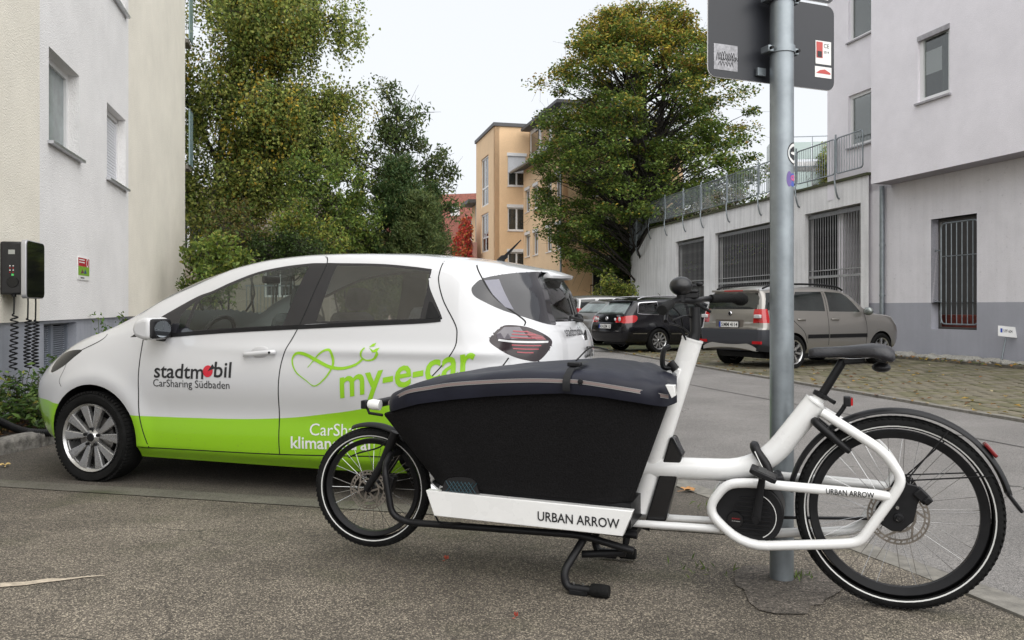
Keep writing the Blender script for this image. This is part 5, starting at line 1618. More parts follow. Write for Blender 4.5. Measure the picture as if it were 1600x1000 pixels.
parked('estate_car', 'glossy black estate car with chrome trimmed windows parked next to the SUV', Op, H1, pspec, M_ppaint, pregs, pcaps, (.88, 3.71), None, pextras, (150, 64, 10), R=.325, Rr=.225, style='ten')
root_paint = mat('grey_metallic', (.16, .155, .145), .3, metal=.6, coat=.8)
sspec = estate_spec()
Os = origin((2.75 + .92, 25.4 + .52), 3.71, .90)
parked('estate_car', 'grey metallic estate car parked between the black estate and the silver car', Os, H1, sspec, root_paint, pregs, pcaps, (.88, 3.71), None, lambda r, c: None, (90, 44, 8), R=.325, Rr=.225, style='five')
M_silver = mat('silver_paint', (.36, .36, .36), .28, metal=.6, coat=.8)
Of = origin((2.30 + .75, 29.6 + .42), 3.40, .88)
parked('family_car', 'silver family car with dark windows parked at the far end of the row', Of, H1, yspec, M_silver, yregs, ycaps, (.82, 3.40), None, lambda r, c: None, (90, 44, 8), R=.335, Rr=.235, style='five')
# ------------------------------------------------------------------ cargo bike
BTH = atan2(.70, 1.96)
BO = Vector((1.354, 2.93, 0))
def bk(px, py, y=0.0):
    """point of the bike at lateral offset y on a given sight line -> local (s, y, z)"""
    e1 = (cos(BTH), -sin(BTH)); e2 = (sin(BTH), cos(BTH))
    a = (px - 800) / F
    s = (a * (BO.y + y * e2[1]) - BO.x - y * e2[0]) / (e1[0] - a * e1[1])
    d = BO.y + s * e1[1] + y * e2[1]
    return (s, y, CAM_Z - (py - HORIZON) * d / F)
def bsz(pts, y): return [(bk(*p, y)[0], bk(*p, y)[2]) for p in pts]

M_bwhite = mat('frame_white', (.76, .76, .75), .28, coat=.6, var=.03, vscale=6)
M_bblack = mat('bike_black', (.009, .009, .010), .42, var=.2, vscale=20, spec=.25)
M_foam = mat('foam_box', (.0065, .0062, .0066), .85, spec=.12, bump=.7, bscale=170, bdist=.003, var=.4, vscale=190, c2=(.0135, .013, .0138))
M_steel = mat('spoke_steel', (.5, .5, .5), .25, metal=1)
M_rotor = mat('rotor_steel', (.30, .27, .24), .35, metal=.9, var=.25, vscale=30)
M_reflex = mat('reflective_stripe', (.62, .62, .6), .35)

def bike_wheel(root, c, R, tyre_w, rimR, rimdepth, nsp, rotorR, rot_y, turn=0.0, hub_r=.03):
    wr = MB().lathe([(rimR, -.014), (rimR - .004, -.017), (rimR - rimdepth, -.010), (rimR - rimdepth, .010), (rimR - .004, .017), (rimR, .014)], (0, 0, 0), 'y', 72)
    root_w = wr.build('wheel', M_bblack, root, 40)
    root_w.location = c; root_w.rotation_euler = (0, 0, turn)
    h = tyre_w / 2
    mid = (R + rimR) / 2 - .002
    prof = []
    for k in range(14):
        a = radians(-125 + 250 * k / 13)
        prof.append((mid + (R - mid) * cos(a), h * sin(a)))
    ty = MB().lathe(prof, (0, 0, 0), 'y', 84, closed=False).build('tyre', M_rubber, root_w, 60)
    tr = MB()
    nt_ = int(2 * pi * R / .022)
    for k in range(nt_):
        a = 2 * pi * k / nt_
        M3 = Matrix.Rotation(-a, 3, 'Y')
        for yy, sl in ((-.35 * tyre_w, .5), (0, -.4), (.35 * tyre_w, .5)):
            rr = R - (.0095 if yy else .0022)
            tr.box(M3 @ Vector((rr, yy, 0)), (.004, tyre_w * .22, .013), M3 @ Matrix.Rotation(sl, 3, 'X') @ Matrix.Rotation(-.5 * (1 if yy > 0 else -1 if yy < 0 else 0), 3, 'Z'))
    tag(tr.build('tread', M_rubber, ty, None), kind='stuff')
    ar = R - .036
    for sg in (-1, 1):
        ya = [h * sin(math.acos((q_ - mid) / (R - mid))) + .0012 for q_ in (ar, ar + .0042)]
        MB().lathe([(ar, sg * ya[0]), (ar + .0042, sg * ya[1]), (ar + .0042, sg * (ya[1] - .001)), (ar, sg * (ya[0] - .001))], (0, 0, 0), 'y', 72).build('reflective_band', M_reflex, ty, 60)
    hub = MB().lathe([(.001, -.062), (.012, -.062), (.012, -.045), (hub_r, -.042), (hub_r, -.034), (hub_r * .75, -.028), (hub_r * .75, .028), (hub_r, .034), (hub_r, .042), (.012, .045), (.012, .065), (.001, .065)], (0, 0, 0), 'y', 24).build('hub', M_bblack, root_w, 40)
    ri = rimR - rimdepth
    sp = MB().tube([(hub_r * .9, -.036, 0), (ri * cos(.42), -.002, ri * sin(.42))], .0011, 5).mesh('spoke'); sp.materials.append(M_steel)
    sp2 = MB().tube([(hub_r * .9, -.036, 0), (ri * cos(-.42), -.002, ri * sin(-.42))], .0011, 5).mesh('spoke'); sp2.materials.append(M_steel)
    for k in range(nsp):
        a = 2 * pi * k / nsp
        me_ = sp if (k // 2) % 2 else sp2
        side = 1 if k % 2 else -1
        inst('spoke', me_, root_w, (0, 0, 0), (0, a, 0), (1, side * -1 * -1 if side > 0 else -1 * -1, 1)) if False else inst('spoke', me_, root_w, (0, 0, 0), (0, a, 0), (1, side, 1))
    # rotor
    rt = MB()
    for (r0, r1) in ((rotorR - .006, rotorR), (rotorR - .019, rotorR - .0135), (rotorR * .50, rotorR * .58)):
        rt.lathe([(r0, -.001), (r1, -.001), (r1, .001), (r0, .001)], (0, rot_y, 0), 'y', 48)
    for k in range(30):
        a = 2 * pi * k / 30
        M3 = Matrix.Rotation(-a, 3, 'Y')
        rt.box(M3 @ Vector((rotorR - .010, 0, 0)) + Vector((0, rot_y, 0)), (.011, .0018, .0055), M3 @ Matrix.Rotation(.5, 3, 'Y'))
    for k in range(6):
        a = 2 * pi * k / 6
        M3 = Matrix.Rotation(-a, 3, 'Y')
        rt.box(M3 @ Vector((rotorR * .70, 0, rotorR * .10)) + Vector((0, rot_y, 0)), (rotorR * .42, .0019, .007), M3 @ Matrix.Rotation(.6, 3, 'Y'))
        rt.box(M3 @ Vector((rotorR * .32, 0, 0)) + Vector((0, rot_y, 0)), (rotorR * .46, .0019, .008), M3 @ Matrix.Rotation(-.3, 3, 'Y'))
    rt.build('brake_rotor', M_rotor, root_w, 40)
    return root_w

def build_bike():
    root = empty('cargo_bike', BO, -BTH)
    tag(root, 'white framed cargo bike with black front box on its kickstand', 'bicycle')
    bike_wheel(root, (0, 0, .339), .339, .056, .291, .030, 36, .100, -.058, 0, .042)
    bike_wheel(root, (-2.081, 0, .276), .261, .054, .212, .022, 28, .084, -.055, radians(9), .028)
    # ---- main frame
    MB().tube(fillet([(-.90, 0, .44), (-.46, 0, .452), (-.268, 0, .713)], [0, .14, 0], 8), .042, 20, sy=.92).build('frame_tube', M_bwhite, root, 50)
    MB().lathe([(.0425, 0), (.0425, .006), (.022, .008), (.022, .03), (.001, .03)], (0, 0, 0), 'z', 20, Matrix.Rotation(atan2(.192, .261) , 3, 'Y')).build('seat_tube_cap', M_bwhite, root, 40, loc=(-.268, 0, .713))
    for sg in (-1, 1):
        y = sg * .088
        loop = fillet([(-.245, sg * .03, .682), (-.045, y, .562), (.012, y, .47), (-.02, y, .408), (-.125, y, .243), (-.185, y, .232), (-.515, y, .192), (-.648, y, .315), (-.575, y, .414), (-.50, y, .424), (-.07, y, .414), (-.03, y, .408)],
                      [0, .10, .10, .03, .05, .05, .09, .12, .09, .05, .03, 0], 5)
        st = MB().tube(loop, .0175, 12).build('stay_loop', M_bwhite, root, 60)
        if sg < 0:
            me = text_mesh('URBAN ARROW', 1.0, .015)
            xs_ = [v.co.x for v in me.vertices]; k = .155 / (max(xs_) - min(xs_))
            for v in me.vertices:
                q = v.co.y * .020 / .729
                v.co = (-.235 + v.co.x * k, y - .0186, .4075 + q - .0233 * (v.co.x * k))
            link_mesh('lettering', me, M_ink, st, None)
        MB().tube([(-.93, sg * .055, .232), (-.60, sg * .06, .240)], .0145, 10).build('lower_tube', M_bwhite, root, 60)
        # front fork, box loop
        MB().tube([(-1.945, sg * .052, .53), (-2.0, sg * .055, .40), (-2.081, sg * .06, .276)], [.020, .019, .014], 10).build('fork_leg', M_bblack, root, 60)
        yl = sg * .17
        MB().tube(fillet([(-1.955, sg * .08, .435), (-1.935, yl, .40), (-1.90, yl, .21), (-1.83, yl, .185), (-1.10, yl, .20), (-.90, yl, .16)], .05, 5), .014, 10).build('under_tube', M_bblack, root, 60)
    MB().tube([(-1.955, -.085, .435), (-1.955, .085, .435)], .016, 10).build('fork_crown', M_bblack, root, 60)
    # drop-out plates and rear brake
    pl = bsz([(1374, 808), (1404, 764), (1412, 746), (1420, 757), (1434, 760), (1441, 772), (1434, 790), (1432, 800), (1428, 816), (1408, 832), (1392, 830), (1376, 820)], -.085)
    dr = MB().prism(pl, -.079, -.066).build('drop_out', M_bblack, root, 30, bevel=.003)
    MB().prism([(s_, z_) for s_, z_ in pl], .066, .079).build('drop_out', M_bblack, root, 30)
    for p in ((1405, 771), (1402, 793), (1378, 811), (1403, 811)):
        q = bk(*p, -.082)
        MB().lathe([(.001, -.008), (.006, -.008), (.0065, 0), (.001, 0)], (q[0], -.079, q[2]), 'y', 10).build('bolt', M_steel, dr, 40)
    MB().lathe([(.001, -.012), (.008, -.012), (.010, -.006), (.016, -.005), (.018, 0), (.001, 0)], (0, -.078, .337), 'y', 20).build('axle_cap', M_bblack, dr, 40)
    ca = bk(1440, 774, -.07)
    MB().box((ca[0], -.072, ca[2]), (.05, .045, .035), Matrix.Rotation(radians(45), 3, 'Y')).box((ca[0] + .016, -.08, ca[2] - .012), (.022, .05, .028), Matrix.Rotation(radians(45), 3, 'Y')).build('brake_caliper', M_bblack, root, 30, bevel=.005)
    # belt drive
    for zz in (.405, .262):
        MB().tube([(-.45, .055, .34 + (zz - .333) * 1.0), (0, .055, .34 + (zz - .333) * .55)], .006, 6, sy=1.6).build('drive_belt', M_bblack, root, 60)
    for k in range(34):
        t = k / 33
    # ---- motor and cranks
    mp = smooth_poly([(p[0], p[1]) for p in bsz([(1115, 792), (1118, 778), (1140, 764), (1170, 763), (1200, 765), (1218, 782), (1225, 803), (1220, 828), (1206, 845), (1175, 848), (1146, 846), (1128, 828)], -.09)], 3)
    mo = MB().prism(mp, -.078, .078).build('motor', M_bblack, root, 30, bevel=.006)
    cxm, czm = bk(1170, 806, -.08)[0], bk(1170, 806, -.08)[2]
    for k, zz in enumerate(np.linspace(-.062, .066, 9)):
        wd = .085 * sqrt(max(.05, 1 - (zz / .085) ** 2))
        MB().box((cxm + .012, -.081, czm + zz), (wd * 1.55, .008, .0055)).build('cooling_fin', M_bblack, mo, 30)
    q = bk(1149, 812, -.085)
    MB().lathe([(.001, -.006), (.028, -.006), (.03, 0), (.001, 0)], (q[0], -.083, q[2]), 'y', 24).build('logo_disc', mat('disc_black', (.006, .006, .007), .3), mo, 40)
    for (tx, hgt, dz, mt) in (('BOSCH', .0065, .003, mat('logo_red', (.3, .01, .012), .5)), ('Performance', .0035, -.005, M_reflex)):
        me = text_mesh(tx, 1.0, .02)
        xs_ = [v.co.x for v in me.vertices]; k = .028 / (max(xs_) - min(xs_))
        for v in me.vertices: v.co = (q[0] - .012 + v.co.x * k, -.0905, q[2] + dz + v.co.y * hgt)
        link_mesh('lettering', me, mt, mo, None)
    MB().tube([(mp[0][0], -.08, mp[0][1])] + [(a, -.08, b) for a, b in mp[12:24]], .0015, 5).build('motor_seam', M_bblack, mo, 40) if False else None
    rim = [(cxm + .083 * cos(a) + .012, -.080, czm + .083 * sin(a)) for a in np.linspace(-1.1, 1.25, 20)]
    MB().tube(rim, .0018, 5).build('motor_ring', M_reflex, mo, 60)
    c0 = bk(1181, 812, -.10); c1 = bk(1191, 748, -.10)
    cr = MB().tube([(c0[0], -.105, c0[2]), (c1[0], -.112, c1[2])], [.017, .012], 10, sy=.6).lathe([(.001, -.012), (.012, -.012), (.014, .03), (.001, .03)], (c0[0], -.108, c0[2]), 'y', 14).build('crank', M_bblack, root, 50)
    pc = bk(1193, 740, -.17)
    Mp = Matrix.Rotation(radians(22), 3, 'Y')
    pd = MB().box((pc[0], -.172, pc[2]), (.095, .09, .020), Mp).build('pedal', M_bblack, root, 30, bevel=.006)
    MB().box((pc[0] - .006, -.172, pc[2] + .006), (.03, .094, .016), Mp).build('pedal_reflector', mat('pedal_grip', (.03, .03, .03), .8), pd, 30)
    MB().box((pc[0] + .0, -.222, pc[2] - .0), (.075, .006, .017), Mp).build('pedal_cage', M_bblack, pd, 30, bevel=.002)
    c2 = (2 * c0[0] - c1[0], .108, 2 * c0[2] - c1[2])
    MB().tube([(c0[0], .105, c0[2]), c2], [.017, .012], 10, sy=.6).build('crank', M_bblack, root, 50)
    MB().box((c2[0], .17, c2[2]), (.095, .09, .02), Mp).build('pedal', M_bblack, root, 30, bevel=.006)
    # wrapped lock cable at the frame bend
    lk = [bk(1172, 716, -.05), bk(1176, 703, -.03), bk(1187, 701, .0)]
    l1, l2 = bk(1184, 706, -.055), bk(1204, 748, -.055)
    lo = MB().tube(catmull([(l1[0] - .012, .05, l1[2] - .01), (l1[0] - .015, 0, l1[2] + .014), (l1[0] - .004, -.045, l1[2]), (l1[0] + .03, -.057, (l1[2] + l2[2]) / 2), (l2[0], -.055, l2[2]), (l2[0] + .03, -.02, l2[2] - .012), (l2[0] + .02, .04, l2[2])], 6), .0175, 10).build('cable_wrap', M_bblack, root, 60)
    MB().tube([(l1[0] - .004 - .006, -.0625, l1[2] + .002), (l1[0] + .010, -.0745, (l1[2] * .6 + l2[2] * .4)), (l1[0] + .018, -.075, (l1[2] * .45 + l2[2] * .55))], .0022, 5).build('reflective_thread', M_reflex, lo, 60)
    # ---- battery
    bt = [bk(1008, 815, -.03), bk(1040, 815, -.03), bk(1066, 712, -.03), bk(1054, 684, -.03), bk(1047, 683, -.03)]
    MB().prism([(p[0], p[2]) for p in bt], -.03, .042).build('battery', mat('battery_black', (.007, .007, .008), .25, coat=.3), root, 30, bevel=.006)
    MB().prism([(p[0], p[2]) for p in (bk(1066, 712, 0), bk(1068, 710, 0), bk(1054, 683, 0), bk(1050, 684, 0))], -.033, .046).build('battery_cover', M_bblack, root, 30)
    # ---- head column
    a_, b_ = Vector((-.915, 0, .27)), Vector((-.709, 0, .935))
    MB().tube([a_, b_], .040, 20, sy=.86, up=(1, 0, 0)).build('head_column', M_bwhite, root, 50)
    dv = (b_ - a_).normalized()
    MB().tube([b_ - dv * .002, b_ + dv * .006], .042, 20, sy=.86, up=(1, 0, 0)).build('head_cap', M_bwhite, root, 50)
    MB().tube([b_, b_ + Vector((.012, 0, .03)), (-.70, 0, 1.06)], [.028, .020, .019], 14).build('stem', M_bblack, root, 60)
    MB().box(tuple(a_ + dv * .545 + Vector((-.028, -.033, 0))), (.05, .014, .085), Matrix.Rotation(atan2(dv.x, dv.z), 3, 'Y')).build('column_bracket', M_bwhite, root, 30, bevel=.004)
    qb = a_ + dv * .56
    MB().lathe([(.001, -.005), (.009, -.005), (.010, .004), (.001, .004)], (qb.x - .022, -.043, qb.z), 'y', 14).build('bolt', M_steel, root, 40)
    # ---- handlebar (turned to the right)
    bar = catmull([(-.765, -.29, 1.062), (-.762, -.20, 1.072), (-.755, -.10, 1.085), (-.715, -.03, 1.086), (-.69, .03, 1.086), (-.675, .12, 1.092), (-.62, .19, 1.095), (-.565, .25, 1.094)], 6)
    MB().tube(bar, .0115, 10).build('handlebar', M_bblack, root, 60)
    MB().tube(catmull([(-.764, -.36, 1.050), (-.763, -.31, 1.058), (-.762, -.20, 1.071)], 6), [.017, .020] + [.0165] * 11, 12).build('grip', M_rubber, root, 60)
    MB().tube(catmull([(-.655, .145, 1.093), (-.60, .21, 1.095), (-.535, .285, 1.092)], 6), [.017] * 9 + [.021, .027, .027, .020], 12).build('grip', M_rubber, root, 60)
    MB().tube([bk(1068, 470, .05), bk(1085, 473, .09), bk(1110, 487, .14)], [.010, .008, .006], 8).build('brake_lever', M_bblack, root, 60)
    MB().tube(catmull([bk(1052, 470, -.15), bk(1042, 488, -.22), bk(1040, 502, -.30)], 5), .007, 8).build('brake_lever', M_bblack, root, 60)
    be = bk(1064, 447, -.07)
    bl = MB().ball(be, (.043, .043, .036), 24, 14).build('bell', mat('bell_black', (.012, .012, .013), .3), root, 60)
    MB().tube([(be[0], be[1], be[2] - .06), be], .016, 10).build('bell_mount', M_bblack, bl, 60)
    MB().tube([(be[0] + .03, be[1], be[2] - .005), bk(1090, 444, -.05)], .004, 6).ball(bk(1093, 444, -.05), (.014, .01, .009), 10, 8).build('bell_lever', M_bblack, bl, 60)
    sh = bk(1078, 462, -.02)
    MB().box(sh, (.06, .035, .022), Matrix.Rotation(.5, 3, 'Z')).box((sh[0] + .01, sh[1], sh[2] + .016), (.04, .03, .012), Matrix.Rotation(.5, 3, 'Z')).build('shifter', M_bblack, root, 30, bevel=.005)
    for pts in ([bk(1050, 478, -.1), bk(1062, 492, -.07), bk(1068, 515, -.03), bk(1070, 535, -.01)],
                [bk(1043, 490, -.2), bk(1052, 500, -.12), bk(1066, 520, -.05), bk(1074, 535, -.02)],
                [bk(1050, 500, -.2), bk(1075, 494, -.03), bk(1090, 508, .0), bk(1086, 536, .0)],
                [bk(1045, 505, -.2), bk(1062, 510, -.1), bk(1076, 520, -.04), bk(1078, 536, -.02)],
                [bk(1085, 475, .05), bk(1094, 495, .03), bk(1092, 520, .0), bk(1084, 537, .0)]):
        MB().tube(catmull(pts, 6), .0036, 6).build('cable', M_bblack, root, 60)
    # ---- seat post, saddle
    MB().lathe([(.0225, -.008), (.028, -.008), (.028, .008), (.0225, .008)], (0, 0, 0), 'z', 20, Matrix.Rotation(atan2(.156, .3), 3, 'Y')).build('seat_clamp', M_bblack, root, 40, loc=(-.250, 0, .742))
    MB().tube([(-.245, -.02, .742), (-.205, -.055, .722)], [.006, .008], 8).build('clamp_lever', M_bblack, root, 60)
    MB().tube([(-.262, 0, .715), (-.178, 0, .862), (-.155, 0, .878)], .0155, 14).build('seat_post', M_bblack, root, 60)
    MB().box((-.14, 0, .872), (.075, .045, .028), Matrix.Rotation(-.1, 3, 'Y')).build('saddle_clamp', M_bblack, root, 30, bevel=.006)
    for sg in (-1, 1): MB().tube(catmull([(-.27, sg * .012, .893), (-.20, sg * .022, .880), (-.12, sg * .022, .880), (-.03, sg * .04, .895)], 5), .0038, 6).build('saddle_rail', M_steel, root, 60)
    sa = MB(); st_ = []
    prof = [(-.292, .010, .903, .012), (-.288, .020, .909, .024), (-.27, .026, .914, .032), (-.22, .030, .917, .036), (-.17, .038, .921, .037), (-.12, .060, .927, .040), (-.08, .083, .932, .046), (-.045, .092, .930, .052), (-.02, .084, .922, .050), (-.008, .055, .908, .03)]
    for (s_, hw, zt, th) in prof:
        th *= 1.25
        ring = []
        for k in range(20):
            a = 2 * pi * k / 20
            cy, sy_ = cos(a), sin(a)
            yy = hw * (abs(cy) ** .75) * (1 if cy > 0 else -1)
            if sy_ >= 0: zz = zt - .010 * (abs(cy) ** 3) * 1.6 - .0 - (1 - sy_ ** .5) * th * .35
            else: zz = zt - th * .35 - .65 * th * (abs(sy_) ** .35) * (.55 + .45 * abs(cy))
            ring.append((s_, yy, zz))
        st_.append(ring)
    for i in range(len(st_) - 1):
        for k in range(20):
            sa.quad(st_[i][k], st_[i][(k + 1) % 20], st_[i + 1][(k + 1) % 20], st_[i + 1][k])
    sa._add(st_[0], [tuple(range(20))]); sa._add(st_[-1], [tuple(range(20))])
    so = sa.build('saddle', mat('saddle_vinyl', (.014, .014, .017), .38, bump=.15, bscale=120), root, 70)
    MB().ball(bk(1377, 574, 0), (.032, .05, .018), 14, 8).build('saddle_grip', M_bblack, so, 60)
    # ---- mudguards
    def guard(cx, cz, r, a0, a1, hw, n=40):
        v, f = [], []
        for i in range(n + 1):
            a = radians(a0 + (a1 - a0) * i / n)
            for j in range(9):
                u = -1 + 2 * j / 8
                rr = r - .016 * u * u
                v.append((cx + rr * cos(a), hw * u, cz + rr * sin(a)))
        for i in range(n):
            for j in range(8): f.append((i * 9 + j, (i + 1) * 9 + j, (i + 1) * 9 + j + 1, i * 9 + j + 1))
        me = bpy.data.meshes.new('mudguard'); me.from_pydata(v, [], f)
        o = link_mesh('mudguard', me, M_bblack, root, 60)
        md = o.modifiers.new('t', 'SOLIDIFY'); md.thickness = .003
        return o
    mg = guard(0, .339, .368, 172, 14, .034)
    fl = MB().box((.362, 0, .402), (.012, .06, .07), Matrix.Rotation(radians(-35), 3, 'Y')).build('mud_flap', M_bblack, mg, 30, bevel=.004)
    guard(-2.081, .276, .283, 110, 52, .032, 16)
    for p, q, y in (((1402, 768), (1482, 673), -.07), ((1395, 762), (1475, 690), .07), ((1398, 752), (1553, 744), -.07), ((1412, 742), (1540, 738), .07)):
        A, B = bk(*p, y), bk(*q, y * .5)
        MB().tube([A, B], .0026, 6).build('mudguard_stay', M_bblack, root, 60)
    rl = bk(1546, 711, 0)
    MB().box((.374 * cos(radians(39)), 0, .339 + .374 * sin(radians(39))), (.013, .042, .056), Matrix.Rotation(radians(-39), 3, 'Y')).build('rear_reflector', mat('reflector_dark_red', (.16, .008, .010), .2, coat=.3), root, 30, bevel=.004)
    t0 = bk(1326, 627, 0)
    MB().box((t0[0] - .005, 0, t0[2]), (.024, .05, .034)).build('rear_lamp', M_bblack, root, 30, bevel=.004)
    MB().box((t0[0] + .0095, 0, t0[2]), (.008, .044, .026)).build('lamp_lens', M_redlens, root, 30)
    MB().tube([bk(1306, 653, 0), bk(1316, 640, 0), (t0[0] - .012, 0, t0[2] - .014)], .008, 8).build('lamp_bracket', M_bblack, root, 60)
    # ring lock
    rk = [(-.268, 0), (-.255, -.05), (-.22, -.075), (-.14, -.082)]
    p1, p2 = bk(1276, 662, -.06), bk(1328, 706, -.06)
    MB().tube(catmull([(p1[0] - .006, 0, p1[2] + .004), (p1[0], -.045, p1[2]), ((p1[0] + p2[0]) / 2, -.062, (p1[2] + p2[2]) / 2), (p2[0], -.06, p2[2])], 6), [.015] * 12 + [.012] * 6 + [.010], 10).tube(catmull([(p1[0] - .006, 0, p1[2] + .004), (p1[0], .045, p1[2]), ((p1[0] + p2[0]) / 2, .062, (p1[2] + p2[2]) / 2), (p2[0], .06, p2[2])], 6), .013, 10).build('ring_lock', M_bblack, root, 60)
    # ---- foam box
    nst = 26
    bot = [(-1.672, .349), (-.895, .337)]
    top = [(-1.905, .645), (-.752, .745)]
    def yb(q): return .235 + .0 * q
    def yt(q): return float(np.interp(q, [0, .1, .3, .8, .92, 1], [.245, .29, .318, .32, .29, .20]))
    bx = MB(); rows = []
    for i in range(nst + 1):
        q = i / nst
        b0 = (bot[0][0] + (bot[1][0] - bot[0][0]) * q, bot[0][1] + (bot[1][1] - bot[0][1]) * q)
        ztop = float(np.interp(q, [0, .15, .4, .65, 1], [.632, .69, .745, .765, .735]))
        t0_ = (top[0][0] + (top[1][0] - top[0][0]) * q, ztop)
        rows.append((b0, t0_, float(np.interp(q, [0, .08, .9, 1], [.20, .235, .235, .19])), yt(q)))
    nz_ = 10
    for sg in (-1, 1):
        g = []
        for (b0, t0_, y0, y1) in rows:
            colv = []
            for k in range(nz_ + 1):
                w = k / nz_
                yy_ = sg * (y0 + (y1 - y0) * w ** .9)
                qq = min(1, max(0, ((t0_[0] + 1.905) / 1.153 - .8) / .2))
                colv.append((b0[0] + (t0_[0] - b0[0]) * w - .15 * (yy_ + .24) * qq, yy_, b0[1] + (t0_[1] - b0[1]) * w))
            g.append(colv)
        for i in range(nst):
            for k in range(nz_): bx.quad(g[i][k], g[i + 1][k], g[i + 1][k + 1], g[i][k + 1])
        if sg < 0: G0 = g
        else:
            for e in (0, nst):
                for k in range(nz_): bx.quad(G0[e][k], G0[e][k + 1], g[e][k + 1], g[e][k])
            for i in range(nst): bx.quad(G0[i][0], G0[i + 1][0], g[i + 1][0], g[i][0])
            for i in range(nst): bx.quad(G0[i][nz_], g[i][nz_], g[i + 1][nz_], G0[i + 1][nz_])
    box = bx.build('box', M_foam, root, 50, bevel=.012)
    # foot hole with net behind
    hq = [(p[0], p[1]) for p in bsz([(690, 769), (700, 748), (738, 748), (750, 771)], -.245)]
    MB().prism(smooth_poly([(hq[0][0], hq[0][1], 1), (hq[1][0], hq[1][1]), (hq[2][0], hq[2][1]), (hq[3][0], hq[3][1], 1)], 4), -.2495, -.2435).build('foot_hole', mat('hole_rim', (.006, .006, .007), .5), root, 30)
    nt2 = MB()
    for k in range(7):
        x0 = hq[0][0] + .02 + k * .016
        nt2.tube([(x0, -.2505, hq[0][1] + .005), (x0 + .035, -.2505, hq[1][1] - .007)], .0016, 4).tube([(x0 + .03, -.2505, hq[0][1] + .005), (x0 - .0, -.2505, hq[1][1] - .007)], .0016, 4)
    tag(nt2.build('net', mat('net_teal', (.010, .045, .06), .6), root, None), kind='stuff')
    # white side panels of the box frame with lettering
    for sg in (-1, 1):
        pp = bsz([(667, 765), (990, 797.5), (974, 837), (680, 805)], -.25)
        pn = MB().prism(pp, sg * .262, sg * .225).build('side_panel', M_bwhite, root, 30, bevel=.003)
        if sg < 0:
            A, B = bk(840, 813, -.264), bk(968, 826, -.264)
            me = text_mesh('URBAN ARROW', 1.0, .012)
            xs_ = [v.co.x for v in me.vertices]; x0 = min(xs_); k = 1 / (max(xs_) - x0)
            for v in me.vertices:
                q = (v.co.x - x0) * k
                v.co = (A[0] + (B[0] - A[0]) * q, -.2645, A[2] + (B[2] - A[2]) * q + v.co.y * .0355 / .729)
            link_mesh('lettering', me, M_ink, pn, None)
    MB().b2(-1.66, -.90, -.22, .22, .255, .345).build('box_floor', M_bblack, root, None)
    MB().tube([(-1.70, -.10, .235), (-.90, -.10, .20)], .016, 8).build('floor_beam', M_bblack, root, 60)
    MB().tube([(-1.70, .10, .235), (-.90, .10, .20)], .016, 8).build('floor_beam', M_bblack, root, 60)
    # ---- kickstand
    k1, k2, k3 = bk(908, 838, -.18), bk(880, 905, -.24), bk(888, 932, -.245)
    for sg in (-1, 1):
        ks = MB().tube(fillet([(k1[0] + .01, sg * .12, k1[2] + .0), (k2[0], sg * .235, .075), (k3[0] - .01, sg * .24, .022), (k3[0] + .10, sg * .245, .022)], [0, .05, .05, 0], 5), .0155, 12).build('stand_leg', M_bblack, root, 60)
        MB().b2(k3[0] + .005, k3[0] + .075, sg * .225, sg * .258, .001, .020).build('stand_foot', M_bblack, ks, 30, bevel=.003)
        MB().lathe([(.001, 0), (.020, 0), (.024, .006), (.024, .062), (.021, .07), (.001, .07)], (k3[0] + .085, sg * .246, .0245), 'x', 16).build('stand_rubber', M_rubber, ks, 50)
        for dx in (.02, .055): MB().tube([(k3[0] + dx, sg * .241, .036), (k3[0] + dx, sg * .241, .043)], .004, 8).build('bolt', M_steel, ks, 40)
    MB().tube([(k1[0] + .01, -.13, k1[2]), (k1[0] + .01, .13, k1[2])], .016, 10).build('stand_axle', M_bblack, root, 60)
    e1, e2 = bk(910, 866, -.12), bk(975, 864, -.12)
    MB().tube([(e1[0], -.12, e1[2]), (e2[0], -.12, e2[2]), (e2[0] + .01, -.12, e2[2] + .06)], .0145, 10).build('stand_spring', M_bblack, root, 60)
    MB().b2(k1[0] + .03, k1[0] + .19, -.10, .10, .19, .212).build('stand_plate', M_bblack, root, 30)
    # ---- box cover
    M_cover = mat('navy_cover', (.0095, .0105, .019), .5, spec=.3, var=.25, vscale=5, bump=.25, bscale=14, bdist=.01)
    flap = bsz([(590, 649), (620, 640), (650, 632), (710, 624), (770, 619), (830, 616), (880, 614.5), (940, 620), (1000, 631), (1040, 640), (1056, 636)], -.34)
    stripe = bsz([(588, 634), (630, 614), (670, 606), (710, 600), (770, 596), (830, 594), (880, 595), (912, 597), (980, 608), (1040, 623), (1052, 627)], -.34)
    rim_ = bsz([(590, 622), (640, 606), (710, 593), (770, 587), (830, 583), (880, 581), (930, 583), (980, 588), (1030, 598), (1060, 606)], -.31)
    fs_, fz_ = zip(*flap); ss_, sz_ = zip(*stripe); rs_, rz2 = zip(*rim_)
    sA, sB = fs_[0] - .012, -.722
    ncs = 60
    cv, cf = [], []
    nn = 25
    for i in range(ncs + 1):
        q = i / ncs
        s_ = sA + (sB - sA) * q
        zf, zst, zr = np.interp(s_, fs_, fz_), np.interp(s_, ss_, sz_), np.interp(s_, rs_, rz2)
        hw = float(np.interp(q, [0, .03, .1, .3, .82, .91, .96, 1], [.22, .265, .305, .333, .335, .315, .275, .19]))
        crown = .010 * sin(pi * min(1, max(0, q))) ** .5
        half = [(hw + .006, zf), (hw + .010, zf * .6 + zst * .4), (hw + .012, zst), (hw + .004, zst * .35 + zr * .65), (hw * .95, zr), (hw * .82, zr + .007), (hw * .62, zr + .010 + crown * .5), (hw * .42, zr + .011 + crown * .8), (hw * .2, zr + .012 + crown), (0, zr + .012 + crown)]
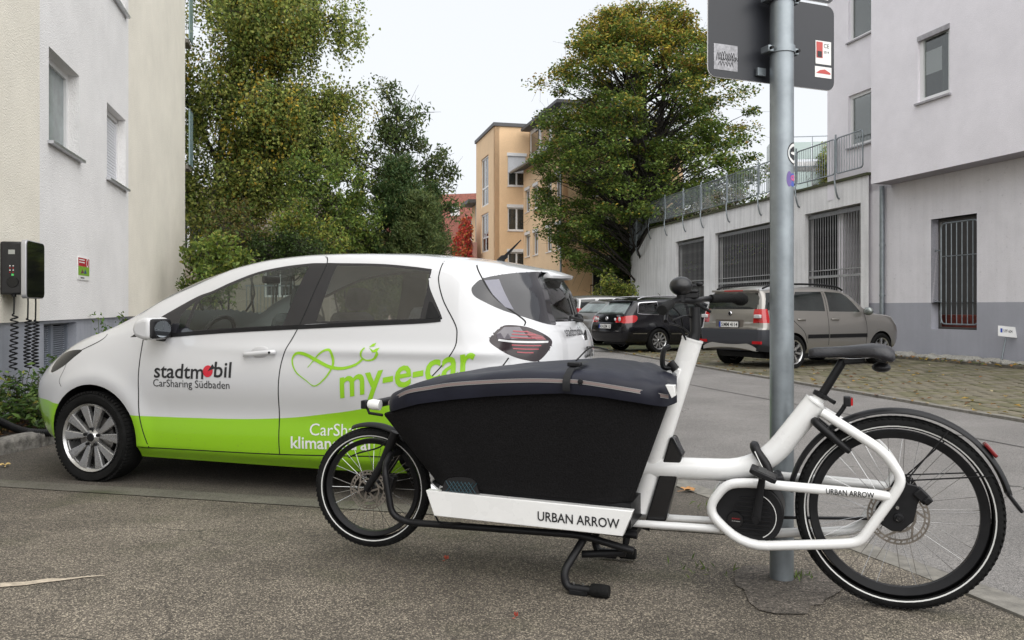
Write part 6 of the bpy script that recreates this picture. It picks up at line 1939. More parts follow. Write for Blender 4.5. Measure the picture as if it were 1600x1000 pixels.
        full = [(-y_, z_) for y_, z_ in half] + [(y_, z_) for y_, z_ in half[:-1][::-1]]
        for j, (y_, z_) in enumerate(full):
            top_ = 4 <= j <= 14
            n1 = noise.noise(Vector((s_ * 5, y_ * 9, 1.3))) * .008 + noise.noise(Vector((s_ * 3 + y_ * 14, y_ * 4, 4.3))) * .008 + abs(noise.noise(Vector((s_ * 7 - y_ * 10, y_ * 16, 7.7)))) * .008
            fold = .007 * sin(s_ * 55 + y_ * 30) * math.exp(-((s_ + .84) / .14) ** 2) + .004 * sin(y_ * 60 + s_ * 8) * math.exp(-((s_ + 1.1) / .16) ** 2)
            sk_ = .15 * (y_ + .30) * min(1, max(0, (q - .80) / .20))
            if top_: z_ += n1 + fold
            else: y_ += (n1 * .35) * (1 if y_ > 0 else -1)
            cv.append((s_ - sk_, y_, z_))
    nn = 19
    for i in range(ncs):
        for j in range(nn - 1): cf.append((i * nn + j, (i + 1) * nn + j, (i + 1) * nn + j + 1, i * nn + j + 1))
    cf.append(tuple(range(nn))); cf.append(tuple(ncs * nn + j for j in range(nn)))
    me = bpy.data.meshes.new('box_cover'); me.from_pydata(cv, [], cf)
    co = link_mesh('box_cover', me, M_cover, root, 50)
    md = co.modifiers.new('s', 'SUBSURF'); md.levels = 1; md.render_levels = 2
    def yside(s_): 
        q = (s_ - sA) / (sB - sA)
        return -float(np.interp(q, [0, .03, .1, .3, .82, .91, .96, 1], [.22, .265, .305, .333, .335, .315, .275, .19])) - .0155 - .012 * max(0, (q - .8) / .2)
    # reflective piping
    pv_ = [(s_, yside(s_), z_) for s_, z_ in stripe[:-1]]
    pp_ = catmull(pv_, 5)
    rv = MB()
    for dz, h_, mt in ((0, .009, mat('piping_mauve', (.22, .17, .16), .5)), (.0062, .0018, mat('piping_edge', (.34, .33, .32), .5)), (-.0062, .0018, mat('piping_edge', (.34, .33, .32), .5))):
        b = MB()
        for i in range(len(pp_) - 1):
            a, c = pp_[i], pp_[i + 1]
            o_ = .0008 if h_ < .005 else 0
            b.quad((a.x, a.y - o_, a.z + dz - h_ / 2), (c.x, c.y - o_, c.z + dz - h_ / 2), (c.x, c.y - o_, c.z + dz + h_ / 2), (a.x, a.y - o_, a.z + dz + h_ / 2))
        b.build('piping', mt, co, 60)
    # buckle strap
    sx = bk(887, 600, -.34)[0]
    zz = lambda s_: (np.interp(s_, ss_, sz_), np.interp(s_, rs_, rz2), np.interp(s_, fs_, fz_))
    z3 = zz(sx)
    strap = [(sx, -.358, z3[2] + .01), (sx, -.360, z3[0]), (sx, -.345, (z3[0] + z3[1]) / 2 + .004), (sx + .005, -.31, z3[1] + .014), (sx + .01, -.26, z3[1] + .022), (sx + .02, -.15, z3[1] + .032)]
    b = MB()
    for i in range(len(strap) - 1):
        a, c = strap[i], strap[i + 1]
        b.quad((a[0] - .014, a[1], a[2]), (a[0] + .014, a[1], a[2]), (c[0] + .014, c[1], c[2]), (c[0] - .014, c[1], c[2]))
    b.build('strap', M_bblack, co, 60)
    MB().box((sx + .008, -.275, z3[1] + .026), (.05, .03, .016)).build('buckle', M_bblack, co, 30, bevel=.004)
    MB().tube(catmull([(sx + .012, -.27, z3[1] + .04), (sx + .05, -.2, z3[1] + .085), (sx + .10, -.14, z3[1] + .075)], 5), .003, 5).build('strap_tail', M_bblack, co, 60)
    MB().lathe([(.001, -.006), (.009, -.005), (.01, 0), (.001, 0)], (bk(908, 596, -.345)[0], -.356, bk(908, 596, -.345)[2]), 'y', 14).build('press_stud', M_bblack, co, 40)
    # white corner tab, front tube and lamp
    cb = [bk(1030, 600, -.345), bk(1046, 606, -.345), bk(1055, 620, -.345)]
    q4 = bsz([(1040, 601), (1054, 602), (1056, 618), (1050, 622)], -.315)
    MB().prism(q4, -.325, -.28).build('corner_tab', M_bwhite, co, 30, bevel=.002)
    fb = bk(584, 632, 0)
    fx = bk(583, 632, -.24)
    MB().tube([(fx[0] + .03, -.235, fx[2] - .002), (fx[0] - .002, -.238, fx[2]), (fx[0] - .018, -.236, fx[2])], [.021, .022, .018], 14).build('front_tube', M_bwhite, root, 60)
    MB().tube([(fx[0] - .0, -.22, fx[2]), (fx[0] + .0, .22, fx[2])], .018, 12).build('front_rail', M_bblack, root, 60)
    MB().box((fx[0] - .036, -.236, fx[2] - .001), (.026, .04, .034)).build('front_lamp', M_bblack, root, 30, bevel=.004)
    MB().tube([(fx[0] - .028, -.236, fx[2] - .018), (fx[0] - .02, -.236, fx[2] - .036), (fx[0] + .04, -.235, fx[2] - .042)], .006, 8).build('lamp_bracket', M_bblack, root, 60)
    # strap loop on the column
    MB().tube(catmull([bk(1050, 575, -.03), bk(1036, 572, -.04), bk(1037, 548, -.04), bk(1046, 541, -.03)], 6), .010, 8, sy=1.8).build('column_strap', M_bblack, root, 60)
    MB().tube([bk(1047, 566, -.04), bk(1056, 578, -.045)], .017, 8, sy=.5).build('column_strap', M_bblack, root, 60)
    # steering rod and linkage by the fork
    MB().ball(bk(611, 716, -.085), .012).build('rod_joint', M_steel, root, 60)
    MB().tube([bk(611, 716, -.085), bk(618, 700, -.03)], .006, 8).build('steering_rod', M_bblack, root, 60)
    cc = bk(607, 748, -.075)
    MB().box((cc[0] + .01, -.075, cc[2] - .02), (.035, .04, .075), Matrix.Rotation(.3, 3, 'Y')).build('front_caliper', M_bblack, root, 30, bevel=.006)
    MB().tube(catmull([bk(545, 715, 0), bk(560, 708, -.02), bk(590, 700, -.04), bk(604, 690, -.05)], 5), .0035, 6).build('cable', M_bblack, root, 60)
    MB().tube(catmull([bk(680, 806, -.2), bk(690, 818, -.2), bk(720, 817, -.2)], 5), .004, 6).build('cable', M_bblack, root, 60)
    return root
bike_obj = build_bike()

# ------------------------------------------------------------------ sign post
def build_sign():
    X, Y = (1221.5 - 800) / F * 3.25, 3.25
    root = tag(empty('sign_post', (X, Y, 0)), 'galvanised steel post behind the cargo bike seen with the backs of two signs', 'sign post')
    MB().tube([(0, 0, -.05), (0, 0, 2.6)], .0455, 28, caps=True).build('post', M_galv, root, 60)
    sd = Vector((.928, .371, 0)); nd = Vector((-.371, .928, 0))     # along the sign, and away from the camera
    ang = atan2(.371, .928)
    M_back = mat('sign_back', (.028, .03, .036), .38, var=.12, vscale=4, spec=.4)
    M_edge = mat('sign_edge', (.75, .75, .76), .4)
    def board(x0, x1, z0, z1, r=.035):
        b = MB()
        pts = []
        for (cx, cz, a0) in ((x1 - r, z1 - r, 0), (x0 + r, z1 - r, 90), (x0 + r, z0 + r, 180), (x1 - r, z0 + r, 270)):
            for k in range(7):
                a = radians(a0 + 90 * k / 6)
                pts.append((cx + r * cos(a), cz + r * sin(a)))
        o = b.prism(pts, .062, .0645).build('sign_board', M_back, root, 30)
        o.rotation_euler = (0, 0, ang)
        e = MB().tube([(p[0], .0655, p[1]) for p in pts], .0024, 6, closed=True).build('sign_edge', M_edge, o, 60)
        return o
    # extents measured along the board
    b1 = board(-.298, .318, 1.950, 2.295)
    b2 = board(-.298, .318, 2.308, 2.62)
    M_clamp = M_galv
    for zz in (2.262, 2.062):
        c = MB().lathe([(.0458, -.013), (.051, -.013), (.051, .013), (.0458, .013)], (0, 0, zz), 'z', 28).build('clamp', M_clamp, root, 50)
        for sx in (-1, 1):
            q = sd * (.058 * sx)
            MB().box((q.x + nd.x * .012, q.y + nd.y * .012, zz), (.03, .05, .026), Matrix.Rotation(ang, 3, 'Z')).build('clamp_lug', M_clamp, c, 30, bevel=.003)
            q2 = sd * (.064 * sx) - nd * .014
            MB().tube([q2 + Vector((0, 0, zz)) - nd * .012, q2 + Vector((0, 0, zz)) + nd * .02], .0065, 8).build('bolt', M_dark, c, 40)
    MB().box((sd.x * -.06 + nd.x * .05, sd.y * -.06 + nd.y * .05, 1.985), (.04, .012, .03), Matrix.Rotation(ang, 3, 'Z')).build('clamp_lug', M_clamp, root, 30)
    # stickers on the back
    def stick(o, x0, x1, z0, z1, m, name='sticker'):
        return MB().b2(x0, x1, .0605, .0618, z0, z1).build(name, m, o, None)
    s1 = stick(b1, -.315, -.205, 1.945, 2.045, mat('sticker_silver', (.33, .33, .35), .5, var=.35, vscale=60))
    sc = MB()
    random.seed(3)
    for k in range(9):
        x0 = -.305 + k * .0105
        sc.tube(catmull([(x0, .0602, 1.98 + random.uniform(-.005, .01)), (x0 + .008, .0602, 2.01 + random.uniform(-.01, .01)), (x0 + .016, .0602, 1.985), (x0 + .02, .0602, 1.995 + random.uniform(-.01, .01))], 4), .0012, 4)
    for k in range(5):
        x0 = -.296 + k * .014
        sc.tube(catmull([(x0, .0602, 1.962), (x0 + .008, .0602, 1.977), (x0 + .015, .0602, 1.96)], 4), .0011, 4)
    tag(sc.build('scribble', M_ink, s1, None), kind='stuff')
    s1.location = (.042, 0, .033)
    s2 = stick(b1, .163, .243, 2.02, 2.115, M_plate)
    MB().b2(.167, .199, .0598, .0604, 2.045, 2.11).build('sticker_red', mat('sticker_red', (.5, .07, .06), .5), s2, None)
    MB().b2(.172, .194, .0590, .0597, 2.048, 2.072).build('sticker_dark', M_ink, s2, None)
    for tx, zz, hh in (('CE', 2.088, .017), ('2014', 2.066, .010)):
        me = text_mesh(tx, hh * 1.4, .0002)
        for v in me.vertices: v.co = (.204 + v.co.x, .0602, zz + v.co.y)
        link_mesh('lettering', me, M_ink, s2, None)
    s2.location = (.058, 0, .033)
    s3 = stick(b1, .160, .245, 1.965, 2.010, M_plate)
    MB().prism([(.165, 1.982), (.185, 1.995), (.21, 2.0), (.238, 1.988), (.24, 1.981)], .0598, .0604).build('sticker_red', mat('sticker_red', (.5, .07, .06), .5), s3, None)
    s3.location = (.058, 0, .033)
    MB().b2(.245, .285, .0605, .0618, 2.318, 2.343).build('sticker', M_plate, b2, None)
    # stickers on the pole, wrapped on its surface
    def wrap(zc, ac, rad, m, name, ry=None, off=.0006, shape=None):
        v, f = [], []
        n = 24
        v.append(((.0455 + off) * cos(ac), (.0455 + off) * sin(ac), zc))
        for k in range(n):
            a = 2 * pi * k / n
            dx, dz = (rad * cos(a), (ry or rad) * sin(a)) if shape is None else shape[k % len(shape)]
            aa = ac + dx / .0455
            v.append(((.0455 + off) * cos(aa), (.0455 + off) * sin(aa), zc + dz))
        for k in range(n): f.append((0, 1 + k, 1 + (k + 1) % n))
        me = bpy.data.meshes.new(name); me.from_pydata(v, [], f)
        return link_mesh(name, me, m, root, None)
    a0 = radians(-38)
    wrap(1.655, a0, .035, M_ink, 'sticker', .043)
    wrap(1.655, a0, .031, M_plate, 'sticker', .038, .0010)
    wrap(1.655, a0, .022, M_ink, 'sticker', .027, .0014)
    wrap(1.655, a0, .020, M_plate, 'sticker', .006, .0018)
    wrap(1.552, radians(-45), .022, mat('sticker_blue', (.06, .1, .4), .5), 'sticker', .026)
    wrap(1.56, radians(-40), .018, mat('sticker_pink', (.5, .1, .25), .5), 'sticker', .012, .001)
    wrap(1.555, radians(-70), .012, mat('sticker_lilac', (.15, .1, .3), .5), 'sticker', .03, .0005)
    return root
build_sign()
# ------------------------------------------------------------------ orange apartment building
S_orange = stucco('stucco_apricot', (.80, .58, .37), bump=.2, bscale=12, var=.03, dirt=.10)
S_orange2 = stucco('stucco_apricot_deep', (.77, .54, .33), bump=.2, bscale=12, var=.03, dirt=.10)
M_tile = mat('roof_tile_red', (.20, .07, .05), .85, var=.35, vscale=6)
M_darktrim = mat('roof_edge', (.08, .08, .085), .6)
u_ = Vector((UX, UY, 0)); ang_r = atan2(-.971, .2389)
# wing: facade along the street, local x runs towards the camera
W0 = Vector((.73, 53.0, -.14))
AB = tag(empty('apricot_apartment_block', W0, ang_r), 'apricot rendered apartment block with white windows behind the big tree', 'apartment block')
def zpx(py, d): return CAM_Z + (HORIZON - py) * d / F + .14
WL = 8.45
ops = []
def xof(px, c=-13.37):
    a = (px - 800) / F
    d = c / (-.971 * a - .2389)
    return (53.0 - d) / .971, d
rowz = [(2.6 + 2.8 * k, 4.0 + 2.8 * k) for k in range(0, 3)]
cols = [xof(823)[0], xof(841)[0], 8.2, 11.2]
for z0, z1 in [(4.35, 5.75), (7.15, 8.55)]:
    for x0 in (.45, 2.35, 5.2, 7.0):
        ops.append((x0, x0 + 1.1, z0, z1))
ops.append((.6, 1.6, 1.4, 2.8))
EV = 9.9
raw_build(wall_mesh(WL, EV + .3, ops, .18, x0=0, z0=-.3), 'wall', S_orange, AB)
M_wframe = mat('white_window_frame', (.72, .72, .72), .4)
for o in ops:
    w_ = window(AB, *o, .1, fr=.09, mullions=1, sill=.05)
    MB().b2(o[0] - .03, o[1] + .03, -.05, .08, o[3] - .02, o[3] + .16).build('shutter_box', M_wframe, w_, None)
# roof with eaves
ro = MB()
ro._add([(-.3, -.7, EV), (WL, -.7, EV), (WL, 5.5, EV + 1.9), (-.3, 5.5, EV + 1.9), (-.3, -.7, EV - .16), (WL, -.7, EV - .16), (WL, 5.5, EV + 1.7), (-.3, 5.5, EV + 1.7)],
        [(0, 1, 2, 3), (7, 6, 5, 4), (0, 4, 5, 1), (1, 5, 6, 2), (2, 6, 7, 3), (3, 7, 4, 0)])
rf = ro.build('roof', M_darktrim, AB, None)
MB().tube([(-.35, -.75, EV - .1), (WL, -.75, EV - .1)], .09, 8).build('gutter', M_galv, rf, 60)
# dormer band above the eaves
dm = MB().b2(.2, 7.5, .4, 4, EV + .6, EV + 2.5).build('dormer', mat('dormer_white', (.62, .62, .62), .6), AB, None)
MB().b2(-.1, 7.8, -.15, 4.2, EV + 2.5, EV + 2.68).build('dormer_roof', M_darktrim, dm, None)
for k in range(3): 
    MB().b2(.6 + k * 2.3, 2.2 + k * 2.3, .36, .39, EV + 1.0, EV + 2.2).build('pane', M_winglass, dm, None)
    MB().b2(.5 + k * 2.3, 2.3 + k * 2.3, .34, .36, EV + 2.2, EV + 2.4).build('blind_box', M_wframe, dm, None)
MB().tube([(xof(879)[0], -.1, -.3), (xof(879)[0], -.1, EV)], .06, 8).build('rain_pipe', M_galv, AB, 60)
# end of the wing facing the street corner, with a terrace door
we = empty('end_face', (WL, 0, 0), radians(90)); we.parent = AB
weo = [(1.65, 2.8, 1.75, 3.85), (4.6, 5.8, 4.6, 6.0), (1.6, 2.8, 7.2, 8.6), (1.6, 2.8, 4.6, 6.0), (4.6, 5.8, 7.2, 8.6)]
raw_build(wall_mesh(7.0, EV + .3, weo, .18, x0=0, z0=-.3), 'wall', S_orange2, we)
for o in weo:
    w_ = window(we, *o, .1, fr=.09, mullions=1, sill=.05)
    MB().b2(o[0] - .03, o[1] + .03, -.05, .08, o[3] - .02, o[3] + .16).build('shutter_box', M_wframe, w_, None)
rr = MB().tube([(1.0, -1.6, 2.35), (7.0, -1.6, 2.35)], .03, 6).build('terrace_rail', M_dark, we, 60)
MB().tube([(1.0, -1.6, 1.45), (7.0, -1.6, 1.45)], .025, 6).build('lower_rail', M_dark, rr, 60)
pm_ = MB().tube([(0, -1.6, 1.3), (0, -1.6, 2.35)], .014, 5).mesh('bar'); pm_.materials.append(M_dark)
for k in range(31): inst('bar', pm_, rr, (1.0 + 6.0 * k / 30, 0, 0))
MB().b2(1.0, 7, -1.7, -.01, -.3, 1.35).build('terrace', S_orange2, we, None)
MB().b2(0.02, 6.98, -.45, .25, EV + .0, EV + .2).build('roof_edge', M_darktrim, we, None)
# stair tower
TW = tag(empty('apricot_stair_tower', (-1.1, 53.0, -.14), ang_r), 'flat roofed apricot stair tower with tall windows and white shutters', 'tower')
HT = 12.75
tops = []
# street face: x from -6 (far) to 0
for z0, z1 in ((8.0, 11.3), (4.9, 7.5), (1.0, 4.2)):
    tops.append((-4.3, -1.9, z0, z1))
raw_build(wall_mesh(6.0, HT + .3, tops, .15, x0=-6.0, z0=-.3), 'wall', S_orange, TW)
for o in tops: window(TW, *o, .08, fr=.12, mullions=1, trans=(o[2] * .62 + o[3] * .38))
# end face towards the camera: built in a rotated child
ef = empty('end_face', (0, 0, 0), radians(90)); ef.parent = TW
eops = [(.85, 2.05, 8.95, 10.9), (.85, 2.05, 6.1, 7.6), (.85, 2.05, 3.3, 4.75), (.85, 2.05, .6, 2.0)]
raw_build(wall_mesh(2.3, HT + .3, eops, .15, x0=0, z0=-.3), 'wall', S_orange2, ef)
for i, o in enumerate(eops):
    w_ = window(ef, *o, .08, fr=.1, mullions=1, sill=.06)
    MB().b2(o[0] - .05, o[1] + .05, -.06, .06, o[3] - .02, o[3] + .18).build('shutter_box', M_wframe, w_, None)
    if i == 0: MB().b2(o[0] + .02, o[1] - .02, .04, .07, o[2] + .85, o[3]).build('shutter', M_shutter, w_, None)
MB().b2(-6.1, .1, -.1, 5, HT, HT + .22).build('roof', M_darktrim, TW, None)
MB().b2(-6.0, -5.7, .2, 6, -.3, HT).build('back_wall', S_orange, TW, None)
MB().b2(-5.9, -.05, 2.35, 2.45, EV, HT).build('side_wall', S_orange2, TW, None)

# ------------------------------------------------------------------ red roofed house behind
RH = tag(empty('red_roofed_house', (-7.2, 80, -.14), radians(-14)), 'small house with red tiled roof and white dormer beyond the stair tower', 'house')
MB().b2(-5, 9, 0, 8, -.3, 7.2).build('wall', mat('house_pink', (.45, .32, .27), .9, var=.1, vscale=1), RH, None)
rr2 = MB()
rr2._add([(-5.6, -.8, 6.9), (9.5, -.8, 6.9), (9.5, 4, 12.6), (-5.6, 4, 12.6), (9.5, 8.8, 6.9), (-5.6, 8.8, 6.9)], [(0, 1, 2, 3), (3, 2, 4, 5), (0, 3, 5), (1, 4, 2)])
rf2 = rr2.build('roof', M_tile, RH, None)
MB().b2(1.2, 2.0, .5, .9, 10.0, 10.9).build('roof_window', M_wframe, rf2, None)
dmr = MB().b2(3.0, 6.2, -.6, 3, 7.2, 9.4).build('dormer', mat('dormer_white', (.62, .62, .62), .6), RH, None)
MB().b2(3.4, 5.8, -.64, -.61, 7.7, 9.0).build('pane', M_winglass, dmr, None)
MB().b2(2.7, 6.5, -.9, 3.2, 9.4, 9.6).build('dormer_roof', M_tile, dmr, None)
for x0 in (-2, 1.2, 4.2):
    for z0 in (1.2, 4.2):
        w_ = MB().b2(x0, x0 + 1.3, -.05, .02, z0, z0 + 1.6).build('window', M_wframe, RH, None)
        MB().b2(x0 + .12, x0 + 1.18, -.06, -.051, z0 + .12, z0 + 1.48).build('pane', M_winglass, w_, None)
# eaves of the neighbouring wing seen past the tower
NB = tag(empty('apricot_rear_wing', (-2.75, 60.8, -.14), ang_r), 'apricot rear wing with dark eaves half hidden by the stair tower', 'building')
MB().b2(-2.5, 0, .3, 5, -.3, 8.8).build('wall', S_orange2, NB, None)
MB().b2(-2.8, .3, -.5, 5, 8.8, 9.05).build('roof', M_darktrim, NB, None)
MB().tube([(-.2, .2, -.3), (-.2, .2, 8.8)], .07, 8).build('rain_pipe', M_galv, NB, 60)

# ------------------------------------------------------------------ house behind the birch
BH = tag(empty('beige_house', (-15.5, 33, -.14), radians(2)), 'beige plastered house wall glimpsed behind the birch', 'house')
raw_build(wall_mesh(8.2, 6.3, [(5.6, 6.8, 1.6, 3.0), (2.0, 3.2, 3.4, 4.8)], .2, z0=-.3), 'wall', stucco('stucco_beige', (.36, .31, .25), bump=.2), BH)
for o in [(5.6, 6.8, 1.6, 3.0), (2.0, 3.2, 3.4, 4.8)]: window(BH, *o, .1, fr=.08, mullions=1)
MB().b2(.01, 8.19, .35, 8, -.3, 5.9).build('core', mat('beige_core', (.3, .26, .21), .9), BH, None)
MB().tube([(7.3, -.15, -.2), (7.3, -.15, 4.6)], .07, 8).build('rain_pipe', M_wframe, BH, 60)
bl_ = MB().b2(5.2, 7.6, -1.2, -1.15, .9, 1.0).b2(5.2, 7.6, -1.2, -1.15, 2.0, 2.06).build('balcony_rail', M_galv, BH, None)
bm2 = MB().b2(-.012, .012, -1.19, -1.165, 1.0, 2.0).mesh('bar'); bm2.materials.append(M_galv)
for k in range(18): inst('bar', bm2, bl_, (5.25 + k * .135, 0, 0))

# ------------------------------------------------------------------ balcony house behind the deck
VH = tag(empty('balcony_house', (13.2, 44, -.14), radians(-8)), 'white house with frosted glass balconies beyond the deck railing', 'house')
MB().b2(2.0, 12, 1.2, 9, -.3, 8.7).build('wall', S_deck, VH, None)
M_frostp = mat('frosted_panel', (.50, .60, .58), .25, spec=.5)
for zb in (7.25, 8.8):
    s_ = MB().b2(.4, 3.6, -.3, 1.4, zb - .25, zb).build('balcony', S_deck, VH, None)
    for k in range(3): MB().b2(.45 + k * 1.05, 1.42 + k * 1.05, -.3, -.28, zb + .12, zb + 1.02).build('panel', M_frostp, s_, None)
    MB().b2(.40, .44, -.32, .9, zb + .12, zb + 1.02).build('panel', M_frostp, s_, None)
    MB().tube([(.4, -.3, zb + 1.3), (3.6, -.3, zb + 1.3)], .025, 6).build('hand_rail', M_galv, s_, 60)
    for k in range(4): MB().tube([(.42 + k * 1.05, -.3, zb), (.42 + k * 1.05, -.3, zb + 1.3)], .02, 6).build('post', M_galv, s_, 60)

# ------------------------------------------------------------------ vegetation
def rand_unit(n):
    v = rng.normal(size=(n, 3)); return v / np.linalg.norm(v, axis=1)[:, None]
def leaves_mesh(name, C, size, aspect, colors, m, parent=None, up_bias=0.0, droop=0.0, axis=None, jitter=.35, fold=.25):
    n = len(C)
    nrm = rand_unit(n); nrm[:, 2] = np.abs(nrm[:, 2]) + up_bias
    nrm /= np.linalg.norm(nrm, axis=1)[:, None]
    ax = rand_unit(n) if axis is None else axis + rng.normal(size=(n, 3)) * jitter
    if droop: ax[:, 2] -= droop
    ax -= nrm * np.sum(ax * nrm, 1)[:, None]
    ax /= np.maximum(np.linalg.norm(ax, axis=1), 1e-6)[:, None]
    bx_ = np.cross(nrm, ax)
    L_ = size * rng.uniform(.65, 1.3, n); W_ = L_ * aspect
    base = C - ax * L_[:, None] * .5
    tip = C + ax * L_[:, None] * .5
    lift = nrm * (W_ * fold)[:, None]
    l = C + bx_ * W_[:, None] * .5 + lift - ax * L_[:, None] * .06
    r = C - bx_ * W_[:, None] * .5 + lift - ax * L_[:, None] * .06
    V = np.stack([base, r, tip, l], 1).reshape(-1, 3)
    me = bpy.data.meshes.new(name)
    me.vertices.add(4 * n); me.vertices.foreach_set('co', V.ravel())
    # two triangles for each leaf, folded along the midrib
    idx = (np.arange(n)[:, None] * 4 + np.array([0, 1, 2, 0, 2, 3])[None, :]).ravel()
    me.loops.add(6 * n); me.loops.foreach_set('vertex_index', idx)
    me.polygons.add(2 * n); me.polygons.foreach_set('loop_start', np.arange(2 * n) * 3)
    me.polygons.foreach_set('loop_total', np.full(2 * n, 3))
    me.update(calc_edges=True)
    at = me.color_attributes.new('leafcol', 'FLOAT_COLOR', 'POINT')
    cc = np.ones((n, 4, 4)); cc[:, :, :3] = colors[:, None, :]
    at.data.foreach_set('color', cc.ravel())
    return link_mesh(name, me, m, parent, None)
def pick_colors(n, pal, w, var=.25):
    pal = np.array(pal); idx = rng.choice(len(pal), n, p=np.array(w) / sum(w))
    return np.clip(pal[idx] * 1.18 * rng.uniform(1 - var, 1 + var, (n, 1)) * rng.uniform(.92, 1.08, (n, 3)), 0, 1)
M_bark = mat('bark', (.035, .03, .026), .95, var=.5, vscale=12, bump=.8, bscale=25, bdist=.02)
M_bark_birch = mat('bark_birch', (.20, .19, .17), .9, var=.7, vscale=6)
M_leaf = leaf_mat('foliage')
DG, MG, LG, YG, YE, OR = (.036, .062, .015), (.08, .125, .026), (.15, .215, .044), (.24, .26, .05), (.40, .28, .035), (.26, .12, .035)

def limb_set(mb, base, targets, r0, wob=.25, seg=5):
    for (p, r1) in targets:
        a, b = Vector(base), Vector(p)
        pts = [a]
        for k in range(1, seg):
            t = k / seg
            q = a.lerp(b, t); q.z += (b - a).length * .06 * sin(pi * t)
            q += Vector(rng.normal(size=3) * wob * sin(pi * t))
            pts.append(q)
        pts.append(b)
        n = len(pts)
        mb.tube(pts, [r0 * (1 - i / (n - 1)) + r1 * i / (n - 1) for i in range(n)], 6, caps=False)

def build_tree(name, label, base, trunk_top, trunk_r, clumps, leaf_n, leaf_size, aspect, colfn, crad, flat=1.0, droop=0.0, up=0.0, bark=None, group=None, cat='tree', limbs=None, stems=1, shell=.5, twigs=True):
    """clumps: (k,3) centres; leaves are scattered in each clump"""
    base = Vector(base)
    root = tag(empty(name, base), label, cat, group)
    bark = bark or M_bark
    mb = MB()
    tops = []
    for k in range(stems):
        off = Vector((rng.normal() * .1 * (stems > 1), rng.normal() * .1 * (stems > 1), 0))
        hh = (Vector(trunk_top) - base).length * .07 * (stems > 1)
        t = Vector(trunk_top) - base + Vector((rng.normal() * hh, rng.normal() * hh, 0))
        pts = [off * .3, off + t * .25 + Vector((rng.normal() * .1, 0, 0)), off + t * .5 + Vector((rng.normal() * .2, rng.normal() * .1, 0)), off * .8 + t * .78, off * .5 + t]
        mb.tube(catmull(pts, 4), list(np.linspace(trunk_r, trunk_r * .25, 17)), 9, caps=False)
        tops.append(pts)
    trunk = mb.build('trunk', bark, root, 60)
    lm = MB()
    C = np.array(clumps) - np.array(base)
    for c in C:
        # start from a point on a stem below the clump
        pts = tops[int(rng.integers(0, stems))]
        cand = catmull(pts, 4)
        best = min(cand, key=lambda q: abs((c[2] - .55 * np.hypot(c[0] - q.x, c[1] - q.y)) - q.z))
        dist = (Vector(c) - best).length
        limb_set(lm, best, [(c, .006)], min(trunk_r * .3, .010 + .010 * dist), wob=.025 * dist)
        if twigs:
            for q in range(3):
                e = Vector(c) + Vector(rng.normal(size=3)) * crad * .7
                lm.tube([c, e], [.008, .003], 4, caps=False)
    tag(lm.build('limb', bark, trunk, 60), kind='stuff')
    n = leaf_n * len(C)
    ci = np.repeat(np.arange(len(C)), leaf_n)
    d = rand_unit(n) * (rng.uniform(0, 1, n) ** shell)[:, None] * crad * rng.uniform(.6, 1.25, len(C))[ci][:, None]
    d[:, 2] *= flat
    pos = C[ci] + d
    cols_ = colfn(pos, ci, len(C))
    leaves_mesh('crown', pos, leaf_size, aspect, cols_, M_leaf, root, up, droop)
    return root

# big hornbeam
def horn_clumps():
    out = []
    cx, cy = 6.2, 40.3
    while len(out) < 620:
        z = rng.uniform(2.6, 15.4)
        R = np.interp(z, [2.6, 4, 6, 9.5, 12.8, 14.6, 15.8], [3.6, 5.3, 5.9, 5.8, 4.6, 2.8, .6])
        a = rng.uniform(0, 2 * pi)
        if cos(a) < -.4 and z < 12: R *= .86
        r = R * rng.uniform(.12, 1) ** .55
        x, y = cx + r * cos(a), cy + r * sin(a)
        nz_ = noise.noise(Vector((x * .55, y * .55, z * .7)))
        if nz_ < -.18: continue
        # nothing inside the deck
        if x > 3.8 and y < 40 and z < 4.9: continue
        out.append((x, y, z))
    return out
def horn_col(pos, ci, nc):
    n = len(pos)
    h = np.clip((pos[:, 2] - 5) / 10, 0, 1) + rng.normal(size=nc)[ci] * .16
    c = pick_colors(n, [MG, LG, (.12, .16, .032), DG], [4, 3, 3, 1.6])
    yl = pick_colors(n, [(.30, .27, .05), (.44, .34, .055), (.24, .15, .04)], [3, 2, 2])
    m_ = rng.uniform(0, 1, n) < np.clip((h - .38) * .95, .04, .75)
    c[m_] = yl[m_]
    return c
build_tree('hornbeam_tree', 'large spreading tree with green and yellowing leaves behind the deck wall', (6.3, 40.5, -.14), (6.4, 40.7, 13.0), .30, horn_clumps(), 170, .16, .6, horn_col, .80, flat=.5, stems=6, up=.5)

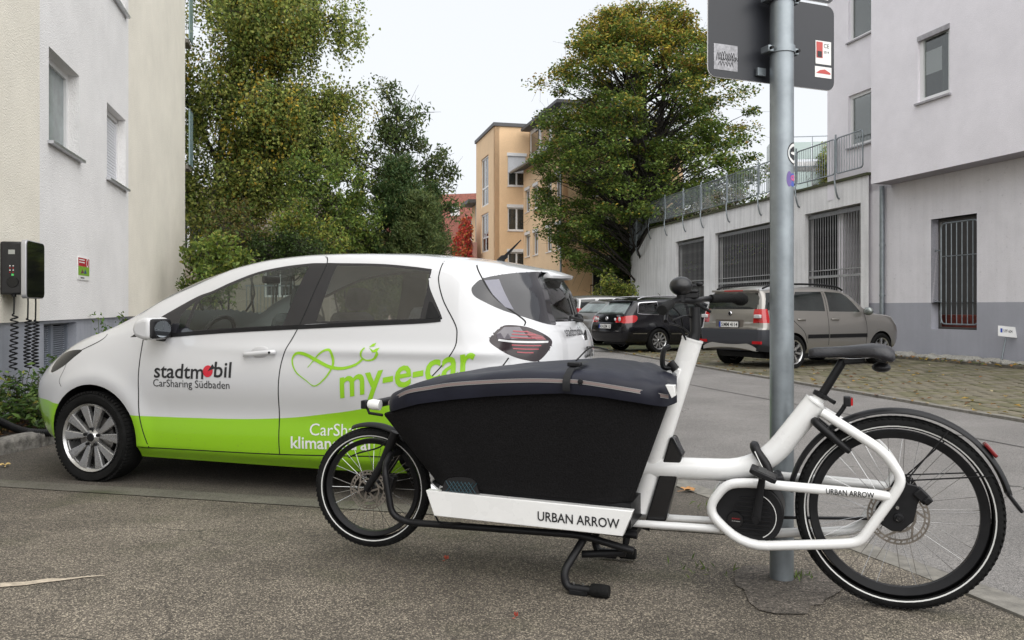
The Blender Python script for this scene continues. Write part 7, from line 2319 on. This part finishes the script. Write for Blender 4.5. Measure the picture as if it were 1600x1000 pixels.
# birch at the left
def birch():
    bx_, by_ = -9.2, 25.0
    base = Vector((bx_, by_, -.14))
    root = tag(empty('birch_tree', base), 'tall birch with drooping yellow green twigs beside the cream house', 'tree')
    mb = MB()
    t1 = catmull([(0, 0, 0), (.2, 0, 3), (.6, 0, 7), (1.2, .2, 10.5), (1.4, .2, 13.5)], 5)
    mb.tube(t1, list(np.linspace(.19, .03, len(t1))), 9, caps=False)
    tr = mb.build('trunk', M_bark_birch, root, 60)
    lm = MB()
    C, ends = [], []
    big = [((-.2, 0, 2.2), (2.4, -1.5, 4.9)), ((.1, 0, 3.3), (4.0, 0, 6.2)), ((.3, 0, 4.5), (4.1, .8, 7.6)), ((.4, 0, 5.5), (-1.5, -1, 8.6)), ((.7, 0, 7), (3.9, -.6, 9.6)), ((.9, .1, 8.5), (3.3, .8, 11.8)), ((1.1, .2, 9.5), (-.8, .3, 12.5)), ((.5, 0, 6), (2.2, -1.8, 9.5)), ((.9, 0, 8), (1.8, -1.5, 12.0)), ((.3, 0, 4.2), (2.6, 1.8, 7.4)), ((.2, 0, 3.4), (-1.3, -1.2, 5.5)), ((1.2, 0, 10), (2.0, 0, 13.6)), ((.4, 0, 5), (3.0, -1.6, 7.0))]
    pts_all = []
    for a, b in big:
        a, b = Vector(a), Vector(b)
        p = catmull([a, a.lerp(b, .35) + Vector((0, 0, .35)), a.lerp(b, .7) + Vector((0, 0, .45)), b], 6)
        lm.tube(p, list(np.linspace(.075, .012, len(p))), 6, caps=False)
        pts_all += p[4:]
    sub = []
    for q in pts_all:
        for k in range(6):
            e = q + Vector((rng.normal() * .65, rng.normal() * .7, rng.uniform(-.1, .7)))
            lm.tube([q, (q + e) / 2 + Vector((0, 0, .12)), e], [.012, .008, .004], 4, caps=False)
            sub.append(e); sub.append((q + e) / 2)
    pos, ci = [], []
    for i, e in enumerate(sub):
        ln = rng.uniform(.35, 1.35)
        for s_ in range(2):
            dx, dy = rng.normal() * .12, rng.normal() * .12
            n = int(ln * 34)
            t = rng.uniform(0, 1, n)
            x = e.x + dx * t + rng.normal(size=n) * .13; y = e.y + dy * t + rng.normal(size=n) * .13
            z = e.z + .12 - ln * t + rng.normal(size=n) * .10
            pos.append(np.stack([x, y, z], 1)); ci += [i] * n
            if s_ == 0: lm.tube([e, e + Vector((dx * .5, dy * .5, -ln * .5)), e + Vector((dx, dy, -ln))], .0035, 3, caps=False)
    tag(lm.build('limb', M_bark, tr, 60), kind='stuff')
    pos = np.concatenate(pos); ci = np.array(ci)
    keep = pos[:, 2] > 1.6
    pos, ci = pos[keep], ci[keep]
    n = len(pos)
    c = pick_colors(n, [MG, (.25, .285, .066), (.34, .34, .09), (.23, .28, .068), (.14, .18, .047)], [2.5, 3, 2, 2.5, 2.5])
    warm = rng.normal(size=len(sub))[ci] > 1.15
    y_ = pick_colors(n, [(.44, .31, .04), (.34, .26, .045)], [1, 1])
    sel = warm & (rng.uniform(0, 1, n) < .6)
    c[sel] = y_[sel]
    leaves_mesh('crown', pos, .098, .72, c, M_leaf, root, 0, .5)
    return root
birch()

# columnar conifers in the middle
def conifer(label, base, h, r, n=260, seed=0, col_=None):
    base = Vector(base)
    root = tag(empty('conifer_tree', base), label, 'tree', 'conifers between the birch and the stair tower')
    tr = MB().tube([(0, 0, 0), (0, 0, h * .93)], [.10, .012], 8).build('trunk', M_bark, root, 60)
    pos, ax = [], []
    for k in range(n):
        z = rng.uniform(.25, .97) * h
        R = r * np.interp(z / h, [.2, .4, .8, 1], [.9, 1, .55, .06]) * rng.uniform(.45, 1.08)
        a = rng.uniform(0, 2 * pi)
        c = np.array([R * cos(a), R * sin(a), z])
        m_ = 170
        out = np.array([cos(a), sin(a), 1.1]); out /= np.linalg.norm(out)
        t = rng.uniform(-.5, .5, m_)
        p = c + out * t[:, None] * .62 + rng.normal(size=(m_, 3)) * .085
        pos.append(p); ax.append(np.repeat(out[None], m_, 0))
    pos = np.concatenate(pos); ax = np.concatenate(ax)
    c = pick_colors(len(pos), col_ or [(.034, .066, .02), (.052, .095, .03), (.08, .12, .037), (.11, .12, .042)], [3, 3, 2, 1])
    leaves_mesh('crown', pos, .13, .22, c, M_leaf, root, 0, 0, ax, .45)
    return root
conifer('dense dark conifer with a pointed top right of the birch', (-3.25, 24.0, -.14), 5.5, 1.05, 250)
conifer('broad olive conifer beside the dark pointed conifer', (-2.55, 23.4, -.14), 4.3, .95, 200, 0, [(.07, .10, .032), (.10, .135, .042), (.13, .155, .05), (.05, .08, .025)])
conifer('low bushy conifer between the cherry and the red creeper', (-2.55, 25.3, -.14), 4.9, .62, 150)
conifer('small olive conifer growing in front of the birch', (-4.1, 23.6, -.14), 3.3, .8, 130, 0, [(.07, .10, .03), (.10, .13, .04), (.13, .15, .045), (.07, .10, .03)])

def ball_clumps(c, r, n, flatz=1.0):
    d = rand_unit(n) * (rng.uniform(0, 1, n) ** .45)[:, None] * np.array(r)[None, :]
    return np.array(c) + d
def simple_col(pal, w):
    return lambda pos, ci, nc: pick_colors(len(pos), pal, w) * rng.uniform(.75, 1.25, nc)[ci][:, None]
# cherry with long hanging leaves, sparse top
cc = []
for (px, py, d, n_, s_) in ((612, 165, 26, 5, .25), (605, 195, 26, 7, .4), (640, 200, 26, 5, .3), (595, 230, 26, 9, .5), (625, 235, 26, 10, .5), (655, 190, 26.3, 4, .25), (585, 270, 26, 10, .6), (615, 290, 26, 12, .6), (560, 300, 25.6, 10, .6), (680, 255, 26.3, 6, .35), (690, 285, 26.2, 8, .45), (665, 250, 26, 6, .4), (700, 320, 26.2, 7, .4), (608, 145, 26, 2, .12)):
    p = P(px, py, d)
    cc += [tuple(np.array(p) + rng.normal(size=3) * s_ * .8) for _ in range(n_)]
build_tree('cherry_tree', 'slender tree with sparse hanging leaves rising above the conifers', (-3.7, 26, -.14), (-3.6, 26.0, 7.0), .09, cc, 60, .17, .36, simple_col([(.055, .085, .028), (.09, .13, .038), (.075, .09, .037), (.15, .17, .045)], [3, 3, 2, 1]), .42, droop=.9, stems=1)
# mixed shrubs
def shrub(name, label, c, r, n, leaf_n, size, asp, pal, w, crad=.3, group=None, zb=None, **k):
    base = (c[0], c[1], gz(c[1]) if zb is None else zb)
    cl = ball_clumps(c, r, n)
    cl = cl[cl[:, 2] > base[2] + .12]
    return build_tree(name, label, base, (c[0], c[1], c[2]), .035, cl, leaf_n, size, asp, simple_col(pal, w), crad, group=group, cat='shrub', stems=3, **k)
p = P(505, 320, 22); shrub('leafy_shrub', 'tall mid green shrub between the birch and the conifers', p, (1.15, .9, 1.7), 70, 120, .10, .5, [MG, LG, (.06, .095, .02), YG], [3, 3, 3, 1.2])
p = P(470, 375, 20.8); shrub('leafy_shrub', 'yellow green shrub under the birch next to the dark shrub', p, (1.2, .7, .85), 50, 120, .09, .5, [LG, YG, MG, (.2, .17, .03)], [3, 3, 2, 1])
p = P(545, 355, 22.8); shrub('leafy_shrub', 'bright green shrub at the foot of the cherry', p, (.8, .7, 1.1), 40, 120, .10, .5, [LG, MG, YG], [3, 3, 1])
p = P(440, 392, 19.6); shrub('dark_evergreen_shrub', 'low dark evergreen shrub behind the hatchback roof', p, (1.2, .6, .42), 40, 120, .08, .5, [DG, (.028, .045, .014), MG], [4, 3, 1])
p = P(345, 408, 17.5); shrub('elder_shrub', 'pale green open shrub beside the corner of the cream house', p, (.8, .5, .55), 34, 70, .12, .42, [(.12, .17, .035), LG, YG, MG], [3, 3, 2, 1.5], crad=.26, droop=.3)
p = P(370, 360, 19.5); shrub('elder_shrub', 'brownish thin shrub under the lowest birch limb', p, (.9, .6, .6), 30, 60, .10, .45, [(.09, .08, .025), (.13, .11, .03), MG], [2, 2, 2], crad=.3)
p = P(320, 440, 17.2); shrub('elder_shrub', 'low green shrub at the foot of the cream house corner', p, (.7, .5, .5), 26, 90, .10, .45, [LG, MG, YG], [3, 3, 1], crad=.28)
p = P(962, 455, 35.5); shrub('terrace_shrub', 'yellowish shrub in front of the apricot block terrace', p, (1.0, .6, .7), 34, 90, .12, .5, [YG, (.12, .13, .03), MG], [2, 2, 2], crad=.35)
p = P(985, 400, 39.5); shrub('ivy_shrub', 'dark shrub climbing the far end of the deck wall', (p.x - .2, p.y + 1.5, p.z), (1.0, .8, 2.0), 60, 110, .13, .5, [DG, MG], [3, 2], crad=.4)
p = P(1285, 262, 43); shrub('yellow_tree', 'small yellow green tree between the balconies and the lilac house', (p.x + .25, 43, p.z), (.32, .5, 1.6), 26, 110, .12, .5, [YG, (.16, .17, .03), LG, (.3, .24, .04)], [2, 2, 2, 1], crad=.4)
for k, (px, py, ww) in enumerate(((1052, 305, .55), (1095, 300, .5), (1148, 290, .5))):
    a = (px - 800) / F
    d = -12.533 / (-.9854 * a - .1705)
    q = P(px, py, d + 1.0)
    shrub('deck_bush', ['dry twiggy bush behind the sloping end of the deck railing', 'pale seeded bush behind the middle of the deck railing', 'sparse bush behind the deck railing next to the pole'][k], (q.x, q.y, 4.95), (.8, .35, .35), 18, 60, .06, .6, [(.28, .25, .2), (.16, .13, .08), MG, (.35, .33, .28)], [2, 2, 2, 1.5], crad=.28, zb=4.5)
# red creeper on a garden wall by the stair tower
CR = tag(empty('creeper_wall', (-3.05, 57.5, -.14), ang_r), 'garden wall smothered in red and orange creeper left of the stair tower', 'creeper')
MB().b2(-4.5, 1.2, .1, .4, -.3, 5.6).build('wall', mat('pink_wall', (.4, .22, .18), .9), CR, None)
n = 9000
xx = rng.uniform(-4.5, 1.3, n); zz_ = rng.uniform(.2, 7.9, n) * 1.0
lim = 7.3 - .35 * np.abs(xx + .2) + np.array([noise.noise(Vector((x * 1.3, 0, 3))) for x in xx]) * .9
k_ = zz_ < lim
pos = np.stack([xx[k_], rng.uniform(-.45, .15, k_.sum()), zz_[k_]], 1)
leaves_mesh('creeper', pos, .20, .85, pick_colors(len(pos), [(.50, .07, .055), (.42, .05, .04), (.5, .17, .06), (.3, .05, .04), (.10, .11, .03)], [3, 3, 3.4, 2, 1]), M_leaf, CR)

# ------------------------------------------------------------------ planting bed by the cream house
bed_pts = [(-6.4, 4.0), (-4.45, 5.0), (-3.93, 7.15), (-4.2, 9.2), (-4.6, 12.0), (-7.5, 12.0)]
bm_ = bmesh.new()
gx_, gy_ = 26, 40
def bed_edge(y): return float(np.interp(y, [3, 5.0, 6.6, 7.15, 9.2, 14, 20.5], [-4.7, -4.35, -4.07, -3.95, -4.35, -5.5, -7.1]))
vv, ff = [], []
ys_ = np.linspace(3, 20, 60)
for y in ys_:
    xe = bed_edge(y); xw = -3.0125 - .2319 * ((y + .718) / .9727) - .06
    for j in range(9):
        t = j / 8
        x = xe - .06 + (xw - xe) * t
        vv.append((x, y, gz(y) + .055 + .06 * noise.noise(Vector((x * 3, y * 3, 0))) * min(1, 4 * t)))
for i in range(len(ys_) - 1):
    for j in range(8): ff.append((i * 9 + j, i * 9 + j + 1, (i + 1) * 9 + j + 1, (i + 1) * 9 + j))
me = bpy.data.meshes.new('planting_bed'); me.from_pydata(vv, [], ff)
tag(link_mesh('planting_bed', me, M_soil, None, 60), kind='structure')
gk = tag(empty('granite_edging'), kind='structure')
M_granite = mat('granite', (.17, .16, .145), .85, var=.55, vscale=22, bump=.7, bscale=40, bdist=.012, detail=8)
for i in range(16):
    y0 = 4.2 + i * .46
    x0, x1 = bed_edge(y0), bed_edge(y0 + .46)
    b = bmesh.new(); bmesh.ops.create_cube(b, size=1)
    bmesh.ops.subdivide_edges(b, edges=b.edges, cuts=4, use_grid_fill=True)
    for v in b.verts:
        nn_ = noise.noise(v.co * 2.6 + Vector((i * 9, 0, 0)))
        v.co += v.co.normalized() * nn_ * .07
        v.co.x *= .15; v.co.y *= .445; v.co.z *= .20
    me = bpy.data.meshes.new('edging_stone'); b.to_mesh(me); b.free()
    me.materials.append(M_granite); me.polygons.foreach_set('use_smooth', [True] * len(me.polygons))
    o = bpy.data.objects.new('edging_stone', me); col.objects.link(o); o.parent = gk
    o.location = ((x0 + x1) / 2, y0 + .23, gz(y0) + .015 + rng.uniform(-.012, .012)); o.rotation_euler = (rng.uniform(-.04, .04), 0, -atan2(x1 - x0, .46))
# leafy ground cover: individual bushes
palb = [(.045, .085, .022), (.075, .13, .03), (.11, .17, .035), (.03, .055, .018), (.22, .22, .04)]
bushes = [(-4.45, 6.9, .36), (-4.6, 7.4, .46), (-4.18, 7.45, .34), (-4.42, 7.8, .46), (-4.75, 8.0, .52), (-4.35, 8.25, .42), (-4.62, 8.5, .52), (-4.85, 8.9, .60), (-4.5, 8.95, .50), (-4.72, 9.4, .60), (-5.0, 9.6, .62), (-4.6, 9.9, .52), (-5.0, 10.6, .52)]
for i, (x, y, h) in enumerate(bushes):
    root = tag(empty('ground_cover_bush', (x, y, gz(y) + .04)), 'leafy green bush in the planting bed beside the charging box', 'bush', 'bushes in the planting bed')
    sm_ = MB(); pos, ax = [], []
    for k in range(26):
        a = rng.uniform(0, 2 * pi); r = rng.uniform(.02, .30)
        tip = Vector((r * cos(a), r * sin(a), h * rng.uniform(.55, 1.15) * (1 - (r / .42) ** 2)))
        sm_.tube([(tip.x * .25, tip.y * .25, -.03), tip * .6 + Vector((0, 0, .03)), tip], .003, 4, caps=False)
        m_ = 15
        t = rng.uniform(.35, 1.05, m_)
        c_ = np.array(tip)[None] * t[:, None]
        o_ = rand_unit(m_); o_[:, 2] = o_[:, 2] * .35 + .12
        pos.append(c_ + o_ * .05); ax.append(o_)
    tag(sm_.build('stem', mat('stem_brown', (.06, .05, .025), .8), root, None), kind='stuff')
    pos = np.concatenate(pos); ax = np.concatenate(ax)
    leaves_mesh('foliage', pos, .075, .42, pick_colors(len(pos), palb, [3, 3, 2, 2, .5]), M_leaf, root, .6, 0, ax, .25)
lit = 700
ly = rng.uniform(5.2, 9.5, lit); lx = np.array([bed_edge(y) for y in ly]) - rng.uniform(.08, 1.0, lit)
tag(leaves_mesh('leaf_litter', np.stack([lx, ly, np.array([gz(y) for y in ly]) + .085], 1), .05, .6, pick_colors(lit, [(.10, .045, .02), (.16, .08, .03), (.06, .03, .015), (.2, .13, .04)], [3, 2, 3, 1]), M_leaf, None, 1.5), 'brown leaf litter on the soil of the planting bed', 'leaves', kind='stuff')
# corrugated hose
hp_ = catmull([(-4.75, 7.35, .12), (-4.45, 7.15, .10), (-4.12, 7.0, .02), (-3.85, 7.0, .0)], 10)
rr_ = [.034 if i % 2 else .028 for i in range(len(hp_) * 3)]
h2 = []
for i in range(len(hp_) - 1):
    for k in range(3): h2.append(hp_[i].lerp(hp_[i + 1], k / 3))
tag(MB().tube(h2, rr_[:len(h2)], 10).build('corrugated_hose', M_dark, None, 60), 'black corrugated hose lying in the planting bed by the car nose', 'hose')

# ------------------------------------------------------------------ charging box on the wall
def lbp(t, y, z):    # local point of the left house
    return Vector((t, y, z))
CB = empty('charging_station', (0, 0, 0)); CB.matrix_world = LB.matrix_world
CB.location = LB.location; CB.rotation_euler = LB.rotation_euler
tag(CB, 'black wall charging station with silver rimmed glossy front', 'charger')
M_cb = mat('charger_black', (.012, .012, .014), .4, var=.2, vscale=15)
b_ = MB().b2(9.41, 9.92, -.21, .0, 1.19, 1.73).build('case', M_cb, CB, 30, bevel=.02)
rp = []
for (cx, cz, a0) in ((9.90, 1.70, 0), (9.42, 1.70, 90), (9.42, 1.20, 180), (9.90, 1.20, 270)):
    for k in range(6):
        a = radians(a0 + 18 * k); rp.append((cx + .05 * cos(a), cz + .05 * sin(a)))
MB().prism(rp, -.255, -.205).build('rim', mat('charger_silver', (.5, .5, .52), .35, metal=.6), CB, 40, bevel=.008)
cx_, cz_ = 9.66, 1.45
MB().prism([(cx_ + (x - cx_) * .95, cz_ + (z - cz_) * .96) for x, z in rp], -.262, -.254).build('front_panel', mat('charger_gloss', (.006, .006, .008), .06, coat=.5), CB, 40)
# side details (socket, display, lamps) on the end facing the street
MB().b2(9.405, 9.411, -.14, -.08, 1.60, 1.645).build('display', mat('display_grey', (.35, .36, .34), .4), CB, None)
MB().lathe([(.001, -.006), (.05, -.006), (.055, .0), (.001, 0)], (9.408, -.12, 1.315), 'x', 24).build('socket', mat('socket_black', (.004, .004, .005), .3), CB, 40)
for k in range(4):
    for j in range(2): MB().b2(9.404, 9.41, -.13 + j * .03, -.12 + j * .03, 1.41 + k * .022, 1.42 + k * .022).build('status_lamp', M_plate if k % 2 else M_redlens, CB, None)
MB().b2(9.403, 9.41, -.13, -.11, 1.38, 1.40).build('status_lamp', mat('lamp_green', (.1, .6, .15), .4), CB, None)
def coil(t, y, z0, z1, zc, r, turns, name='coil_cable'):
    pts = [(t, y, z0), (t + .01, y, z0 - .08)]
    n = turns * 10
    for k in range(n + 1):
        a = 2 * pi * k / 10
        z = zc + (z1 - zc) * k / n
        rr = r * min(1, k / 8)
        sway = .02 * sin(k * .05)
        pts.append((t + rr * cos(a) + sway, y + rr * sin(a) * .8, z))
    return MB().tube(catmull(pts, 2), .008, 6).build(name, M_dark, CB, 60)
coil(9.44, -.12, 1.19, .42, 1.0, .040, 11)
coil(9.60, -.20, 1.19, .42, .95, .036, 14)
coil(9.78, -.22, 1.18, .42, .93, .036, 14)
for (t, y) in ((9.44, -.12), (9.60, -.20)): MB().tube([(t, y, 1.20), (t, y, 1.165)], .022, 10).build('gland', M_dark, CB, 40)
# notice on the wall
NS = empty('wall_notice'); NS.location = LB.location; NS.rotation_euler = LB.rotation_euler
tag(NS, 'small red and green notice plate screwed to the pale grey wall', 'sign')
x0, x1, z0, z1 = 12.24, 12.84, 1.43, 1.745
MB().b2(x0, x1, -.012, -.001, z0, z1).build('plate', M_plate, NS, 30, bevel=.004)
MB().b2(x0 + .02, x1 - .02, -.0135, -.012, z0 + .19, z1 - .012).build('red_field', mat('notice_red', (.42, .02, .03), .5), NS, None)
MB().b2(x0 + .02, x1 - .02, -.0135, -.012, z0 + .065, z0 + .188).build('green_field', mat('notice_green', (.2, .38, .03), .5), NS, None)
MB().lathe([(.045, 0), (.06, 0), (.06, .001), (.045, .001)], (x1 - .12, -.0148, z0 + .245), 'y', 20).build('ring', M_plate, NS, None)
for k in range(2): MB().b2(x0 + .06, x0 + .34, -.0145, -.0136, z0 + .235 + k * .035, z0 + .25 + k * .035).build('print_line', M_plate, NS, None)
MB().prism([(x0 + .14, z0 + .09), (x0 + .22, z0 + .15), (x0 + .30, z0 + .10)], -.0145, -.0136).build('print_shape', mat('notice_maroon', (.15, .03, .06), .5), NS, None)
MB().prism([(x0 + .30, z0 + .09), (x0 + .36, z0 + .155), (x0 + .44, z0 + .10)], -.0145, -.0136).build('print_shape', mat('notice_blue', (.03, .05, .2), .5), NS, None)
MB().b2(x0 + .14, x0 + .32, -.0145, -.012, z0 + .025, z0 + .04).build('print_line', M_ink, NS, None)
# weeds growing from the wall foot
for k, (t, h) in enumerate(((12.9, 1.05), (13.3, .95), (14.4, 1.1), (16.2, 1.05))):
    q = LB.location
    wx, wy = -3.0125 - .2319 * t + .12, -.718 + .9727 * t
    root = tag(empty('wall_weed', (wx, wy, gz(wy))), 'thin weed growing up against the grey plinth', 'weed', 'weeds at the plinth')
    MB().tube([(0, 0, 0), (.02, 0, h * .6), (.0, .0, h)], .004, 4).build('stem', mat('stem_green', (.05, .08, .02), .8), root, None)
    pos = np.stack([rng.normal(size=40) * .05, rng.normal(size=40) * .05, rng.uniform(.3, 1.05, 40) * h], 1)
    leaves_mesh('foliage', pos, .07, .5, pick_colors(40, palb[:3], [1, 2, 2]), M_leaf, root)

# ------------------------------------------------------------------ reserved-bay plate on a leaning stake
q = P(1563, 569, 16.9)
ST = tag(empty('bay_marker', (q.x, q.y, gz(q.y) + .03)), 'small white number plate sign on a leaning grey stake by the lilac house', 'sign')
MB().tube([(0, 0, -.03), (.125, .02, .56)], .019, 8).build('stake', M_galv, ST, 60)
bp_ = MB().b2(-.20, .20, -.012, .0, -.11, .11).build('board', mat('marker_white', (.8, .8, .79), .5), ST, 30, bevel=.004, loc=(.15, -.01, .67), rot=(radians(-12), radians(6), radians(-4)))
MB().b2(-.155, -.115, -.0145, -.0121, -.03, .055).build('blue_band', M_plate_blue, bp_, None)
me = text_mesh('S:PF 604', .085, .001)
for v in me.vertices: v.co = (-.10 + v.co.x * .62, -.0135, -.02 + v.co.y)
link_mesh('lettering', me, M_ink, bp_, None)

# ------------------------------------------------------------------ fallen leaves and small litter
n = 420
t_ = rng.uniform(0, 1, n)
yy = rng.uniform(7.5, 24, n); xx = np.array([ex_(y) for y in yy]) + rng.uniform(-.4, 7.5, n) * (rng.uniform(0, 1, n) ** .8)
tag(leaves_mesh('fallen_leaves', np.stack([xx, yy, np.array([gz(y) for y in yy]) + .04], 1), .085, .6, pick_colors(n, [(.30, .20, .04), (.22, .12, .04), (.34, .30, .18), (.14, .07, .03)], [3, 2, 2, 2]), M_leaf, None, 4.0), 'yellow and brown leaves scattered over the car park paving', 'leaves', kind='stuff')
n = 90
yy = rng.uniform(15.8, 20, n); tt2 = rng.uniform(2.5, 8.5, n)
pp2 = [rb3 + xdir * t + nrm * rng.uniform(.5, 1.3) for t in tt2]
tag(leaves_mesh('drifted_leaves', np.array([(p.x, p.y, gz(p.y) + .09) for p in pp2]), .10, .6, pick_colors(n, [(.34, .22, .04), (.24, .12, .04), (.1, .12, .03)], [3, 2, 2]), M_leaf, None, 2.0), 'yellow leaves drifted against the stone edging of the lilac house', 'leaves', kind='stuff')
def maple(p, size, rz, label, c):
    pts = []
    for k in range(22):
        a = 2 * pi * k / 22
        r = size * (.55 + .45 * abs(cos(2.5 * a)) ** 1.5) * (1 if k % 2 else .82)
        pts.append((r * cos(a), r * sin(a), .006 + .016 * abs(sin(a * 2))))
    me = bpy.data.meshes.new('fallen_leaf'); me.from_pydata([(0, 0, .006)] + pts + [(-size * 1.5, .01, .004), (-size * 1.5, -.0, .004)], [], [(0, 1 + k, 1 + (k + 1) % 22) for k in range(22)] + [(0, 23, 24)])
    o = link_mesh('fallen_leaf', me, mat('leaf_' + label[:9].replace(' ', '_'), c, .7, var=.3, vscale=40), None, 60)
    o.location = p; o.rotation_euler = (0, 0, rz)
    return tag(o, label, 'leaf')
d = 1.11 * F / (764 - 480); q = P(1076, 764, d)
maple((q.x, q.y, gz(q.y) + .012), .052, .4, 'orange brown maple leaf lying behind the bike battery', (.40, .20, .07))
d = 1.06 * F / (877 - 480); q = P(697, 877, d)
maple((q.x, q.y, gz(q.y) + .008), .013, 1.2, 'tiny red leaf on the asphalt under the cargo box', (.32, .06, .03))
d = 1.06 * F / (970 - 480); q = P(806, 970, d)
maple((q.x, q.y, gz(q.y) + .008), .009, 1.2, 'dark red crumb of leaf on the asphalt before the kickstand', (.32, .05, .03))
q = P(8, 728, 1.15 * F / 248)
maple((q.x, q.y, gz(q.y) + .012), .04, 2.2, 'dry yellow leaf by the granite edging of the bed', (.5, .36, .14))
# pale scratch in the asphalt
sc_ = MB()
pts = [(0, 915.5), (40, 913), (75, 908), (95, 907), (130, 903), (165, 900)]
w_ = [3.2, 2.6, 2.8, 1.5, 1.0, .3]
L3 = []
for (px, py), ww in zip(pts, w_):
    L3.append((P(px, py - ww, 1.06 * F / (py - ww - 480)), P(px, py + ww, 1.06 * F / (py + ww - 480))))
for i in range(len(L3) - 1):
    a, b, c, d = L3[i][0], L3[i + 1][0], L3[i + 1][1], L3[i][1]
    sc_.quad(*[(v.x, v.y, .004) for v in (a, b, c, d)])
tag(sc_.build('asphalt_scar', mat('pale_mortar', (.42, .36, .28), .9, var=.4, vscale=30), None, None), kind='structure')
# grass tufts at the kerb and by the post
n = 130
ctr = [(P(1105, 778, 4.6), .05), (P(1095, 895, 3.35), .06), (P(1248, 905, 3.25), .03), (P(1585, 588, 15.2), .18), (P(1590, 580, 15.6), .15)]
pos, ax = [], []
for c_, s_ in ctr:
    m_ = 22
    p_ = np.stack([c_.x + rng.normal(size=m_) * s_, c_.y + rng.normal(size=m_) * s_, np.full(m_, gz(c_.y) + .015)], 1)
    pos.append(p_); ax.append(np.stack([rng.normal(size=m_) * .4, rng.normal(size=m_) * .4, np.ones(m_)], 1))
pos = np.concatenate(pos); ax = np.concatenate(ax)
tag(leaves_mesh('grass_tufts', pos, .035, .2, pick_colors(len(pos), [(.07, .12, .02), (.1, .14, .03)], [1, 1]), M_leaf, None, 0, 0, ax, .1), 'short grass growing from cracks in the paving', 'grass', kind='stuff')
